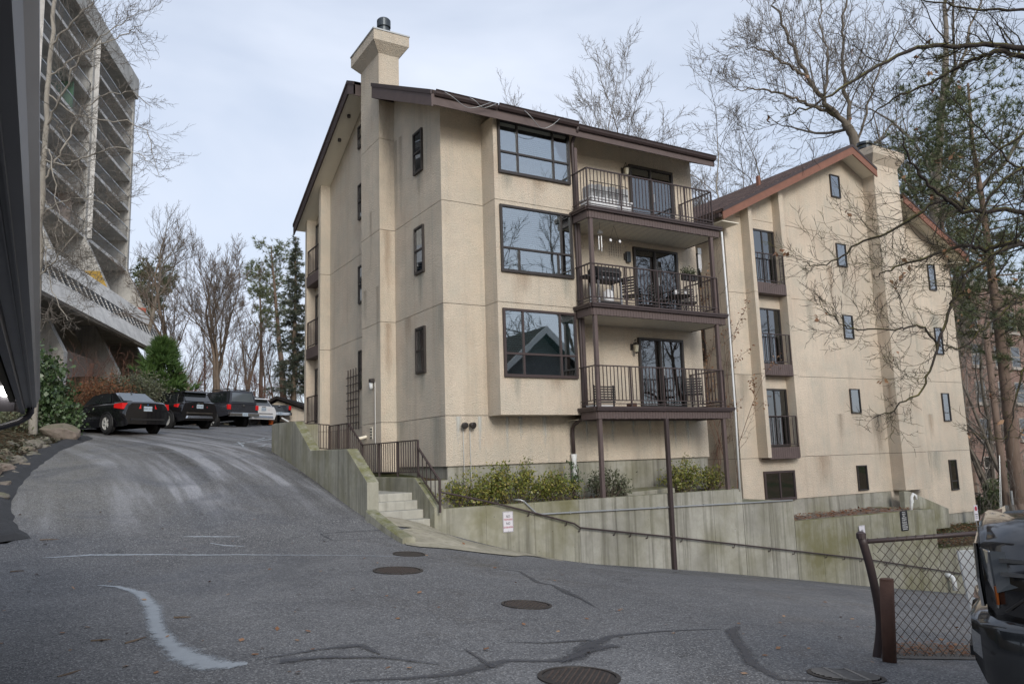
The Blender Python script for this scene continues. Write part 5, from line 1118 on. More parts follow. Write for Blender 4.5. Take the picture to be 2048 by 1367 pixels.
# thicket
def thicket(name, label, pts, seed, h, mat='twig_red'):
    b = Bare(seed)
    for p in pts:
        for j in range(9):
            v = Vector(p)+Vector((b.r.gauss(0, .7), b.r.gauss(0, .7), -.2)); b.grow(v, Vector((b.r.gauss(0, .35), b.r.gauss(0, .35), 1)), h*b.r.uniform(.5, 1.0), .022, 1, 3, .25, .06, (20, 50), (2, 4), (.4, .7), .008)
    m = MB()
    for lev, P_, R__ in b.lines: m.tube(P_, R__, 3, caps=False)
    o = m.build(name, M[mat]); return tag(o, label, 'undergrowth', kind='stuff')
thicket('undergrowth', 'reddish bare brushwood below the trees at the end of the drive', [tuple(gp(px, 803, D, -.2)) for px, D in ((470, 56), (500, 56), (525, 54), (552, 56), (580, 54), (520, 60), (600, 56), (440, 58), (380, 55), (350, 52), (410, 60))], 91, 2.3)
thicket('undergrowth', 'bare reddish brushwood on the bank under the tower', [tuple(gp(px, py, D, -.5)) for px, py, D in ((215, 755, 48), (190, 760, 46), (240, 765, 50), (265, 770, 50), (165, 745, 46), (375, 800, 46))], 92, 1.9)
thicket('undergrowth', 'hazy bare brushwood filling the background behind the saplings', [tuple(gp(px, 800, D, -.3)) for px, D in ((345, 72), (370, 76), (395, 74), (420, 78), (445, 74), (470, 78), (495, 74), (520, 78), (545, 74), (570, 78), (595, 74), (330, 66), (610, 70))], 94, 5.5, 'twig')
# pale tree in front of the tower
def smooth_line(P_, n=5):
    P_ = [Vector(p) for p in P_]; Q = [P_[0]+(P_[0]-P_[1])]+P_+[P_[-1]+(P_[-1]-P_[-2])]; out = []
    for k in range(1, len(Q)-2):
        for j in range(n):
            u = j/n; a, b_, c, d = Q[k-1], Q[k], Q[k+1], Q[k+2]; out.append(.5*((2*b_)+(c-a)*u+(2*a-5*b_+4*c-d)*u*u+(3*b_-a-3*c+d)*u**3))
    return out+[P_[-1]]
def limb(bare, P_, r0, r1, ntw, Ltw, lev=1, maxlev=3, up=.25, ang=(35, 75), rmin=.0035, n=6, jit=.02, start=.12, nch=(2, 4), rtw=.45):
    """a limb through given points with side shoots grown from it"""
    L = smooth_line(P_, n); rn = bare.r; L = [p+Vector((rn.gauss(0, jit), rn.gauss(0, jit), rn.gauss(0, jit)))*(0 < k < len(L)-1) for k, p in enumerate(L)]
    R__ = [r0+(r1-r0)*k/(len(L)-1) for k in range(len(L))]; bare.lines.append((0, L, R__))
    for j in range(ntw):
        u = start+(1-start)*(j+rn.random())/ntw; k = min(len(L)-2, int(u*(len(L)-1))); d = (L[k+1]-L[k]).normalized(); ax = d.cross(bare.rv()).normalized(); a = R_(rn.uniform(*ang)); nd = d*math.cos(a)+ax*math.sin(a)+Vector((0, 0, up))
        bare.grow(L[k], nd.normalized(), Ltw*rn.uniform(.45, 1.15)*(1.1-.5*u), max(rmin, R__[k]*rtw*rn.uniform(.7, 1.1)), lev, maxlev, .20, .07, (25, 55), nch, (.40, .70), rmin, .45, .15)
    return L
def finish_limbs(bare, t, bark, twig, cut=.012):
    tr, cr = MB(), MB()
    for lev, pts, rads in bare.lines: (tr if lev == 0 else cr).tube(pts, rads, 8 if lev == 0 else (5 if rads[0] > cut else 3), caps=False)
    tr.build('trunk', M[bark], t, smooth=True); cr.build('crown', M[twig], t, smooth=True)
pb = gp(66, 868, 24); pt_ = thing('bare_tree', 'pale barked leafless tree spreading in front of the concrete tower', 'tree', pb); pbb = Bare(93)
limb(pbb, [pb, gp(70, 700, 24), gp(78, 520, 24), gp(88, 330, 24), (gp(98, 150, 24)), gp(110, -20, 24), gp(118, -160, 24)], .13, .04, 0, 1)
for px0, py0, pts, r0 in ((74, 560, [(110, 520, 23.6), (150, 470, 23.2), (190, 440, 23)], .045), (76, 500, [(120, 500, 24.5), (170, 540, 25), (205, 560, 25.2)], .035), (80, 430, [(130, 400, 23.5), (190, 400, 23), (240, 430, 22.6)], .045), (86, 360, [(125, 300, 24), (170, 215, 24.4), (250, 185, 24.6), (305, 215, 24.8)], .06),
    (90, 320, [(140, 330, 23.6), (200, 300, 23.2), (262, 300, 23), (308, 330, 23)], .05), (95, 250, [(130, 180, 23.4), (165, 110, 23), (225, 60, 22.8), (290, 20, 22.6)], .06), (96, 210, [(120, 260, 24.5), (155, 320, 24.8), (175, 390, 25)], .04), (100, 150, [(145, 120, 24), (200, 90, 24.2), (262, 60, 24.4), (285, 50, 24.4)], .05),
    (104, 90, [(150, 40, 23.6), (200, -10, 23.4), (260, -40, 23.2)], .055), (84, 400, [(110, 430, 24.2), (118, 520, 24.4), (160, 580, 24.6)], .03), (92, 290, [(105, 330, 23.6), (112, 410, 23.4), (130, 470, 23.2)], .04), (98, 190, [(150, 230, 24.2), (215, 240, 24.4), (290, 260, 24.6), (318, 350, 24.8)], .045), (80, 460, [(105, 580, 23.8), (135, 640, 23.6)], .028)):
    limb(pbb, [gp(px0, py0, 24)]+[gp(*q) for q in pts], r0*.6, .008, 24, 1.35, 1, 3, .10, (30, 75), .0055, jit=.035, nch=(3, 5), rtw=.42)
finish_limbs(pbb, pt_, 'bark_pale', 'twig_grey')
# ------------------------------------------------------------------ right side
RG = 'bare trees behind the buildings'
r1b = tz(1738, 48); r1t = thing('bare_tree', 'tall leafless tree rising behind the ridge of the right building', 'tree', r1b, 0, RG); r1 = Bare(101)
limb(r1, [r1b, gp(1730, 600, 48), gp(1722, 400, 48), gp(1712, 290, 48), gp(1690, 245, 48)], .42, .25, 3, 6, 1, 4, .2)
for r0, pts in ((.30, [(1690, 245, 48), (1650, 205, 47.6), (1612, 150, 47.2), (1575, 70, 47), (1545, 0, 46.8), (1525, -80, 46.6)]), (.24, [(1706, 275, 48), (1692, 170, 48.4), (1686, 80, 48.6), (1692, -20, 48.8), (1700, -120, 49)]), (.20, [(1680, 235, 48), (1610, 205, 47.5), (1560, 185, 47), (1510, 178, 46.6), (1468, 182, 46.2)]), (.16, [(1650, 205, 47.6), (1655, 120, 48), (1640, 40, 48.4), (1650, -60, 48.6)]), (.16, [(1612, 150, 47.2), (1570, 130, 46.6), (1530, 100, 46), (1490, 95, 45.6)]), (.14, [(1712, 290, 48), (1740, 200, 47.2), (1770, 120, 46.6), (1800, 40, 46)])):
    limb(r1, [gp(*q) for q in pts], r0*.58, .022, 20, 3.6, 1, 4, .25, (25, 60), .013, jit=.08, start=.08, nch=(2, 4), rtw=.36)
finish_limbs(r1, r1t, 'bark_grey', 'twig_grey', .03)
bare_tree('bare_tree', 'tall straight leafless tree above the right building chimney', tz(1848, 44), 102, 52.0, .46, (-.02, 0, 1), 5, 'bark_grey', 'twig_grey', RG, ang=(30, 60), trop=.05, nch=(4, 6), ratio=(.26, .44), rmin=.012, start=.4)
bare_tree('bare_tree', 'leafless tree filling the gap between the two building roofs', tz(1418, 52), 103, 33.0, .34, (0, .05, 1), 5, 'bark_pale', 'twig_grey', RG, stems=3, ang=(22, 48), trop=.03, nch=(3, 5), ratio=(.5, .7), rmin=.012, start=.45)
bare_tree('bare_tree', 'leafless crown showing above the main building roof, left one', tz(1165, 66), 104, 43, .4, (0, 0, 1), 5, 'bark_grey', 'twig_grey', RG, stems=2, ang=(22, 50), trop=.05, nch=(4, 6), ratio=(.46, .66), rmin=.014, start=.5)
bare_tree('bare_tree', 'leafless crown showing above the main building roof, right one', tz(1265, 62), 105, 41, .4, (.03, 0, 1), 5, 'bark_grey', 'twig_grey', RG, stems=2, ang=(22, 50), trop=.05, nch=(4, 6), ratio=(.46, .66), rmin=.014, start=.5)
bare_tree('bare_tree', 'leafless tree at the far right behind the pines', tz(1960, 55), 106, 44, .4, (0, 0, 1), 4, 'bark_grey', 'twig_grey', RG, stems=2, ang=(18, 42), trop=.07, nch=(4, 6), ratio=(.4, .6), rmin=.013, start=.35)
conifer('pine_tree', 'tall ponderosa pine with a thick reddish trunk at the right edge', tz(2016, 36), 111, 24.0, .36, 'pine', 4.4, .40, 80, 1900, length=.36, width=.016, nn=16, lean=(-.01, 0, 1))
conifer('pine_tree', 'second pine behind the ponderosa with a slimmer trunk', tz(1925, 46), 112, 24.5, .3, 'pine', 3.2, .45, 70, 1300, length=.40, width=.02, nn=14)
FIRL = ['low dark fir just right of the utility pole', 'tallest dark fir left of the thick ponderosa trunk', 'dark fir right of the ponderosa trunk at the picture edge', 'smallest fir close to the corner of the right building']
for k, (px, D, h) in enumerate(((1965, 38, 5.0), (2000, 40, 6.0), (2040, 37, 5.5), (1945, 42, 4.2))):
    q = tz(px, D); conifer('young_fir', FIRL[k], q, 115+k, h, .1, 'spruce', 1.9, .04, 60, 900, 'needle_pine', 'bark_brown', length=.3, width=.03, group='evergreens by the brick building')

bare_tree('bare_tree', 'thin leafless tree in front of the red brick building', tz(1975, 42), 107, 22, .16, (0, 0, 1), 4, 'bark_grey', 'twig_grey', RG, stems=2, ang=(25, 55), trop=.04, nch=(4, 6), ratio=(.42, .62), rmin=.011, start=.2)
bare_tree('bare_tree', 'thin leafless tree at the right edge in front of the brick wall', tz(2035, 40), 108, 20, .15, (0, 0, 1), 4, 'bark_grey', 'twig_grey', RG, stems=2, ang=(25, 55), trop=.04, nch=(4, 6), ratio=(.42, .62), rmin=.011, start=.2)
thicket('undergrowth', 'tangled bare brushwood before the brick building', [tz(px, D) for px, D in ((1950, 36), (1975, 34), (2005, 35), (2035, 33), (1990, 38), (2020, 38))], 95, 4.5, 'twig_grey')
# ------------------------------------------------------------------ vehicles
def paint(name, col, rough=.18, metal=.0):
    t = NT(name); p = t.pos(world=False); t.set(color=t.mix(t.noise(p, 2, 3), tuple(c*.85 for c in col), col), rough=rough, metal=metal, coat=.9, coat_rough=.04); return t.m
M['paint_black'] = paint('paint_black', (.008, .008, .010)); M['paint_grey'] = paint('paint_graphite', (.028, .030, .038), .25); M['paint_white'] = paint('paint_white', (.72, .72, .72)); M['paint_dk'] = paint('paint_dark', (.012, .014, .017))
M['carglass'] = NT('car_glass').set(color=(.015, .018, .020), rough=.04, spec=.9, coat=.6).m; M['carglass_lt'] = NT('car_glass_rear').set(color=(.10, .115, .125), rough=.06, spec=1.0, coat=1.0).m
M['tyre'] = plain('tyre', (.014, .014, .015), .85); M['rim'] = plain('alloy_rim', (.52, .52, .50), .35, .15, var=.2); M['chrome'] = plain('chrome', (.6, .6, .6), .15, 1.0, var=.05); M['plastic'] = plain('black_plastic', (.014, .014, .015), .6)
M['taillight'] = NT('tail_light').set(color=(.50, .010, .012), rough=.15, coat=1.0, emit=(.6, .01, .01), emit_s=.12).m; M['plate'] = plain('plate_blue_white', (.42, .50, .58), .5, var=.12, scale=30); M['lens'] = NT('clear_lens').set(color=(.28, .30, .31), rough=.08, coat=1.0, spec=.8).m
_wheel = {}
def wheel_parts(root, x, y, r, w, rim='rim', spokes=5):
    side = 1 if y > 0 else -1; key = (r, w, rim, spokes)
    if key not in _wheel:
        ty = MB().lathe((0, -w/2, 0), [(r*.66, 0), (r*.93, 0), (r, w*.18), (r, w*.82), (r*.93, w), (r*.66, w), (r*.66, w*.7)], 28, (0, 1, 0)).mesh('tyre', M['tyre'], smooth=False)
        rm = MB().lathe((0, w*.5-.07, 0), [(.03, .045), (.05, .05), (r*.16, .05), (r*.17, .02), (r*.60, 0), (r*.62, .055), (r*.68, .06), (r*.68, -.05)], 28, (0, 1, 0))
        for k in range(spokes):
            a = 2*math.pi*k/spokes
            for da in (-.13, .13): rm.bar((math.cos(a)*r*.1, w*.5-.02, math.sin(a)*r*.1), (math.cos(a+da)*r*.64, w*.5-.025, math.sin(a+da)*r*.64), r*.11, .03, up=(0, 1, 0))
        dk = MB().lathe((0, w*.5-.06, 0), [(r*.2, 0), (r*.6, 0), (r*.6, .004)], 24, (0, 1, 0)); _wheel[key] = (ty, rm.mesh('rim', M[rim]), dk.mesh('brake_disc', M['plastic']))
    ty, rm, dk = _wheel[key]; o = link('wheel', ty, root, (x, y, r), (0, 0, 0 if side > 0 else math.pi)); link('rim', rm, o); link('brake_disc', dk, o); return o
def loft(rings, close=True):
    """rings: list of lists of points (same count) -> quads"""
    m = MB(); n = len(rings[0])
    for rg in rings: m.v += [tuple(p) for p in rg]
    for k in range(len(rings)-1):
        for j in range(n-1): a = k*n+j; m.f.append((a, a+1, a+n+1, a+n))
    m.f.append(tuple(range(n))); e = (len(rings)-1)*n; m.f.append(tuple(e+n-1-j for j in range(n))); return m
def body_ring(x, zb, zs, zt, hb, hs, ht, crown=.03):
    """lower sill, widest line, shoulder, top: half ring from left to right over the top"""
    L = [(hb, zb), (hb+.03, zb+(zs-zb)*.25), (hs, zb+(zs-zb)*.6), (hs-.005, zs), ((hs+ht)/2, (zs*.35+zt*.65)), (ht, zt), (ht*.5, zt+crown*.8)]
    return [(x, y, z) for y, z in L]+[(x, 0, zt+crown)]+[(x, -y, z) for y, z in L[::-1]]
def car_thing(name, label, px, py, D, ang, cat='car', group='cars parked along the drive', x_rear_axle=0.0):
    q = Vector(at(px, py, D)); t = thing(name, label, cat, q, R_(ang), group); return t
def add_plate(root, x, y, z, s, txt='AWX 4172'):
    p = MB().box((x-.012, y-.155, z-.08), (x+.004, y+.155, z+.08)).build('licence_plate', M['plate'], root)
    link('lettering', text_mesh(txt, .085, M['ink'], squeeze=.8), p, (x-.015, y, z-.005), (math.pi/2, 0, -math.pi/2))
def quadpart(root, name, mat, pts, th=.012, parent=None):
    P_ = [Vector(p) for p in pts]; nrm = (P_[1]-P_[0]).cross(P_[2]-P_[0]).normalized()
    return MB().prism([p+nrm*.0 for p in P_], tuple(nrm*th)).build(name, M[mat], parent or root)
def arch(t, x, y, zc, r):
    n = 20; P_ = [(x+r*math.cos(R_(-15+210*k/n)), y, zc+r*math.sin(R_(-15+210*k/n))) for k in range(n+1)]
    MB().tube(P_, .028, 6).build('wheel_arch', M['plastic'], t)
    MB().lathe((x, y*.97, zc), [(r*.3, 0), (r, 0), (r, .012)], 24, (0, 1 if y > 0 else -1, 0)).build('wheel_well', M['black'], t)
# --- sedan: origin at the rear axle centre on the ground, +x forward
def sedan():
    t = car_thing('sedan', 'glossy black saloon car nearest the camera in the parked row', 262, 866, 27.6, 116)
    R = [body_ring(-.975, .27, .66, .98, .70, .80, .60, .02), body_ring(-.93, .22, .66, 1.02, .74, .84, .62), body_ring(-.72, .20, .74, 1.06, .80, .90, .70), body_ring(-.3, .20, .80, 1.05, .82, .91, .72), body_ring(.4, .22, .82, 1.02, .83, .91, .80), body_ring(1.6, .22, .82, 1.0, .83, .91, .80), body_ring(2.3, .22, .80, .98, .82, .90, .74), body_ring(3.2, .24, .72, .86, .78, .86, .62), body_ring(3.55, .34, .62, .72, .66, .74, .5)]
    bd = loft(R).build('body', M['paint_black'], t, smooth=True, bevel=0)
    G_ = [[(-.52, .66, 1.03), (-.40, .63, 1.09), (-.40, 0, 1.10), (-.40, -.63, 1.09), (-.52, -.66, 1.03)], [(.22, .74, 1.0), (.10, .56, 1.40), (.10, 0, 1.43), (.10, -.56, 1.40), (.22, -.74, 1.0)], [(.9, .76, .98), (.9, .58, 1.43), (.9, 0, 1.46), (.9, -.58, 1.43), (.9, -.76, .98)], [(1.6, .75, .97), (1.45, .56, 1.39), (1.45, 0, 1.42), (1.45, -.56, 1.39), (1.6, -.75, .97)], [(2.35, .68, .95), (2.2, .62, .98), (2.2, 0, .99), (2.2, -.62, .98), (2.35, -.68, .95)]]
    loft(G_).build('cabin', M['paint_black'], t, smooth=False)
    quadpart(t, 'rear_window', 'carglass_lt', [(-.44, .58, 1.095), (.06, .50, 1.405), (.06, -.50, 1.405), (-.44, -.58, 1.095)][::-1], .012)
    quadpart(t, 'windscreen', 'carglass', [(2.16, .58, 1.0), (1.5, .50, 1.38), (1.5, -.50, 1.38), (2.16, -.58, 1.0)], .012)
    for s in (1, -1):
        y0, y1 = .755*s, .605*s
        for a, b, c, d in ((.05, .78, .78, .30), (.84, 1.75, 1.42, .84)):
            p = [(a+.02, y0*.985, 1.06), (b, y0, 1.05), (c, y1, 1.37), (d, y1, 1.37)]; quadpart(t, 'side_window', 'carglass', p if s < 0 else p[::-1], .012)
        # wrap-round tail lamp
        MB().hexa([(-.99, .26*s, .80), (-.90, .26*s, .80), (-.46, .93*s, .84), (-.86, .87*s, .78)][::s], [(-.975, .26*s, .97), (-.90, .26*s, .97), (-.46, .925*s, .97), (-.84, .87*s, .99)][::s]).build('tail_light', M['taillight'], t, smooth=False)
        MB().box((-.97, .50*s, .50), (-.93, .70*s, .545)).build('reflector', M['taillight'], t)
        MB().hexa([(.9, .90*s, .82), (1.05, .90*s, .82), (1.05, .925*s, .82), (.9, .925*s, .82)], [(.9, .90*s, .85), (1.05, .90*s, .85), (1.05, .925*s, .85), (.9, .925*s, .85)]).build('door_handle', M['paint_black'], t)
        MB().hexa([(1.75, .90*s, 1.0), (1.9, .90*s, 1.0), (1.9, 1.05*s, 1.0), (1.75, 1.05*s, 1.0)], [(1.75, .88*s, 1.13), (1.9, .88*s, 1.1), (1.9, 1.05*s, 1.1), (1.75, 1.05*s, 1.13)]).build('mirror', M['paint_black'], t, bevel=.02)
        for x in (0, 2.81):
            arch(t, x, .905*s, .33, .375); wheel_parts(t, x, .83*s, .33, .23)
    MB().box((-1.0, -.16, .705), (-.955, .16, .72)).build('trim_strip', M['chrome'], t); add_plate(t, -.975, 0, .80, 1)
    MB().box((-1.005, -.62, .40), (-.95, .62, .46)).build('bumper_trim', M['plastic'], t); MB().lathe((-.965, 0, .945), [(.038, 0), (.038, .006)], 16, (-1, 0, .1)).build('badge', M['chrome'], t); MB().lathe((-.972, 0, .946), [(.026, 0), (.026, .004)], 12, (-1, 0, .1)).build('badge', plain('badge_blue', (.05, .13, .3), .4), t)
    MB().hexa([(.0, -.03, 1.43), (.2, -.02, 1.45), (.2, .02, 1.45), (.0, .03, 1.43)], [(.0, -.004, 1.50), (.1, -.004, 1.47), (.1, .004, 1.47), (.0, .004, 1.50)]).build('antenna_fin', M['paint_black'], t)
    return t
sedan()
def suv(name, label, px, py, D, ang, pm, h=1.62, group='cars parked along the drive', roofrail=True):
    t = car_thing(name, label, px, py, D, ang, 'car', group); k = h/1.62
    R = [body_ring(-.855, .31, .72, 1.04*k, .74, .84, .70), body_ring(-.80, .30, .72, 1.08*k, .78, .88, .72), body_ring(-.45, .26, .84, 1.06*k, .82, .93, .80), body_ring(1.2, .24, .86, 1.03*k, .84, .93, .82), body_ring(2.4, .26, .84, 1.0*k, .82, .92, .76), body_ring(3.3, .30, .76, .92*k, .76, .86, .62), body_ring(3.55, .4, .64, .78*k, .62, .72, .5)]
    loft(R).build('body', M[pm], t, smooth=True)
    G_ = [[(-.74, .70, 1.04*k), (-.60, .60, 1.30*k), (-.60, 0, 1.31*k), (-.60, -.60, 1.30*k), (-.74, -.70, 1.04*k)], [(-.35, .76, 1.02*k), (-.40, .60, 1.54*k), (-.40, 0, 1.57*k), (-.40, -.60, 1.54*k), (-.35, -.76, 1.02*k)], [(.9, .78, 1.0*k), (.8, .62, 1.60*k), (.8, 0, 1.62*k), (.8, -.62, 1.60*k), (.9, -.78, 1.0*k)], [(1.7, .77, 1.0*k), (1.5, .60, 1.53*k), (1.5, 0, 1.56*k), (1.5, -.60, 1.53*k), (1.7, -.77, 1.0*k)], [(2.45, .70, 1.0*k), (2.3, .66, 1.03*k), (2.3, 0, 1.04*k), (2.3, -.66, 1.03*k), (2.45, -.70, 1.0*k)]]
    loft(G_).build('cabin', M[pm], t)
    quadpart(t, 'rear_window', 'carglass', [(-.725, .60, 1.12*k), (-.47, .53, 1.48*k), (-.47, -.53, 1.48*k), (-.725, -.60, 1.12*k)][::-1], .014)
    MB().hexa([(-.66, -.58, 1.50*k), (-.40, -.58, 1.50*k), (-.40, .58, 1.50*k), (-.66, .58, 1.50*k)], [(-.60, -.56, 1.56*k), (-.36, -.57, 1.585*k), (-.36, .57, 1.585*k), (-.60, .56, 1.56*k)]).build('spoiler', M[pm], t, bevel=.01)
    for s in (1, -1):
        for a, b, c, d in ((-.30, .20, .18, -.26), (.26, .95, .90, .24), (1.01, 1.85, 1.52, .97)):
            p = [(a, .775*s, 1.07*k), (b, .79*s, 1.06*k), (c, .645*s, 1.48*k), (d, .64*s, 1.46*k)]; quadpart(t, 'side_window', 'carglass', p if s < 0 else p[::-1], .012)
        MB().bar((-.3, .80*s, 1.05*k), (1.9, .81*s, 1.035*k), .015, .02).build('window_trim', M['chrome'], t)
        if roofrail: MB().tube([(-.3, .60*s, 1.585*k), (-.1, .60*s, 1.645*k), (1.2, .60*s, 1.65*k), (1.45, .6*s, 1.57*k)], .018, 6).build('roof_rail', M['chrome'], t)
        MB().hexa([(-.87, .34*s, .86*k), (-.82, .34*s, .86*k), (-.40, .925*s, .90*k), (-.60, .90*s, .86*k)][::s], [(-.84, .34*s, 1.0*k), (-.80, .34*s, 1.0*k), (-.40, .915*s, .985*k), (-.60, .90*s, 1.0*k)][::s]).build('tail_light', M['taillight'], t)
        MB().hexa([(1.8, .90*s, 1.03*k), (1.95, .90*s, 1.03*k), (1.95, 1.06*s, 1.03*k), (1.8, 1.06*s, 1.03*k)], [(1.8, .9*s, 1.17*k), (1.95, .9*s, 1.14*k), (1.95, 1.06*s, 1.14*k), (1.8, 1.06*s, 1.17*k)]).build('mirror', M[pm], t, bevel=.02)
        for x in (0, 2.68):
            arch(t, x, .925*s, .36, .42); wheel_parts(t, x, .85*s, .36, .24, 'rim', 10)
    MB().hexa([(-.92, -.62, .40), (-.80, -.70, .40), (-.80, .70, .40), (-.92, .62, .40)], [(-.90, -.58, .50), (-.80, -.66, .50), (-.80, .66, .50), (-.90, .58, .50)]).build('skid_plate', M['chrome'], t)
    MB().box((-.89, -.6, .60), (-.82, .6, .64)).build('bumper_trim', M['chrome'], t); add_plate(t, -.862, 0, .90*k, 1, 'BKR 2205')
    for y in (-.10, -.035, .03, .095): MB().lathe((-.868, y, 1.03*k), [(.026, 0), (.033, 0), (.033, .004), (.026, .004)], 12, (-1, 0, .1)).build('badge', M['chrome'], t)
    return t
suv('suv', 'black sport utility car parked between the black saloon and the canopy pickup', 374, 857, 33.6, 116, 'paint_black')
suv('suv', 'white car parked beyond the dark pickup with the canopy', 506, 851, 42.5, 116, 'paint_white', 1.50, roofrail=False)
def pickup(name, label, px, py, D, ang, pm, canopy=True):
    t = car_thing(name, label, px, py, D, ang, 'pickup truck')
    R = [body_ring(-1.20, .62, .80, 1.10, .86, .90, .80, 0), body_ring(-1.16, .58, .90, 1.14, .88, .92, .84, 0), body_ring(.6, .46, .92, 1.14, .88, .93, .84, 0), body_ring(2.5, .42, .92, 1.12, .87, .92, .82), body_ring(3.6, .44, .86, 1.06, .84, .90, .74), body_ring(4.1, .5, .76, .94, .74, .82, .6)]
    loft(R).build('body', M[pm], t)
    G_ = [[(.78, .80, 1.1), (.9, .66, 1.72), (.9, 0, 1.75), (.9, -.66, 1.72), (.78, -.80, 1.1)], [(1.6, .80, 1.1), (1.6, .66, 1.76), (1.6, 0, 1.79), (1.6, -.66, 1.76), (1.6, -.80, 1.1)], [(2.4, .78, 1.1), (2.1, .62, 1.72), (2.1, 0, 1.75), (2.1, -.62, 1.72), (2.4, -.78, 1.1)], [(2.9, .74, 1.08), (2.85, .7, 1.1), (2.85, 0, 1.1), (2.85, -.7, 1.1), (2.9, -.74, 1.08)]]
    loft(G_).build('cab', M[pm], t)
    quadpart(t, 'tailgate', pm, [(-1.215, .70, .70), (-1.215, .70, 1.12), (-1.215, -.70, 1.12), (-1.215, -.70, .70)][::-1], .02); MB().box((-1.245, -.10, .97), (-1.225, .10, 1.05)).build('tailgate_handle', M['plastic'], t); MB().lathe((-1.236, 0, 1.06), [(.05, 0), (.05, .008)], 14, (-1, 0, 0)).build('badge', M['chrome'], t)
    if canopy:
        C_ = [[(-1.19, .82, 1.145), (-1.05, .66, 1.80), (-1.05, 0, 1.83), (-1.05, -.66, 1.80), (-1.19, -.82, 1.145)], [(.74, .82, 1.145), (.74, .67, 1.82), (.74, 0, 1.85), (.74, -.67, 1.82), (.74, -.82, 1.145)]]; loft(C_).build('canopy', M[pm], t)
        quadpart(t, 'rear_window', 'carglass_lt', [(-1.165, .68, 1.25), (-1.075, .58, 1.70), (-1.075, -.58, 1.70), (-1.165, -.68, 1.25)][::-1], .014)
        for s in (1, -1):
            p = [(-.95, .80*s, 1.26), (.6, .80*s, 1.26), (.6, .70*s, 1.70), (-.85, .70*s, 1.70)]; quadpart(t, 'side_window', 'carglass', p if s < 0 else p[::-1], .012); MB().tube([(-.9, .6*s, 1.84), (-.85, .6*s, 1.91), (.5, .6*s, 1.91), (.6, .6*s, 1.85)], .018, 6).build('roof_rail', M['plastic'], t)
        for x in (-.6, .3): MB().bar((x, -.7, 1.90), (x, .7, 1.90), .03, .03).build('rack_bar', M['plastic'], t)
    for s in (1, -1):
        p = [(1.0, .80*s, 1.18), (2.3, .80*s, 1.18), (2.05, .67*s, 1.66), (1.05, .69*s, 1.66)]; quadpart(t, 'side_window', 'carglass', p if s < 0 else p[::-1], .012)
        MB().box((-1.225, .74*s, .86), (-1.12, .915*s, 1.10)).build('tail_light', M['taillight'], t, bevel=.01)
        for x in (0, 3.2):
            arch(t, x, .92*s, .39, .46); wheel_parts(t, x, .83*s, .39, .26)
    MB().hexa([(-1.36, -.88, .52), (-1.20, -.88, .52), (-1.20, .88, .52), (-1.36, .88, .52)], [(-1.36, -.86, .70), (-1.20, -.86, .70), (-1.20, .86, .70), (-1.36, .86, .70)]).build('rear_bumper', M['chrome'], t, bevel=.02); add_plate(t, -1.365, 0, .62, 1, 'C 48130 T')
    return t
pickup('pickup_truck', 'dark grey pickup with a windowed canopy in the parked row', 455, 856, 39.5, 116, 'paint_grey')
pickup('pickup_truck', 'black open bed pickup last in the parked row beside the orange bollard', 530, 850, 46.5, 116, 'paint_dk', False)
M['lens_dk'] = NT('smoked_lens').set(color=(.085, .095, .105), rough=.07, coat=1.0, spec=.9).m
# ------------------------------------------------------------------ black pickup nose at the right edge
cb = Vector((-_fw[0], -_fw[1], 0)).normalized(); vr = Vector(ray(1975, 1200)); vr = Vector((vr.x, vr.y, 0)).normalized(); fp = Vector((-vr.y, vr.x, 0)); th_ = R_(-1.5); fdir = (fp*math.cos(th_)-vr*math.sin(th_)).normalized(); ldir = Vector((-fdir.y, fdir.x, 0))
A_ = Vector(at(1976, 1250, 4.7)); org = A_-ldir*.93; gz_ = -.16; org.z = gz_
tk = thing('pickup_truck', 'black full size pickup whose nose pokes in at the right edge', 'pickup truck', org, math.atan2(fdir.y, fdir.x))
def tring(x, hb, zb, zm, zs, zt, hm, hs, ht, cr=.04): 
    L = [(hb, zb), (hm, zm), (hs, zs), (ht+.06, zt-.05), (ht, zt), (ht*.5, zt+cr)]
    return [(x, y, z) for y, z in L]+[(x, 0, zt+cr)]+[(x, -y, z) for y, z in L[::-1]]
# upper body: fender and hood, from the nose back
rings = [tring(.0, .60, .74, .80, 1.16, 1.24, .62, .64, .56), tring(-.05, .78, .73, .80, 1.18, 1.27, .80, .82, .68), tring(-.22, .90, .73, .82, 1.18, 1.285, .92, .93, .78), tring(-.6, .95, .73, .85, 1.18, 1.30, .97, .98, .84), tring(-1.3, .97, .62, .9, 1.18, 1.33, .99, .995, .88), tring(-1.7, .97, .6, .9, 1.18, 1.34, .99, .995, .88)]
loft(rings).build('fender_and_hood', M['paint_black'], tk, smooth=True)
rings = [tring(-1.701, .97, .45, .8, 1.18, 1.26, .99, .995, .90, .02), tring(-4.0, .97, .45, .8, 1.18, 1.26, .99, .995, .90, .02), tring(-5.6, .96, .5, .8, 1.16, 1.26, .98, .985, .90, 0)]
loft(rings).build('body', M['paint_black'], tk)
Gc = [[(-1.65, .86, 1.27), (-1.7, .84, 1.30), (-1.7, 0, 1.32), (-1.7, -.84, 1.30), (-1.65, -.86, 1.27)], [(-2.4, .84, 1.27), (-2.5, .68, 1.84), (-2.5, 0, 1.88), (-2.5, -.68, 1.84), (-2.4, -.84, 1.27)], [(-3.7, .84, 1.27), (-3.6, .68, 1.86), (-3.6, 0, 1.9), (-3.6, -.68, 1.86), (-3.7, -.84, 1.27)]]
loft(Gc).build('cab', M['paint_black'], tk)
quadpart(tk, 'windscreen', 'carglass', [(-1.75, .76, 1.33), (-2.47, .62, 1.83), (-2.47, -.62, 1.83), (-1.75, -.76, 1.33)], .014)
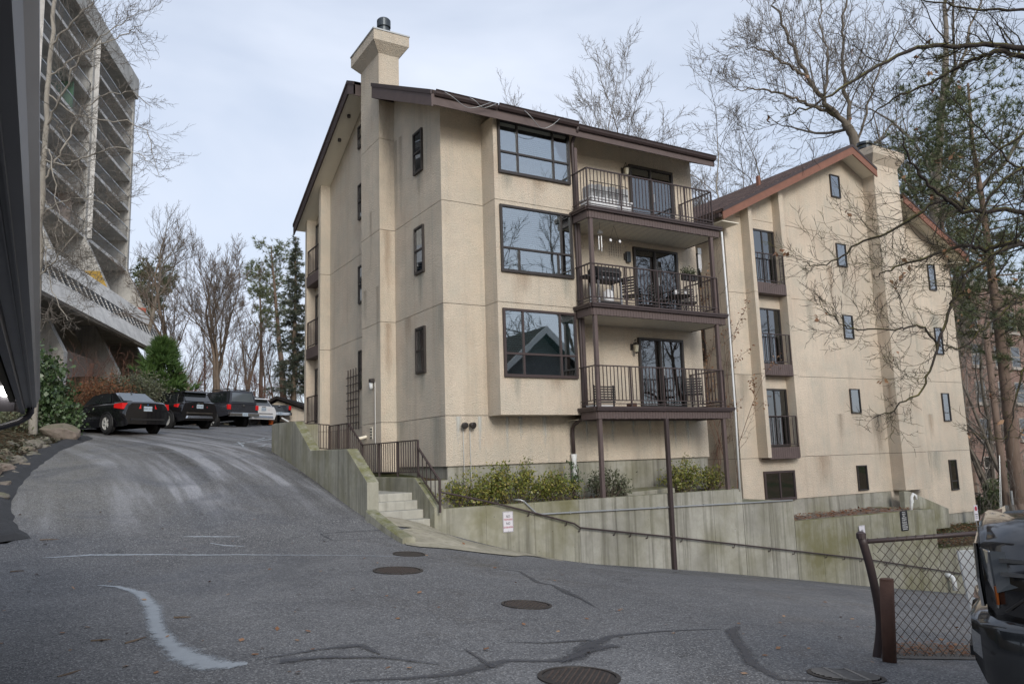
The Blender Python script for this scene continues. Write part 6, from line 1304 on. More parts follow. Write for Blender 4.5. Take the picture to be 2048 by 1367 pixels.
for s in (1, -1):
    p = [(-2.35, .85*s, 1.33), (-3.6, .85*s, 1.33), (-3.55, .70*s, 1.80), (-2.6, .70*s, 1.80)]; quadpart(tk, 'side_window', 'carglass', p if s > 0 else p[::-1], .012)
# bumper: curved, tucks under
def bring(x, h, zb, zt): return [(x, h*.96, zb), (x, h, zb+.12), (x, h, zt-.04), (x, h*.97, zt), (x, 0, zt), (x, -h*.97, zt), (x, -h, zt-.04), (x, -h, zb+.12), (x, -h*.96, zb)]
loft([bring(.10, .60, .44, .72), bring(.04, .84, .36, .73), bring(-.12, .95, .32, .735), bring(-.45, .985, .40, .735), bring(-.62, .985, .52, .70)]).build('front_bumper', M['paint_dk'], tk, smooth=True)
MB().box((-.02, -.55, .46), (.125, .55, .52)).build('lower_grille', M['plastic'], tk)
for s in (1, -1):
    MB().hexa([(.105, .60*s, .50), (.05, .80*s, .50), (.03, .80*s, .50), (.08, .60*s, .50)], [(.105, .60*s, .64), (.05, .80*s, .64), (.03, .80*s, .64), (.08, .60*s, .64)]).build('fog_lamp', M['lens_dk'], tk)
    # headlamp: tall lens that wraps the corner, two bright bars, amber marker
    hl = MB().hexa([(-.005, .60*s, .80), (-.06, .82*s, .80), (-.10, .78*s, .80), (-.04, .58*s, .80)][::s], [(.012, .60*s, 1.15), (-.04, .83*s, 1.15), (-.10, .80*s, 1.15), (-.03, .58*s, 1.15)][::s]).build('headlight', M['lens_dk'], tk, bevel=.01)
    MB().hexa([(-.065, .835*s, .90), (-.30, .958*s, 1.0), (-.32, .94*s, 1.0), (-.08, .80*s, .90)][::s], [(-.05, .838*s, 1.15), (-.36, .962*s, 1.15), (-.36, .94*s, 1.15), (-.08, .80*s, 1.15)][::s]).build('side_lens', M['lens_dk'], hl)
    for z in (1.02, 1.10): MB().bar((-.10, .868*s, z), (-.33, .968*s, z), .03, .022).build('light_bar', M['chrome'], hl)
    MB().hexa([(-.055, .832*s, .83), (-.062, .840*s, .83), (-.072, .82*s, .83), (-.06, .81*s, .83)], [(-.05, .838*s, .94), (-.057, .845*s, .94), (-.072, .82*s, .94), (-.06, .81*s, .94)]).build('amber_marker', plain('amber', (.16, .045, .01), .3), hl)
    MB().tube([(.02, .585*s, .78), (.03, .59*s, .95), (.028, .585*s, 1.17)], .014, 6).build('lamp_trim', M['chrome'], hl)
    MB().tube([(-.36, .975*s, 1.16), (-.33, .975*s, .99), (-.10, .87*s, .80)], .008, 6).build('panel_gap', M['black'], tk)
    for x in (-1.0, -4.55):
        arch(tk, x, .985*s, .42, .50); wheel_parts(tk, x, .86*s, .40, .28)
    MB().box((-.25, .93*s, .66), (-.42, .992*s, .70)).build('badge', M['chrome'], tk)
MB().hexa([(.03, -.56, .78), (.03, .56, .78), (-.02, .56, .78), (-.02, -.56, .78)], [(.03, -.56, 1.17), (.03, .56, 1.17), (-.02, .56, 1.17), (-.02, -.56, 1.17)]).build('grille', M['plastic'], tk, bevel=.02)
for k in range(4): MB().box((.03, -.54, .83+k*.09), (.045, .54, .865+k*.09)).build('grille_bar', M['chrome'], tk)
MB().hexa([(-.15, -.58, 1.285), (-.05, -.58, 1.265), (-.05, .05, 1.265), (-.15, .05, 1.285)], [(-.30, -.56, 1.345), (-.16, -.56, 1.33), (-.16, .02, 1.33), (-.30, .02, 1.345)]).build('bug_deflector', M['carglass'], tk)
# ------------------------------------------------------------------ chain link fence
FL_, FU = Vector(at(1752, 1328, 7.5)), Vector(at(1733, 1082, 7.5)); RU_ = Vector(at(2110, 1056, 8.0)); FL_.z = G(FL_.x, FL_.y); RL_ = Vector((RU_.x+.02, RU_.y, G(RU_.x, RU_.y)))
fn = thing('chain_link_fence', 'chain link fence with a bent brown end post in front of the black pickup', 'fence', FL_)
bp = [FL_-Vector((0, 0, .1)), Vector(at(1752, 1325, 7.5)), Vector(at(1760, 1262, 7.5)), Vector(at(1757, 1215, 7.5)), Vector(at(1742, 1140, 7.5)), Vector(at(1722, 1070, 7.5))]
MB().tube(smooth_line(bp, 4), .040, 10).build('end_post', M['brown'], fn, smooth=True); MB().lathe(bp[-1], [(.045, -.03), (.045, .02), (.02, .04)], 10).build('post_cap', M['brown'], fn)
MB().tube([FU, FU.lerp(RU_, .5)+Vector((0, 0, .005)), RU_], .022, 8).build('top_rail', M['brown'], fn, smooth=True); MB().tube([FU, Vector(at(1733, 1100, 7.5)), Vector(at(1755, 1200, 7.5))], .012, 6).build('brace_rod', M['brown'], fn)
MB().tube([RL_-Vector((0, 0, .1)), RU_], .035, 8).build('line_post', M['brown'], fn)
mm = MB(); Wd = (RU_-FU).length; Hh = (FU-FL_).length; e1 = (RU_-FU)/Wd
def FP(a, b):                      # a along, b from top; the fabric leans with the post
    u = a/Wd; top = FU.lerp(RU_, u); bot = Vector(at(1765, 1330, 7.5)).lerp(RL_, u); bot.z = max(bot.z, G(bot.x, bot.y)+.02); q = top.lerp(bot, b/Hh); bulge = .02*math.sin(a*3+b*2); return q+Vector((cb.x*bulge, cb.y*bulge, 0))
st_ = .105; nd = int((Wd+Hh)/st_)
for k in range(nd):
    for sg in (0, 1):
        a0 = k*st_-(Hh if sg == 0 else 0); pts = []
        for j in range(9):
            b = -.03+(Hh+.03)*j/8; a = (a0+b) if sg == 0 else (k*st_-b)
            if 0 <= a <= Wd: pts.append(FP(a, b)+Vector((cb.x, cb.y, 0))*(.004 if sg else -.004))
        if len(pts) > 1: mm.tube(pts, .0032, 4, caps=False)
tag(mm.build('chain_link', plain('rusty_wire', (.10, .075, .06), .6, .4, var=.3), fn), kind='stuff')
bq = Vector(at(1778, 1322, 7.25)); bq.z = G(bq.x, bq.y); bt = Vector(at(1773, 1158, 7.25))
sb = thing('steel_bollard', 'rusty brown steel bollard beside the bent fence post', 'bollard', bq)
M['rust'] = plain('rusty_brown', (.10, .050, .034), .75, .1, var=.4, scale=8, bump=.3)
MB().tube([bq-Vector((0, 0, .1)), bt], .062, 12).build('tube', M['rust'], sb, smooth=True); MB().lathe(bt, [(.062, -.01), (.06, .008), (.02, .012)], 12).build('cap', M['rust'], sb)
wq = Vector(at(1953, 1232, 8.8)); wb = MB(); a = [Vector(at(1916, 1101, 8.9)), Vector(at(1975, 1098, 8.7)), Vector(at(1992, 1240, 8.6)), Vector(at(1948, 1245, 8.8))]; wb.prism(a, (.02, .03, 0)); o = wb.build('white_board', M['white']); tag(o, 'white board standing behind the fence next to the pickup nose', 'board')
# ------------------------------------------------------------------ iron covers in the asphalt
M['iron'] = plain('cast_iron', (.050, .043, .040), .55, .5, var=.4, scale=12, bump=.5, bscale=70); M['grate'] = plain('worn_grate', (.17, .16, .15), .6, .0, var=.3, scale=15); M['iron_rust'] = plain('rusty_iron', (.075, .056, .048), .65, .4, var=.4, scale=12)
def frame_at(px, py):
    q = Vector(ground_hit(px, py)); e = .15; nrm = Vector((-(G(q.x+e, q.y)-G(q.x-e, q.y))/(2*e), -(G(q.x, q.y+e)-G(q.x, q.y-e))/(2*e), 1)).normalized(); q.z = G(q.x, q.y); return q, nrm
def manhole(px, py, r, label, mat='iron', studs=True):
    q, nrm = frame_at(px, py); t = thing('manhole_cover', label, 'manhole cover', q, 0, 'iron covers in the asphalt'); x = nrm.orthogonal().normalized(); y = nrm.cross(x)
    def P3(a, b, h): return q+x*a+y*b+nrm*h
    MB().lathe(q, [(r*.92, -.02), (r*1.04, -.02), (r*1.04, .010), (r*.93, .012), (r*.92, -.01)], 40, nrm).build('frame', M[mat], t)
    MB().lathe(q, [(r*.90, -.03), (r*.90, .006), (r*.1, .007)], 40, nrm).build('cover', M[mat], t)
    if studs:
        sm = MB(); s_ = .045
        for i in range(-8, 9):
            for j in range(-8, 9):
                a, b = i*s_+(j % 2)*s_*.5, j*s_
                if a*a+b*b < (r*.82)**2: sm.hexa([P3(a-.013, b-.008, .006), P3(a+.013, b-.008, .006), P3(a+.013, b+.008, .006), P3(a-.013, b+.008, .006)], [P3(a-.010, b-.006, .013), P3(a+.010, b-.006, .013), P3(a+.010, b+.006, .013), P3(a-.010, b+.006, .013)])
        tag(sm.build('studs', M['iron_rust'], t), kind='stuff')
    return t
manhole(818, 1108, .27, 'small flat iron cover at the corner of the concrete apron', studs=False); manhole(796, 1141, .36, 'round manhole cover below the stairs, left of the others'); manhole(1053, 1209, .29, 'round manhole cover in the middle of the court'); manhole(1158, 1354, .31, 'round manhole cover cut by the bottom edge of the picture')
q, nrm = frame_at(1692, 1352); dr = thing('storm_drain', 'round iron storm drain grate with curved slots at lower right', 'drain', q); x = nrm.orthogonal().normalized(); y = nrm.cross(x); r = .26
MB().lathe(q, [(r*1.03, -.03), (r*1.16, -.03), (r*1.16, .008), (r*1.03, .010), (r*1.02, -.03)], 40, nrm, False).build('frame', M['iron'], dr); MB().lathe(q, [(r*1.03, .0), (r*1.03, .004)], 32, nrm).build('dark_disc', NT('drain_void').set(color=(.004, .004, .004), rough=1.0, spec=0.0).m, dr)  # flat black disc on the asphalt paints the darkness under the bars
side = Vector((_rt[0], _rt[1], 0)).normalized(); side = (side-nrm*side.dot(nrm)).normalized(); fwd_ = nrm.cross(side)
for k in range(-5, 6):
    b = k*.047; L = math.sqrt(max(0, r*r-b*b))
    if L > .03: MB().tube([q+side*(-L+2*L*j/6)+fwd_*(b+.02*math.cos(j/6*math.pi*2))+nrm*.012 for j in range(7)], .009, 5).build('grate_bar', M['grate'], dr)
for a in (-.09, .09): MB().bar(q+side*a-fwd_*.24+nrm*.012, q+side*a+fwd_*.24+nrm*.012, .03, .02, up=nrm).build('cross_bar', M['grate'], dr)
# ------------------------------------------------------------------ brick building, pole, far sign
bk = at(1975, 800, 62); bx0 = at(1890, 800, 60)[0]; by = bk[1]
def brick_mat():
    t = NT('brick'); p = t.pos(rot=(math.pi/2, 0, 0)); br = t.n.new('ShaderNodeTexBrick'); br.inputs['Scale'].default_value = 1; br.inputs['Brick Width'].default_value = .30; br.inputs['Row Height'].default_value = .10; br.inputs['Mortar Size'].default_value = .012
    br.inputs['Color1'].default_value = (.15, .085, .066, 1); br.inputs['Color2'].default_value = (.24, .145, .112, 1); br.inputs['Mortar'].default_value = (.25, .22, .2, 1); t.l.new(p, br.inputs['Vector'])
    t.set(color=t.mix(t.rng(t.noise(t.pos(), .6, 5), .4, .7, 0, .5), br.outputs['Color'], (.13, .075, .06)), rough=.9); return t.m
M['brick'] = brick_mat(); M['stone'] = plain('sill_stone', (.33, .30, .27), .85)
bb = thing('brick_building', 'red brick building with sash windows behind the trees at far right', 'building', (bx0, by, -4))
MB().box((bx0, by, -6), (bx0+26, by+12, 14.0)).build('wall', M['brick'], bb); MB().box((bx0-.3, by-.3, 14.0), (bx0+26.3, by+12, 14.5)).build('cornice', M['stone'], bb)
for (px, ys_) in ((1948, None), (2046, None), (2120, None)):
    xw = at(px, 800, 62)[0]
    for z in (-1.2, 1.75, 4.7, 7.65, 10.6):
        w_ = MB().box((xw-.7, by-.06, z), (xw+.7, by-.005, z+1.75)).build('window', M['stone'], bb)
        for k in range(2): MB().box((xw-.62, by-.075, z+.08+k*.85), (xw+.62, by-.062, z+.08+k*.85+.76)).build('pane', M['carglass'], w_)
        MB().box((xw-.85, by-.2, z-.2), (xw+.85, by-.005, z-.02)).build('sill', M['stone'], w_)
uq = Vector(tz(1988, 34)); up_ = thing('utility_pole', 'brown wooden utility pole with a grey riser pipe at right', 'pole', uq)
MB().tube([uq-Vector((0, 0, .5)), uq+Vector((0, 0, 11))], [.17, .12], 10).build('pole', M['bark_pine'], up_, smooth=True)
rp = Vector(tz(2000, 33.7)); MB().tube([rp-Vector((0, 0, .5)), rp+Vector((0, 0, 4.5))], .05, 8).build('riser_pipe', M['galv'], up_)
for px, yl in ((1956, 1), (1964, 1)):
    g0 = Vector(tz(px, 33)); tp = uq+Vector((0, 0, 6.5)); MB().tube([g0, tp], .012, 5).build('guy_wire', M['galv'], up_); MB().tube([g0, g0.lerp(tp, .32)], .045, 8).build('guy_guard', plain('guard_yellow', (.6, .42, .04), .5), up_)
sq = Vector(at(1952, 1025, 31)); sg_ = thing('no_parking_sign', 'small white no parking sign on a post behind the right building corner', 'sign', sq)
MB().box((sq.x-.13, sq.y-.01, sq.z-.3), (sq.x+.13, sq.y, sq.z+.3)).build('plate', M['sign_white'], sg_); MB().tube([(sq.x, sq.y+.03, sq.z-2.2), (sq.x, sq.y+.03, sq.z+.3)], .025, 6).build('post', M['galv'], sg_)
MB().lathe((sq.x, sq.y-.012, sq.z+.17), [(.065, 0), (.09, 0), (.09, .003), (.065, .003)], 20, (0, -1, 0)).build('red_ring', M['ink_red'], sg_); lettering('P', .13, M['ink'], sg_, (sq.x, sq.y-.013, sq.z+.17)); MB().bar((sq.x-.055, sq.y-.017, sq.z+.225), (sq.x+.055, sq.y-.017, sq.z+.115), .018, .004, up=(0, 1, 0)).build('red_bar', M['ink_red'], sg_)
for dz in (-.05, -.12, -.19): lettering('NO PARKING' if dz > -.1 else 'ANY TIME', .045, M['ink'], sg_, (sq.x, sq.y-.013, sq.z+dz), squeeze=.7)
# ------------------------------------------------------------------ near tree whose limbs hang in from the right
ftb = gp(2330, 1300, 9.6); ft = thing('near_tree', 'mossy dark leafless tree hanging its branches in from the right edge', 'tree', (ftb[0], ftb[1], G(ftb[0], ftb[1]))); fb = Bare(131)
limb(fb, [(ftb[0], ftb[1], G(ftb[0], ftb[1])-.2), gp(2320, 1000, 9.6), gp(2300, 650, 9.6), gp(2290, 350, 9.6), gp(2270, 0, 9.6), gp(2260, -300, 9.6)], .22, .10, 0, 1)
LB = [(.060, 2290, 330, [(2160, 150, 9.4), (2048, 95, 9.1), (1930, 93, 8.9), (1835, 98, 8.7), (1714, 157, 8.5), (1619, 216, 8.3), (1561, 234, 8.2)]), (.060, 2290, 400, [(2150, 170, 9.6), (2022, 110, 9.7), (1967, 113, 9.8), (1912, 139, 9.9), (1839, 175, 10), (1766, 212, 10.1), (1722, 263, 10.2)]),
  (.055, 2295, 560, [(2160, 470, 9.3), (2048, 425, 9.1), (1941, 422, 9.0), (1885, 392, 8.9), (1837, 347, 8.8), (1810, 298, 8.7), (1801, 250, 8.6)]), (.058, 2300, 620, [(2160, 520, 9.6), (2048, 485, 9.6), (1978, 496, 9.5), (1922, 492, 9.5), (1848, 515, 9.4), (1784, 537, 9.4), (1752, 554, 9.3)]),
  (.042, 2300, 640, [(2150, 540, 9.2), (2048, 489, 9.0), (1952, 530, 8.9), (1922, 575, 8.8), (1900, 616, 8.8), (1874, 698, 8.7), (1842, 777, 8.6), (1795, 813, 8.5), (1747, 835, 8.5)]), (.030, 1941, 422, [(1885, 400, 9.2), (1803, 451, 9.3), (1717, 489, 9.4), (1654, 528, 9.5), (1605, 524, 9.6)]),
  (.018, 1880, 690, [(1840, 655, 8.7), (1792, 657, 8.7), (1717, 657, 8.6), (1684, 649, 8.6), (1648, 617, 8.6)]), (.034, 2290, 300, [(2140, 230, 9.8), (2048, 270, 9.9), (1960, 330, 10), (1890, 420, 10.1), (1860, 500, 10.2)]), (.034, 2290, 250, [(2130, 40, 9.2), (2000, 20, 9.0), (1890, 10, 8.9), (1780, -20, 8.8)]),
  (.036, 2300, 700, [(2130, 640, 9.5), (2048, 600, 9.4), (1990, 640, 9.3), (1930, 690, 9.2), (1880, 700, 9.2)]), (.03, 2300, 560, [(2120, 380, 9.9), (2030, 330, 10), (1950, 250, 10.1), (1900, 190, 10.2)]), (.03, 2300, 760, [(2120, 720, 9.1), (2048, 740, 9.0), (2030, 820, 8.9), (2010, 900, 8.9)]), (.032, 2295, 480, [(2120, 330, 9.0), (2010, 360, 8.9), (1960, 440, 8.8), (1930, 520, 8.8), (1905, 600, 8.7)])]
for r0, px0, py0, pts, in LB:
    D0 = 9.6 if px0 > 2200 else (9.0 if px0 > 1900 else 8.8)
    limb(fb, [gp(px0, py0, D0)]+[gp(*q) for q in pts], r0*.72, .005, 30 if len(pts) > 5 else 22, .72, 1, 3, .10, (30, 70), .0026, jit=.012, start=.22, nch=(3, 5), rtw=.36)
finish_limbs(fb, ft, 'bark_dark', 'bark_dark', .006)
tips = [p for p, d in fb.tips]; rs_ = np.random.RandomState(5); pick = rs_.choice(len(tips), min(46, len(tips)), replace=False); LC = []
for i in pick:
    for j in range(3): LC.append(tuple(tips[i]+Vector(rs_.normal(size=3))*.02))
link('dead_leaves', leaves_mesh('dead_leaves', np.array(LC), .075, M['leaf_dead'], ft.location, -.8, .6), ft)

for o in list(bpy.data.objects):
    if o.type == 'MESH' and o.name.split('.')[0] in ('body', 'cab', 'cabin', 'canopy'):
        try:
            o.data.polygons.foreach_set('use_smooth', [True]*len(o.data.polygons)); o.data.set_sharp_from_angle(angle=R_(48))
        except Exception: pass
# ------------------------------------------------------------------ things on the balconies
def lantern(z, label, style):
    t = thing('wall_lantern', label, 'light', (6.02, 0, z), 0, 'lamps beside the balcony doors')
    if style == 'box':
        MB().box((5.92, -.10, z-.16), (6.06, -.003, z+.16)).build('housing', M['flue'], t, bevel=.01); MB().box((5.86, -.06, z-.08), (5.918, -.003, z+.10)).build('bracket', M['bronze'], t); return
    MB().box((5.93, -.03, z-.08), (6.0, -.002, z+.10)).build('back_plate', M['bronze'], t)
    MB().tube(smooth_line([(5.97, -.03, z+.02), (5.97, -.12, z+.12), (6.0, -.16, z+.22), (6.02, -.16, z+.14)], 4), .010, 6).build('arm', M['bronze'], t)
    MB().lathe((6.02, -.16, z-.16), [(.02, 0), (.05, .02), (.075, .20), (.08, .21)], 8).build('glass', plain('lantern_glass', (.45, .42, .32), .3), t); MB().lathe((6.02, -.16, z+.05), [(.09, 0), (.06, .05), (.015, .09)], 8).build('cap', M['bronze'], t); MB().lathe((6.02, -.16, z-.20), [(.01, 0), (.03, .02), (.05, .04)], 8).build('finial', M['bronze'], t)
lantern(9.95, 'ornate lantern beside the top balcony door', 'o'); lantern(7.32, 'dark box lamp beside the middle balcony door', 'box'); lantern(4.66, 'small coach lamp beside the lowest balcony door', 'o')
M['quilt'] = plain('striped_cushion', (.42, .43, .44), .9, var=.35, scale=14); M['white_plastic'] = plain('white_plastic', (.74, .75, .77), .4, var=.06); M['grill'] = plain('grill_black', (.02, .02, .022), .5); M['steel'] = plain('brushed_steel', (.5, .5, .5), .35, .9)
zf = 8.15; t = thing('storage_bench', 'white storage bench with grey cushions in a wire surround on the top balcony', 'bench', (4.5, -.95, zf))
MB().box((3.85, -1.22, zf), (5.25, -.70, zf+.30)).build('box', M['white_plastic'], t, bevel=.04); MB().box((3.82, -1.24, zf+.305), (5.28, -.68, zf+.36)).build('lid', M['white_plastic'], t, bevel=.02)
for k in range(6): MB().box((3.9+k*.225, -1.15, zf+.37), (4.105+k*.225, -.75, zf+.74+(.03 if k % 2 else 0))).build('cushion', M['quilt'], t, bevel=.05)
ring = [(3.84, -1.2), (5.0, -1.2), (5.22, -1.05), (5.26, -.72)]
for z in (.55, .78): MB().tube(smooth_line([(x, y, zf+z) for x, y in ring], 5), .012, 5).build('wire_rail', M['grill'], t)
for k in range(12): MB().tube([(3.86+k*.1, -1.2, zf+.36), (3.86+k*.1, -1.2, zf+.78)], .006, 4).build('wire', M['grill'], t)
tag(MB().hexa([(6.6, -1.2, zf), (7.5, -1.25, zf), (7.55, -.6, zf), (6.7, -.5, zf)], [(6.65, -1.15, zf+.10), (7.4, -1.2, zf+.05), (7.5, -.65, zf+.12), (6.8, -.55, zf+.16)]).build('white_tarp', M['white_plastic'], bevel=.04), 'flat white folded cover lying on the top balcony floor', 'cover')
zf = 5.55; t = thing('gas_grill', 'black gas grill with side shelves on the middle balcony', 'grill', (4.5, -.8, zf))
for x in (4.12, 4.88):
    for y in (-1.0, -.62): MB().box((x-.025, y-.025, zf), (x+.025, y+.025, zf+.72)).build('leg', M['steel'], t)
MB().box((4.1, -1.04, zf+.72), (4.9, -.58, zf+.86)).build('firebox', M['grill'], t, bevel=.02); hd = [(-1.04, .87), (-1.05, 1.0), (-.95, 1.12), (-.75, 1.16), (-.60, 1.05), (-.58, .87)]
MB().prism([(4.1, y, zf+z) for y, z in hd], (.8, 0, 0)).build('lid', M['grill'], t); MB().tube([(4.2, -1.08, zf+.95), (4.8, -1.08, zf+.95)], .015, 6).build('lid_handle', M['steel'], t)
for a, b in ((3.72, 4.08), (4.92, 5.28)): MB().box((a, -1.0, zf+.80), (b, -.62, zf+.84)).build('side_shelf', M['grill'], t)
for k in range(4): MB().lathe((4.25+k*.17, -1.045, zf+.79), [(.025, 0), (.025, .03)], 10, (0, -1, 0)).build('knob', M['steel'], t)
MB().box((4.14, -1.0, zf+.12), (4.86, -.62, zf+.15)).build('lower_shelf', M['grill'], t); MB().lathe((4.6, -.8, zf+.16), [(.13, 0), (.15, .05), (.15, .30), (.05, .38)], 12).build('gas_bottle', M['white_plastic'], t, smooth=True)
def patio_chair(x, y, z, rot, label):
    t = thing('patio_chair', label, 'chair', (x, y, z), rot, 'patio chairs on the balconies')
    for sx in (-.24, .24):
        for sy in (-.22, .22): MB().tube([(sx, sy, 0), (sx*.95, sy*.95, .42)], .012, 6).build('leg', M['grill'], t)
        MB().tube([(sx, -.22, .42), (sx, -.26, .62), (sx, .2, .64)], .012, 6).build('armrest', M['grill'], t)
    MB().box((-.25, -.24, .41), (.25, .24, .44)).build('seat', M['grill'], t, bevel=.01)
    for k in range(6): MB().box((-.24, .20+k*.012, .50+k*.075), (.24, .215+k*.012, .545+k*.075)).build('back_slat', M['grill'], t)
patio_chair(5.45, -.75, 5.55, 2.0, 'dark metal chair between the grill and the middle balcony door'); patio_chair(7.75, -.55, 5.55, -.6, 'dark metal chair in the right corner of the middle balcony'); patio_chair(7.7, -.6, 2.86, -.8, 'dark metal chair in the right corner of the lowest balcony'); patio_chair(6.7, -.5, 5.55, 1.2, 'dark metal chair behind the small table on the middle balcony')
t = thing('patio_table', 'round dark metal table with white dishes on the middle balcony', 'table', (7.1, -.85, 5.55))
MB().lathe((7.1, -.85, 5.55+.50), [(.02, 0), (.36, .005), (.37, .02), (.36, .03)], 24).build('top', M['grill'], t)
for a in (0, 2.1, 4.2): MB().tube([(7.1+.28*math.cos(a), -.85+.28*math.sin(a), 5.55), (7.1+.08*math.cos(a), -.85+.08*math.sin(a), 6.04)], .012, 6).build('leg', M['grill'], t)
for k, (dx, dy, r, h) in enumerate(((-.12, -.05, .07, .16), (.06, .06, .10, .05), (.15, -.14, .05, .13))): tag(MB().lathe((7.1+dx, -.85+dy, 6.083), [(r*.6, 0), (r, h*.5), (r*.8, h), (r*.4, h)], 14).build('white_pot', M['white_plastic'], smooth=True), ('tall white jug on the balcony table', 'flat white bowl on the balcony table', 'small white cup on the balcony table')[k], 'pot')
zb = Vector((7.15, -1.30, 6.63)); t = thing('rail_planter', 'grey green plant in a trough hung on the middle balcony rail', 'planter', zb)
MB().box((6.9, -1.36, 6.46), (7.4, -1.22, 6.62)).build('trough', M['grill'], t); link('foliage', leaves_mesh('foliage', np.array([(6.9+.5*RS.rand(), -1.29+RS.normal()*.05, 6.64+abs(RS.normal())*.08) for _ in range(420)]), .06, M['leaf_sage'], tuple(zb), .6), t)
t = thing('wind_chime', 'silver tube wind chime hanging over the middle balcony', 'wind chime', (4.18, -1.1, 7.0)); MB().tube([(4.18, -1.1, 7.85), (4.18, -1.1, 7.62)], .004, 4).build('cord', M['grill'], t)
MB().lathe((4.18, -1.1, 7.50), [(.02, 0), (.07, .02), (.09, .06), (.03, .13)], 10).build('top', M['steel'], t)
for k in range(4): a = k*1.57; MB().tube([(4.18+.05*math.cos(a), -1.1+.05*math.sin(a), 7.46), (4.18+.05*math.cos(a), -1.1+.05*math.sin(a), 7.15-.04*k)], .011, 6).build('tube', M['steel'], t)
t = thing('wind_chime', 'shell curtain wind chime on strings over the middle balcony', 'wind chime', (4.75, -1.0, 6.9)); MB().tube([(4.75, -1, 7.85), (4.6, -1, 7.45), (4.9, -1, 7.45), (4.75, -1, 7.85)], .004, 4).build('cord', M['grill'], t)
for k in range(6):
    x = 4.55+k*.08; MB().tube([(x, -1, 7.45), (x, -1, 6.95+.05*(k % 2))], .003, 4).build('string', M['grill'], t)
    for j in range(6): MB().lathe((x, -1, 7.38-j*.075), [(.004, 0), (.014, .01), (.004, .02)], 6).build('bead', M['brown'], t)
for dx in (.0, .32): MB().lathe((4.6+dx, -1.02, 7.42), [(.045, 0), (.045, .006)], 5, (0, -1, 0)).build('shell', M['white_plastic'], t)
t = thing('wind_chime', 'white tube wind chime at the right end of the middle balcony', 'wind chime', (8.0, -.9, 7.0)); MB().box((7.93, -.92, 7.42), (8.07, -.90, 7.60)).build('top', M['galv'], t)
for k in range(4): MB().tube([(7.95+k*.035, -.9, 7.41), (7.95+k*.035, -.9, 6.98-.05*(k % 3))], .012, 6).build('tube', M['white_plastic'], t)
zf = 2.86; t = thing('slatted_bench', 'dark slatted folding bench in the left corner of the lowest balcony', 'bench', (4.05, -.9, zf))
for k in range(7): MB().box((3.72, -1.12, zf+.12+k*.065), (4.42, -1.10, zf+.155+k*.065)).build('slat', M['grill'], t)
for x in (3.75, 4.39): MB().box((x-.015, -1.095, zf), (x+.015, -1.06, zf+.58)).build('upright', M['grill'], t)
MB().box((3.72, -1.055, zf+.02), (4.42, -.7, zf+.06)).build('base', M['white_plastic'], t)
tag(MB().box((4.95, -1.1, zf), (5.15, -.9, zf+.12)).build('small_crate', M['rust'], bevel=.01), 'small rusty red box on the floor of the lowest balcony', 'box')
# lettering and picture in the middle bay window
lettering('GATHER', .15, M['white'], main, (2.45, BY-.016, 6.31+1.77*.36+.11)); pf = MB().box((1.52, BY-.020, 6.40), (1.76, BY-.010, 6.68)).build('picture_frame', M['white'], main); MB().box((1.57, BY-.0215, 6.46), (1.71, BY-.0205, 6.62)).build('picture', M['tpink'], pf)
# dry vine between the buildings
vb = Bare(141)
for k in range(7): vb.grow(Vector((LX-.05, 1.2+.35*k, .2)), Vector((-.02, vb.r.uniform(-.2, .2), 1)), 5.5*vb.r.uniform(.7, 1.4), .014, 1, 3, .22, .03, (25, 60), (4, 6), (.2, .4), .005)
vt_ = thing('dry_vine', 'withered brown climbing vine on the side wall between the buildings', 'vine', (LX, 2, .2)); m = MB()
for lev, P_, R__ in vb.lines: m.tube([(LX-.04-.03*abs(math.sin(p.y*9)), p.y, p.z) for p in P_], R__, 3, caps=False)
m.build('stems', M['twig_red'], vt_); vp = [p for l, P_, r in vb.lines for p in P_ if p.z > 3]; vp = [vp[i] for i in np.random.RandomState(2).choice(len(vp), min(900, len(vp)))]
link('foliage', leaves_mesh('foliage', np.array([(LX-.10, p.y+RS.normal()*.08, p.z+RS.normal()*.08) for p in vp]), .09, M['leaf_dead'], (LX, 2, .2), -.4, .6), vt_)
vb2 = Bare(142); vb2.grow(Vector((8.43, -1.40, .5)), Vector((0, .05, 1)), 7.5, .012, 1, 3, .06, .06, (20, 60), (8, 12), (.06, .12), .004); vt2 = thing('dry_vine', 'thin bare vine twisting up the white pipe at the balcony corner', 'vine', (8.43, -1.4, .5)); m = MB()
for lev, P_, R__ in vb2.lines: m.tube(P_, R__, 4, caps=False)
m.build('stems', M['twig'], vt2)
# fallen leaves, litter, twigs
rs_ = np.random.RandomState(21)
def litter(name, label, pts, size, mat, up=.15):
    n = len(pts); C_ = np.array(pts); d = unit(np.concatenate([rs_.normal(size=(n, 2)), rs_.uniform(0, .25, (n, 1))], 1)); a = unit(np.cross(d, np.array([0, 0, 1.0]))+rs_.normal(size=(n, 3))*.15); s = size*rs_.uniform(.6, 1.3, (n, 1))
    V = np.stack([C_, C_+d*s*.5+a*s*.4, C_+d*s, C_+d*s*.5-a*s*.4], 1).reshape(-1, 3); o = link(name, np_mesh(name, V, np.arange(4*n).reshape(n, 4), M[mat])); return tag(o, label, 'leaves', kind='stuff')
pts = []
for px, py in [(835, 1188), (1235, 1222), (1475, 1247), (330, 1277), (665, 1180), (700, 1180), (545, 1255), (480, 1285), (800, 1150), (250, 1268), (150, 1180), (420, 1165), (1120, 1265), (1720, 1255), (1640, 1245), (1700, 1238), (1655, 1205), (60, 1182), (620, 1300), (1240, 1220), (8, 1287), (1600, 1160), (930, 1090), (75, 1150), (310, 1350), (540, 1140), (400, 1143), (1560, 1300), (880, 1215), (575, 1345), (40, 1030), (60, 1022), (130, 1015), (1330, 1250)]:
    q = ground_hit(px, py); pts.append((q[0], q[1], q[2]+.015))
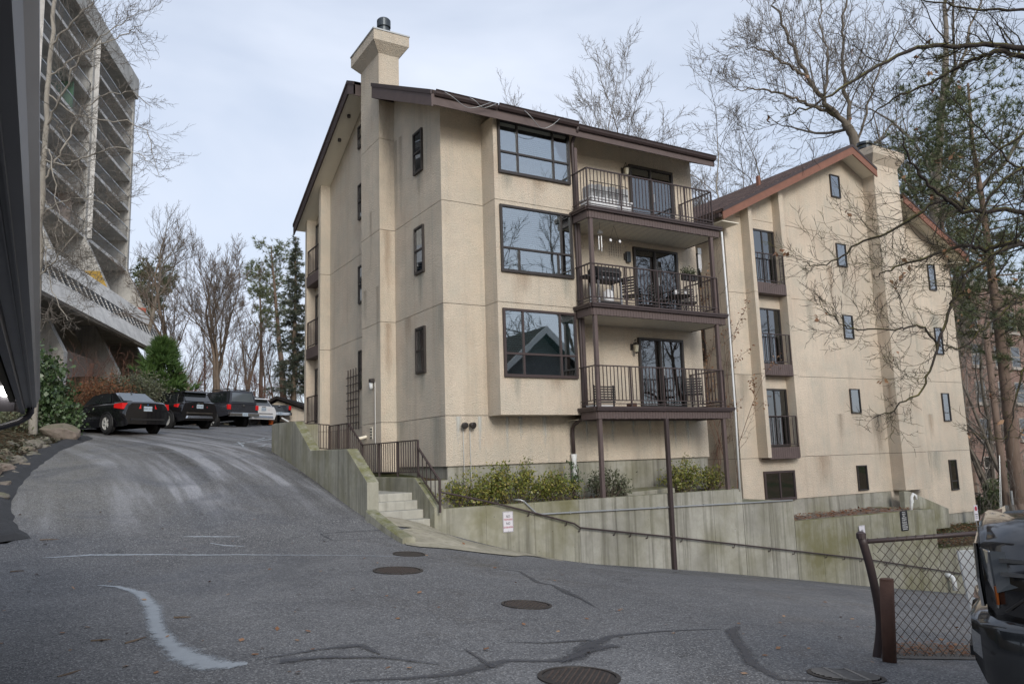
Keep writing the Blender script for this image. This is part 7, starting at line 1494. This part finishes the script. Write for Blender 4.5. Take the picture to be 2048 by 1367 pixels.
for k in range(130):
    q = ground_hit(rs_.uniform(0, 1950), 1020+340*rs_.rand()**1.3); pts.append((q[0], q[1], q[2]+.012))
litter('fallen_leaves', 'dry brown leaves scattered over the asphalt', pts, .062, 'leaf_dead')
pts = []
for k in range(900): x = rs_.uniform(10.7, 17.3); y = rs_.uniform(-1.1, .9); pts.append((x, y, -.53-.03*(y+1)+.03+rs_.uniform(0, .03)))
litter('leaf_litter', 'red brown leaves over the gravel bed by the right building', pts, .09, 'leaf_rust')
gv = MB()
for i in range(24):
    for j in range(8):
        def q_(a, b): q = FP(Wd*a/24, Hh); x = q.x+vr.x*(b*.16-.10); y = q.y+vr.y*(b*.16-.10); return (x, y, G(x, y)+.008)
        gv.quad(q_(i, j), q_(i+1, j), q_(i+1, j+1), q_(i, j+1))
M['gravel_dk'] = plain('dark_grit', (.115, .105, .095), .95, var=.6, scale=40, bump=.9, bscale=45)
tag(gv.build('gravel_strip', M['gravel_dk']), kind='structure')
pts = []
for k in range(900): u = rs_.rand(); q = FP(u*Wd, Hh); off = abs(rs_.normal())*.5; x, y = q.x+vr.x*(off+.12), q.y+vr.y*(off+.12); pts.append((x, y, G(x, y)+.012+.03*rs_.rand()))
litter('leaf_litter', 'brown leaves drifted along the foot of the chain link fence', pts, .036, 'leaf_rust')
pts = []
for k in range(2600): x = rs_.uniform(17.7, 25); y = rs_.uniform(-1.1, .9); pts.append((x, y, -1.86+.25*(y+1.2)-.03*(x-17)+rs_.uniform(0, .10)))
litter('leaf_litter', 'ivy and rust coloured leaves on the bank beyond the lower wall', pts, .075, 'leaf_rust')
pts = []
for k in range(1100): x = rs_.uniform(-.7, 8.2); y = rs_.uniform(-1.12, -.1); pts.append((x, y, .50+.03*math.sin(x*2.3)+rs_.uniform(0, .05)))
litter('leaf_litter', 'dead leaves under the shrubs in the planting bed', pts, .07, 'leaf_rust')
pts = []
for k in range(2600):
    y = rs_.uniform(1, 12.5); x = float(edge(XL, y))-.35-abs(rs_.normal())*1.0; pts.append((x, y, max(T(x, y), G(float(edge(XL, y)), y)+.0)+rs_.uniform(.02, .16)))
litter('ground_cover', 'mixed olive and brown ground cover on the bank behind the rocks', pts, .10, 'leaf_sage')
TW = [((250, 1288), (292, 1275), 'longest curved twig lying left of the pale seal patch'), ((115, 1356), (162, 1341), 'thick pale stick near the bottom left corner'), ((182, 1283), (222, 1280), 'small twig left of the longest curved twig'), ((348, 1236), (382, 1235), 'short dark twig right of the pale seal patch'), ((20, 1144), (48, 1142), 'short twig near the left edge of the court'), ((80, 1080), (118, 1079), 'reddish twig close to the asphalt berm')]
for a, b, lab in TW:
    A, B = Vector(ground_hit(*a)), Vector(ground_hit(*b)); Mi = A.lerp(B, .55)+Vector((0, -.03, .0)); o = MB().tube([A+Vector((0, 0, .012)), Mi+Vector((0, 0, .018)), B+Vector((0, 0, .012))], [.010, .009, .004], 6).build('twig', M['bark_brown']); tag(o, lab, 'twig', 'twigs on the asphalt')
pts = []
for k in range(1500): x = rs_.uniform(17.7, 25); y = rs_.uniform(-1.2, .9); pts.append((x, y, -1.86+.25*(y+1.2)-.03*(x-17)+rs_.uniform(0, .14)))
litter('ground_cover', 'green ivy creeping on the bank beyond the lower wall', pts, .09, 'leaf_ivy')
# ------------------------------------------------------------------ the house and trees across the court (mirrored in the windows)
hs = thing('gabled_house', 'grey shingled gabled house across the court behind the viewer', 'house', (19, -27, -3)); M['shing_grey'] = plain('grey_shingle', (.16, .17, .17), .9, var=.3, scale=3)
MB().prism([(14, -26, -4), (24, -26, -4), (24, -26, 5.2), (19, -26, 9.4), (14, -26, 5.2)], (0, -10, 0)).build('wall', M['shing_grey'], hs)
for sg in (-1, 1): MB().prism([(19+sg*5.8, -25.4, 4.6), (19, -25.4, 9.5), (19, -25.4, 9.9), (19+sg*5.8, -25.4, 5.0)], (0, -11.2, 0)).build('roof_slope', M['shingle_dk'], hs); MB().prism([(19+sg*5.8, -25.38, 4.55), (19, -25.38, 9.45), (19, -25.38, 9.9), (19+sg*5.8, -25.38, 5.0)], (0, .05, 0)).build('rake_board', M['white'], hs)
for x in (16.5, 20.0): w_ = MB().box((x, -25.99, 1), (x+1.6, -25.94, 3)).build('window', M['white'], hs); MB().box((x+.1, -25.94, 1.1), (x+1.5, -25.92, 2.9)).build('pane', M['carglass'], w_)
for k, (x, y, h) in enumerate(((12, -30, 26), (27, -32, 28), (33, -24, 24), (4, -34, 24))): bare_tree('bare_tree', ['leafless tree behind the viewer left of the gabled house', 'leafless tree behind the viewer right of the gabled house', 'leafless tree behind the viewer beyond the right driveway', 'leafless tree behind the viewer farthest from the house'][k], (x, y, -2), 160+k, h, .35, (0, 0, 1), 4, 'bark_brown', 'twig', None, stems=2, ang=(25, 52), trop=.04, nch=(4, 6), ratio=(.45, .65), rmin=.02, start=.35)
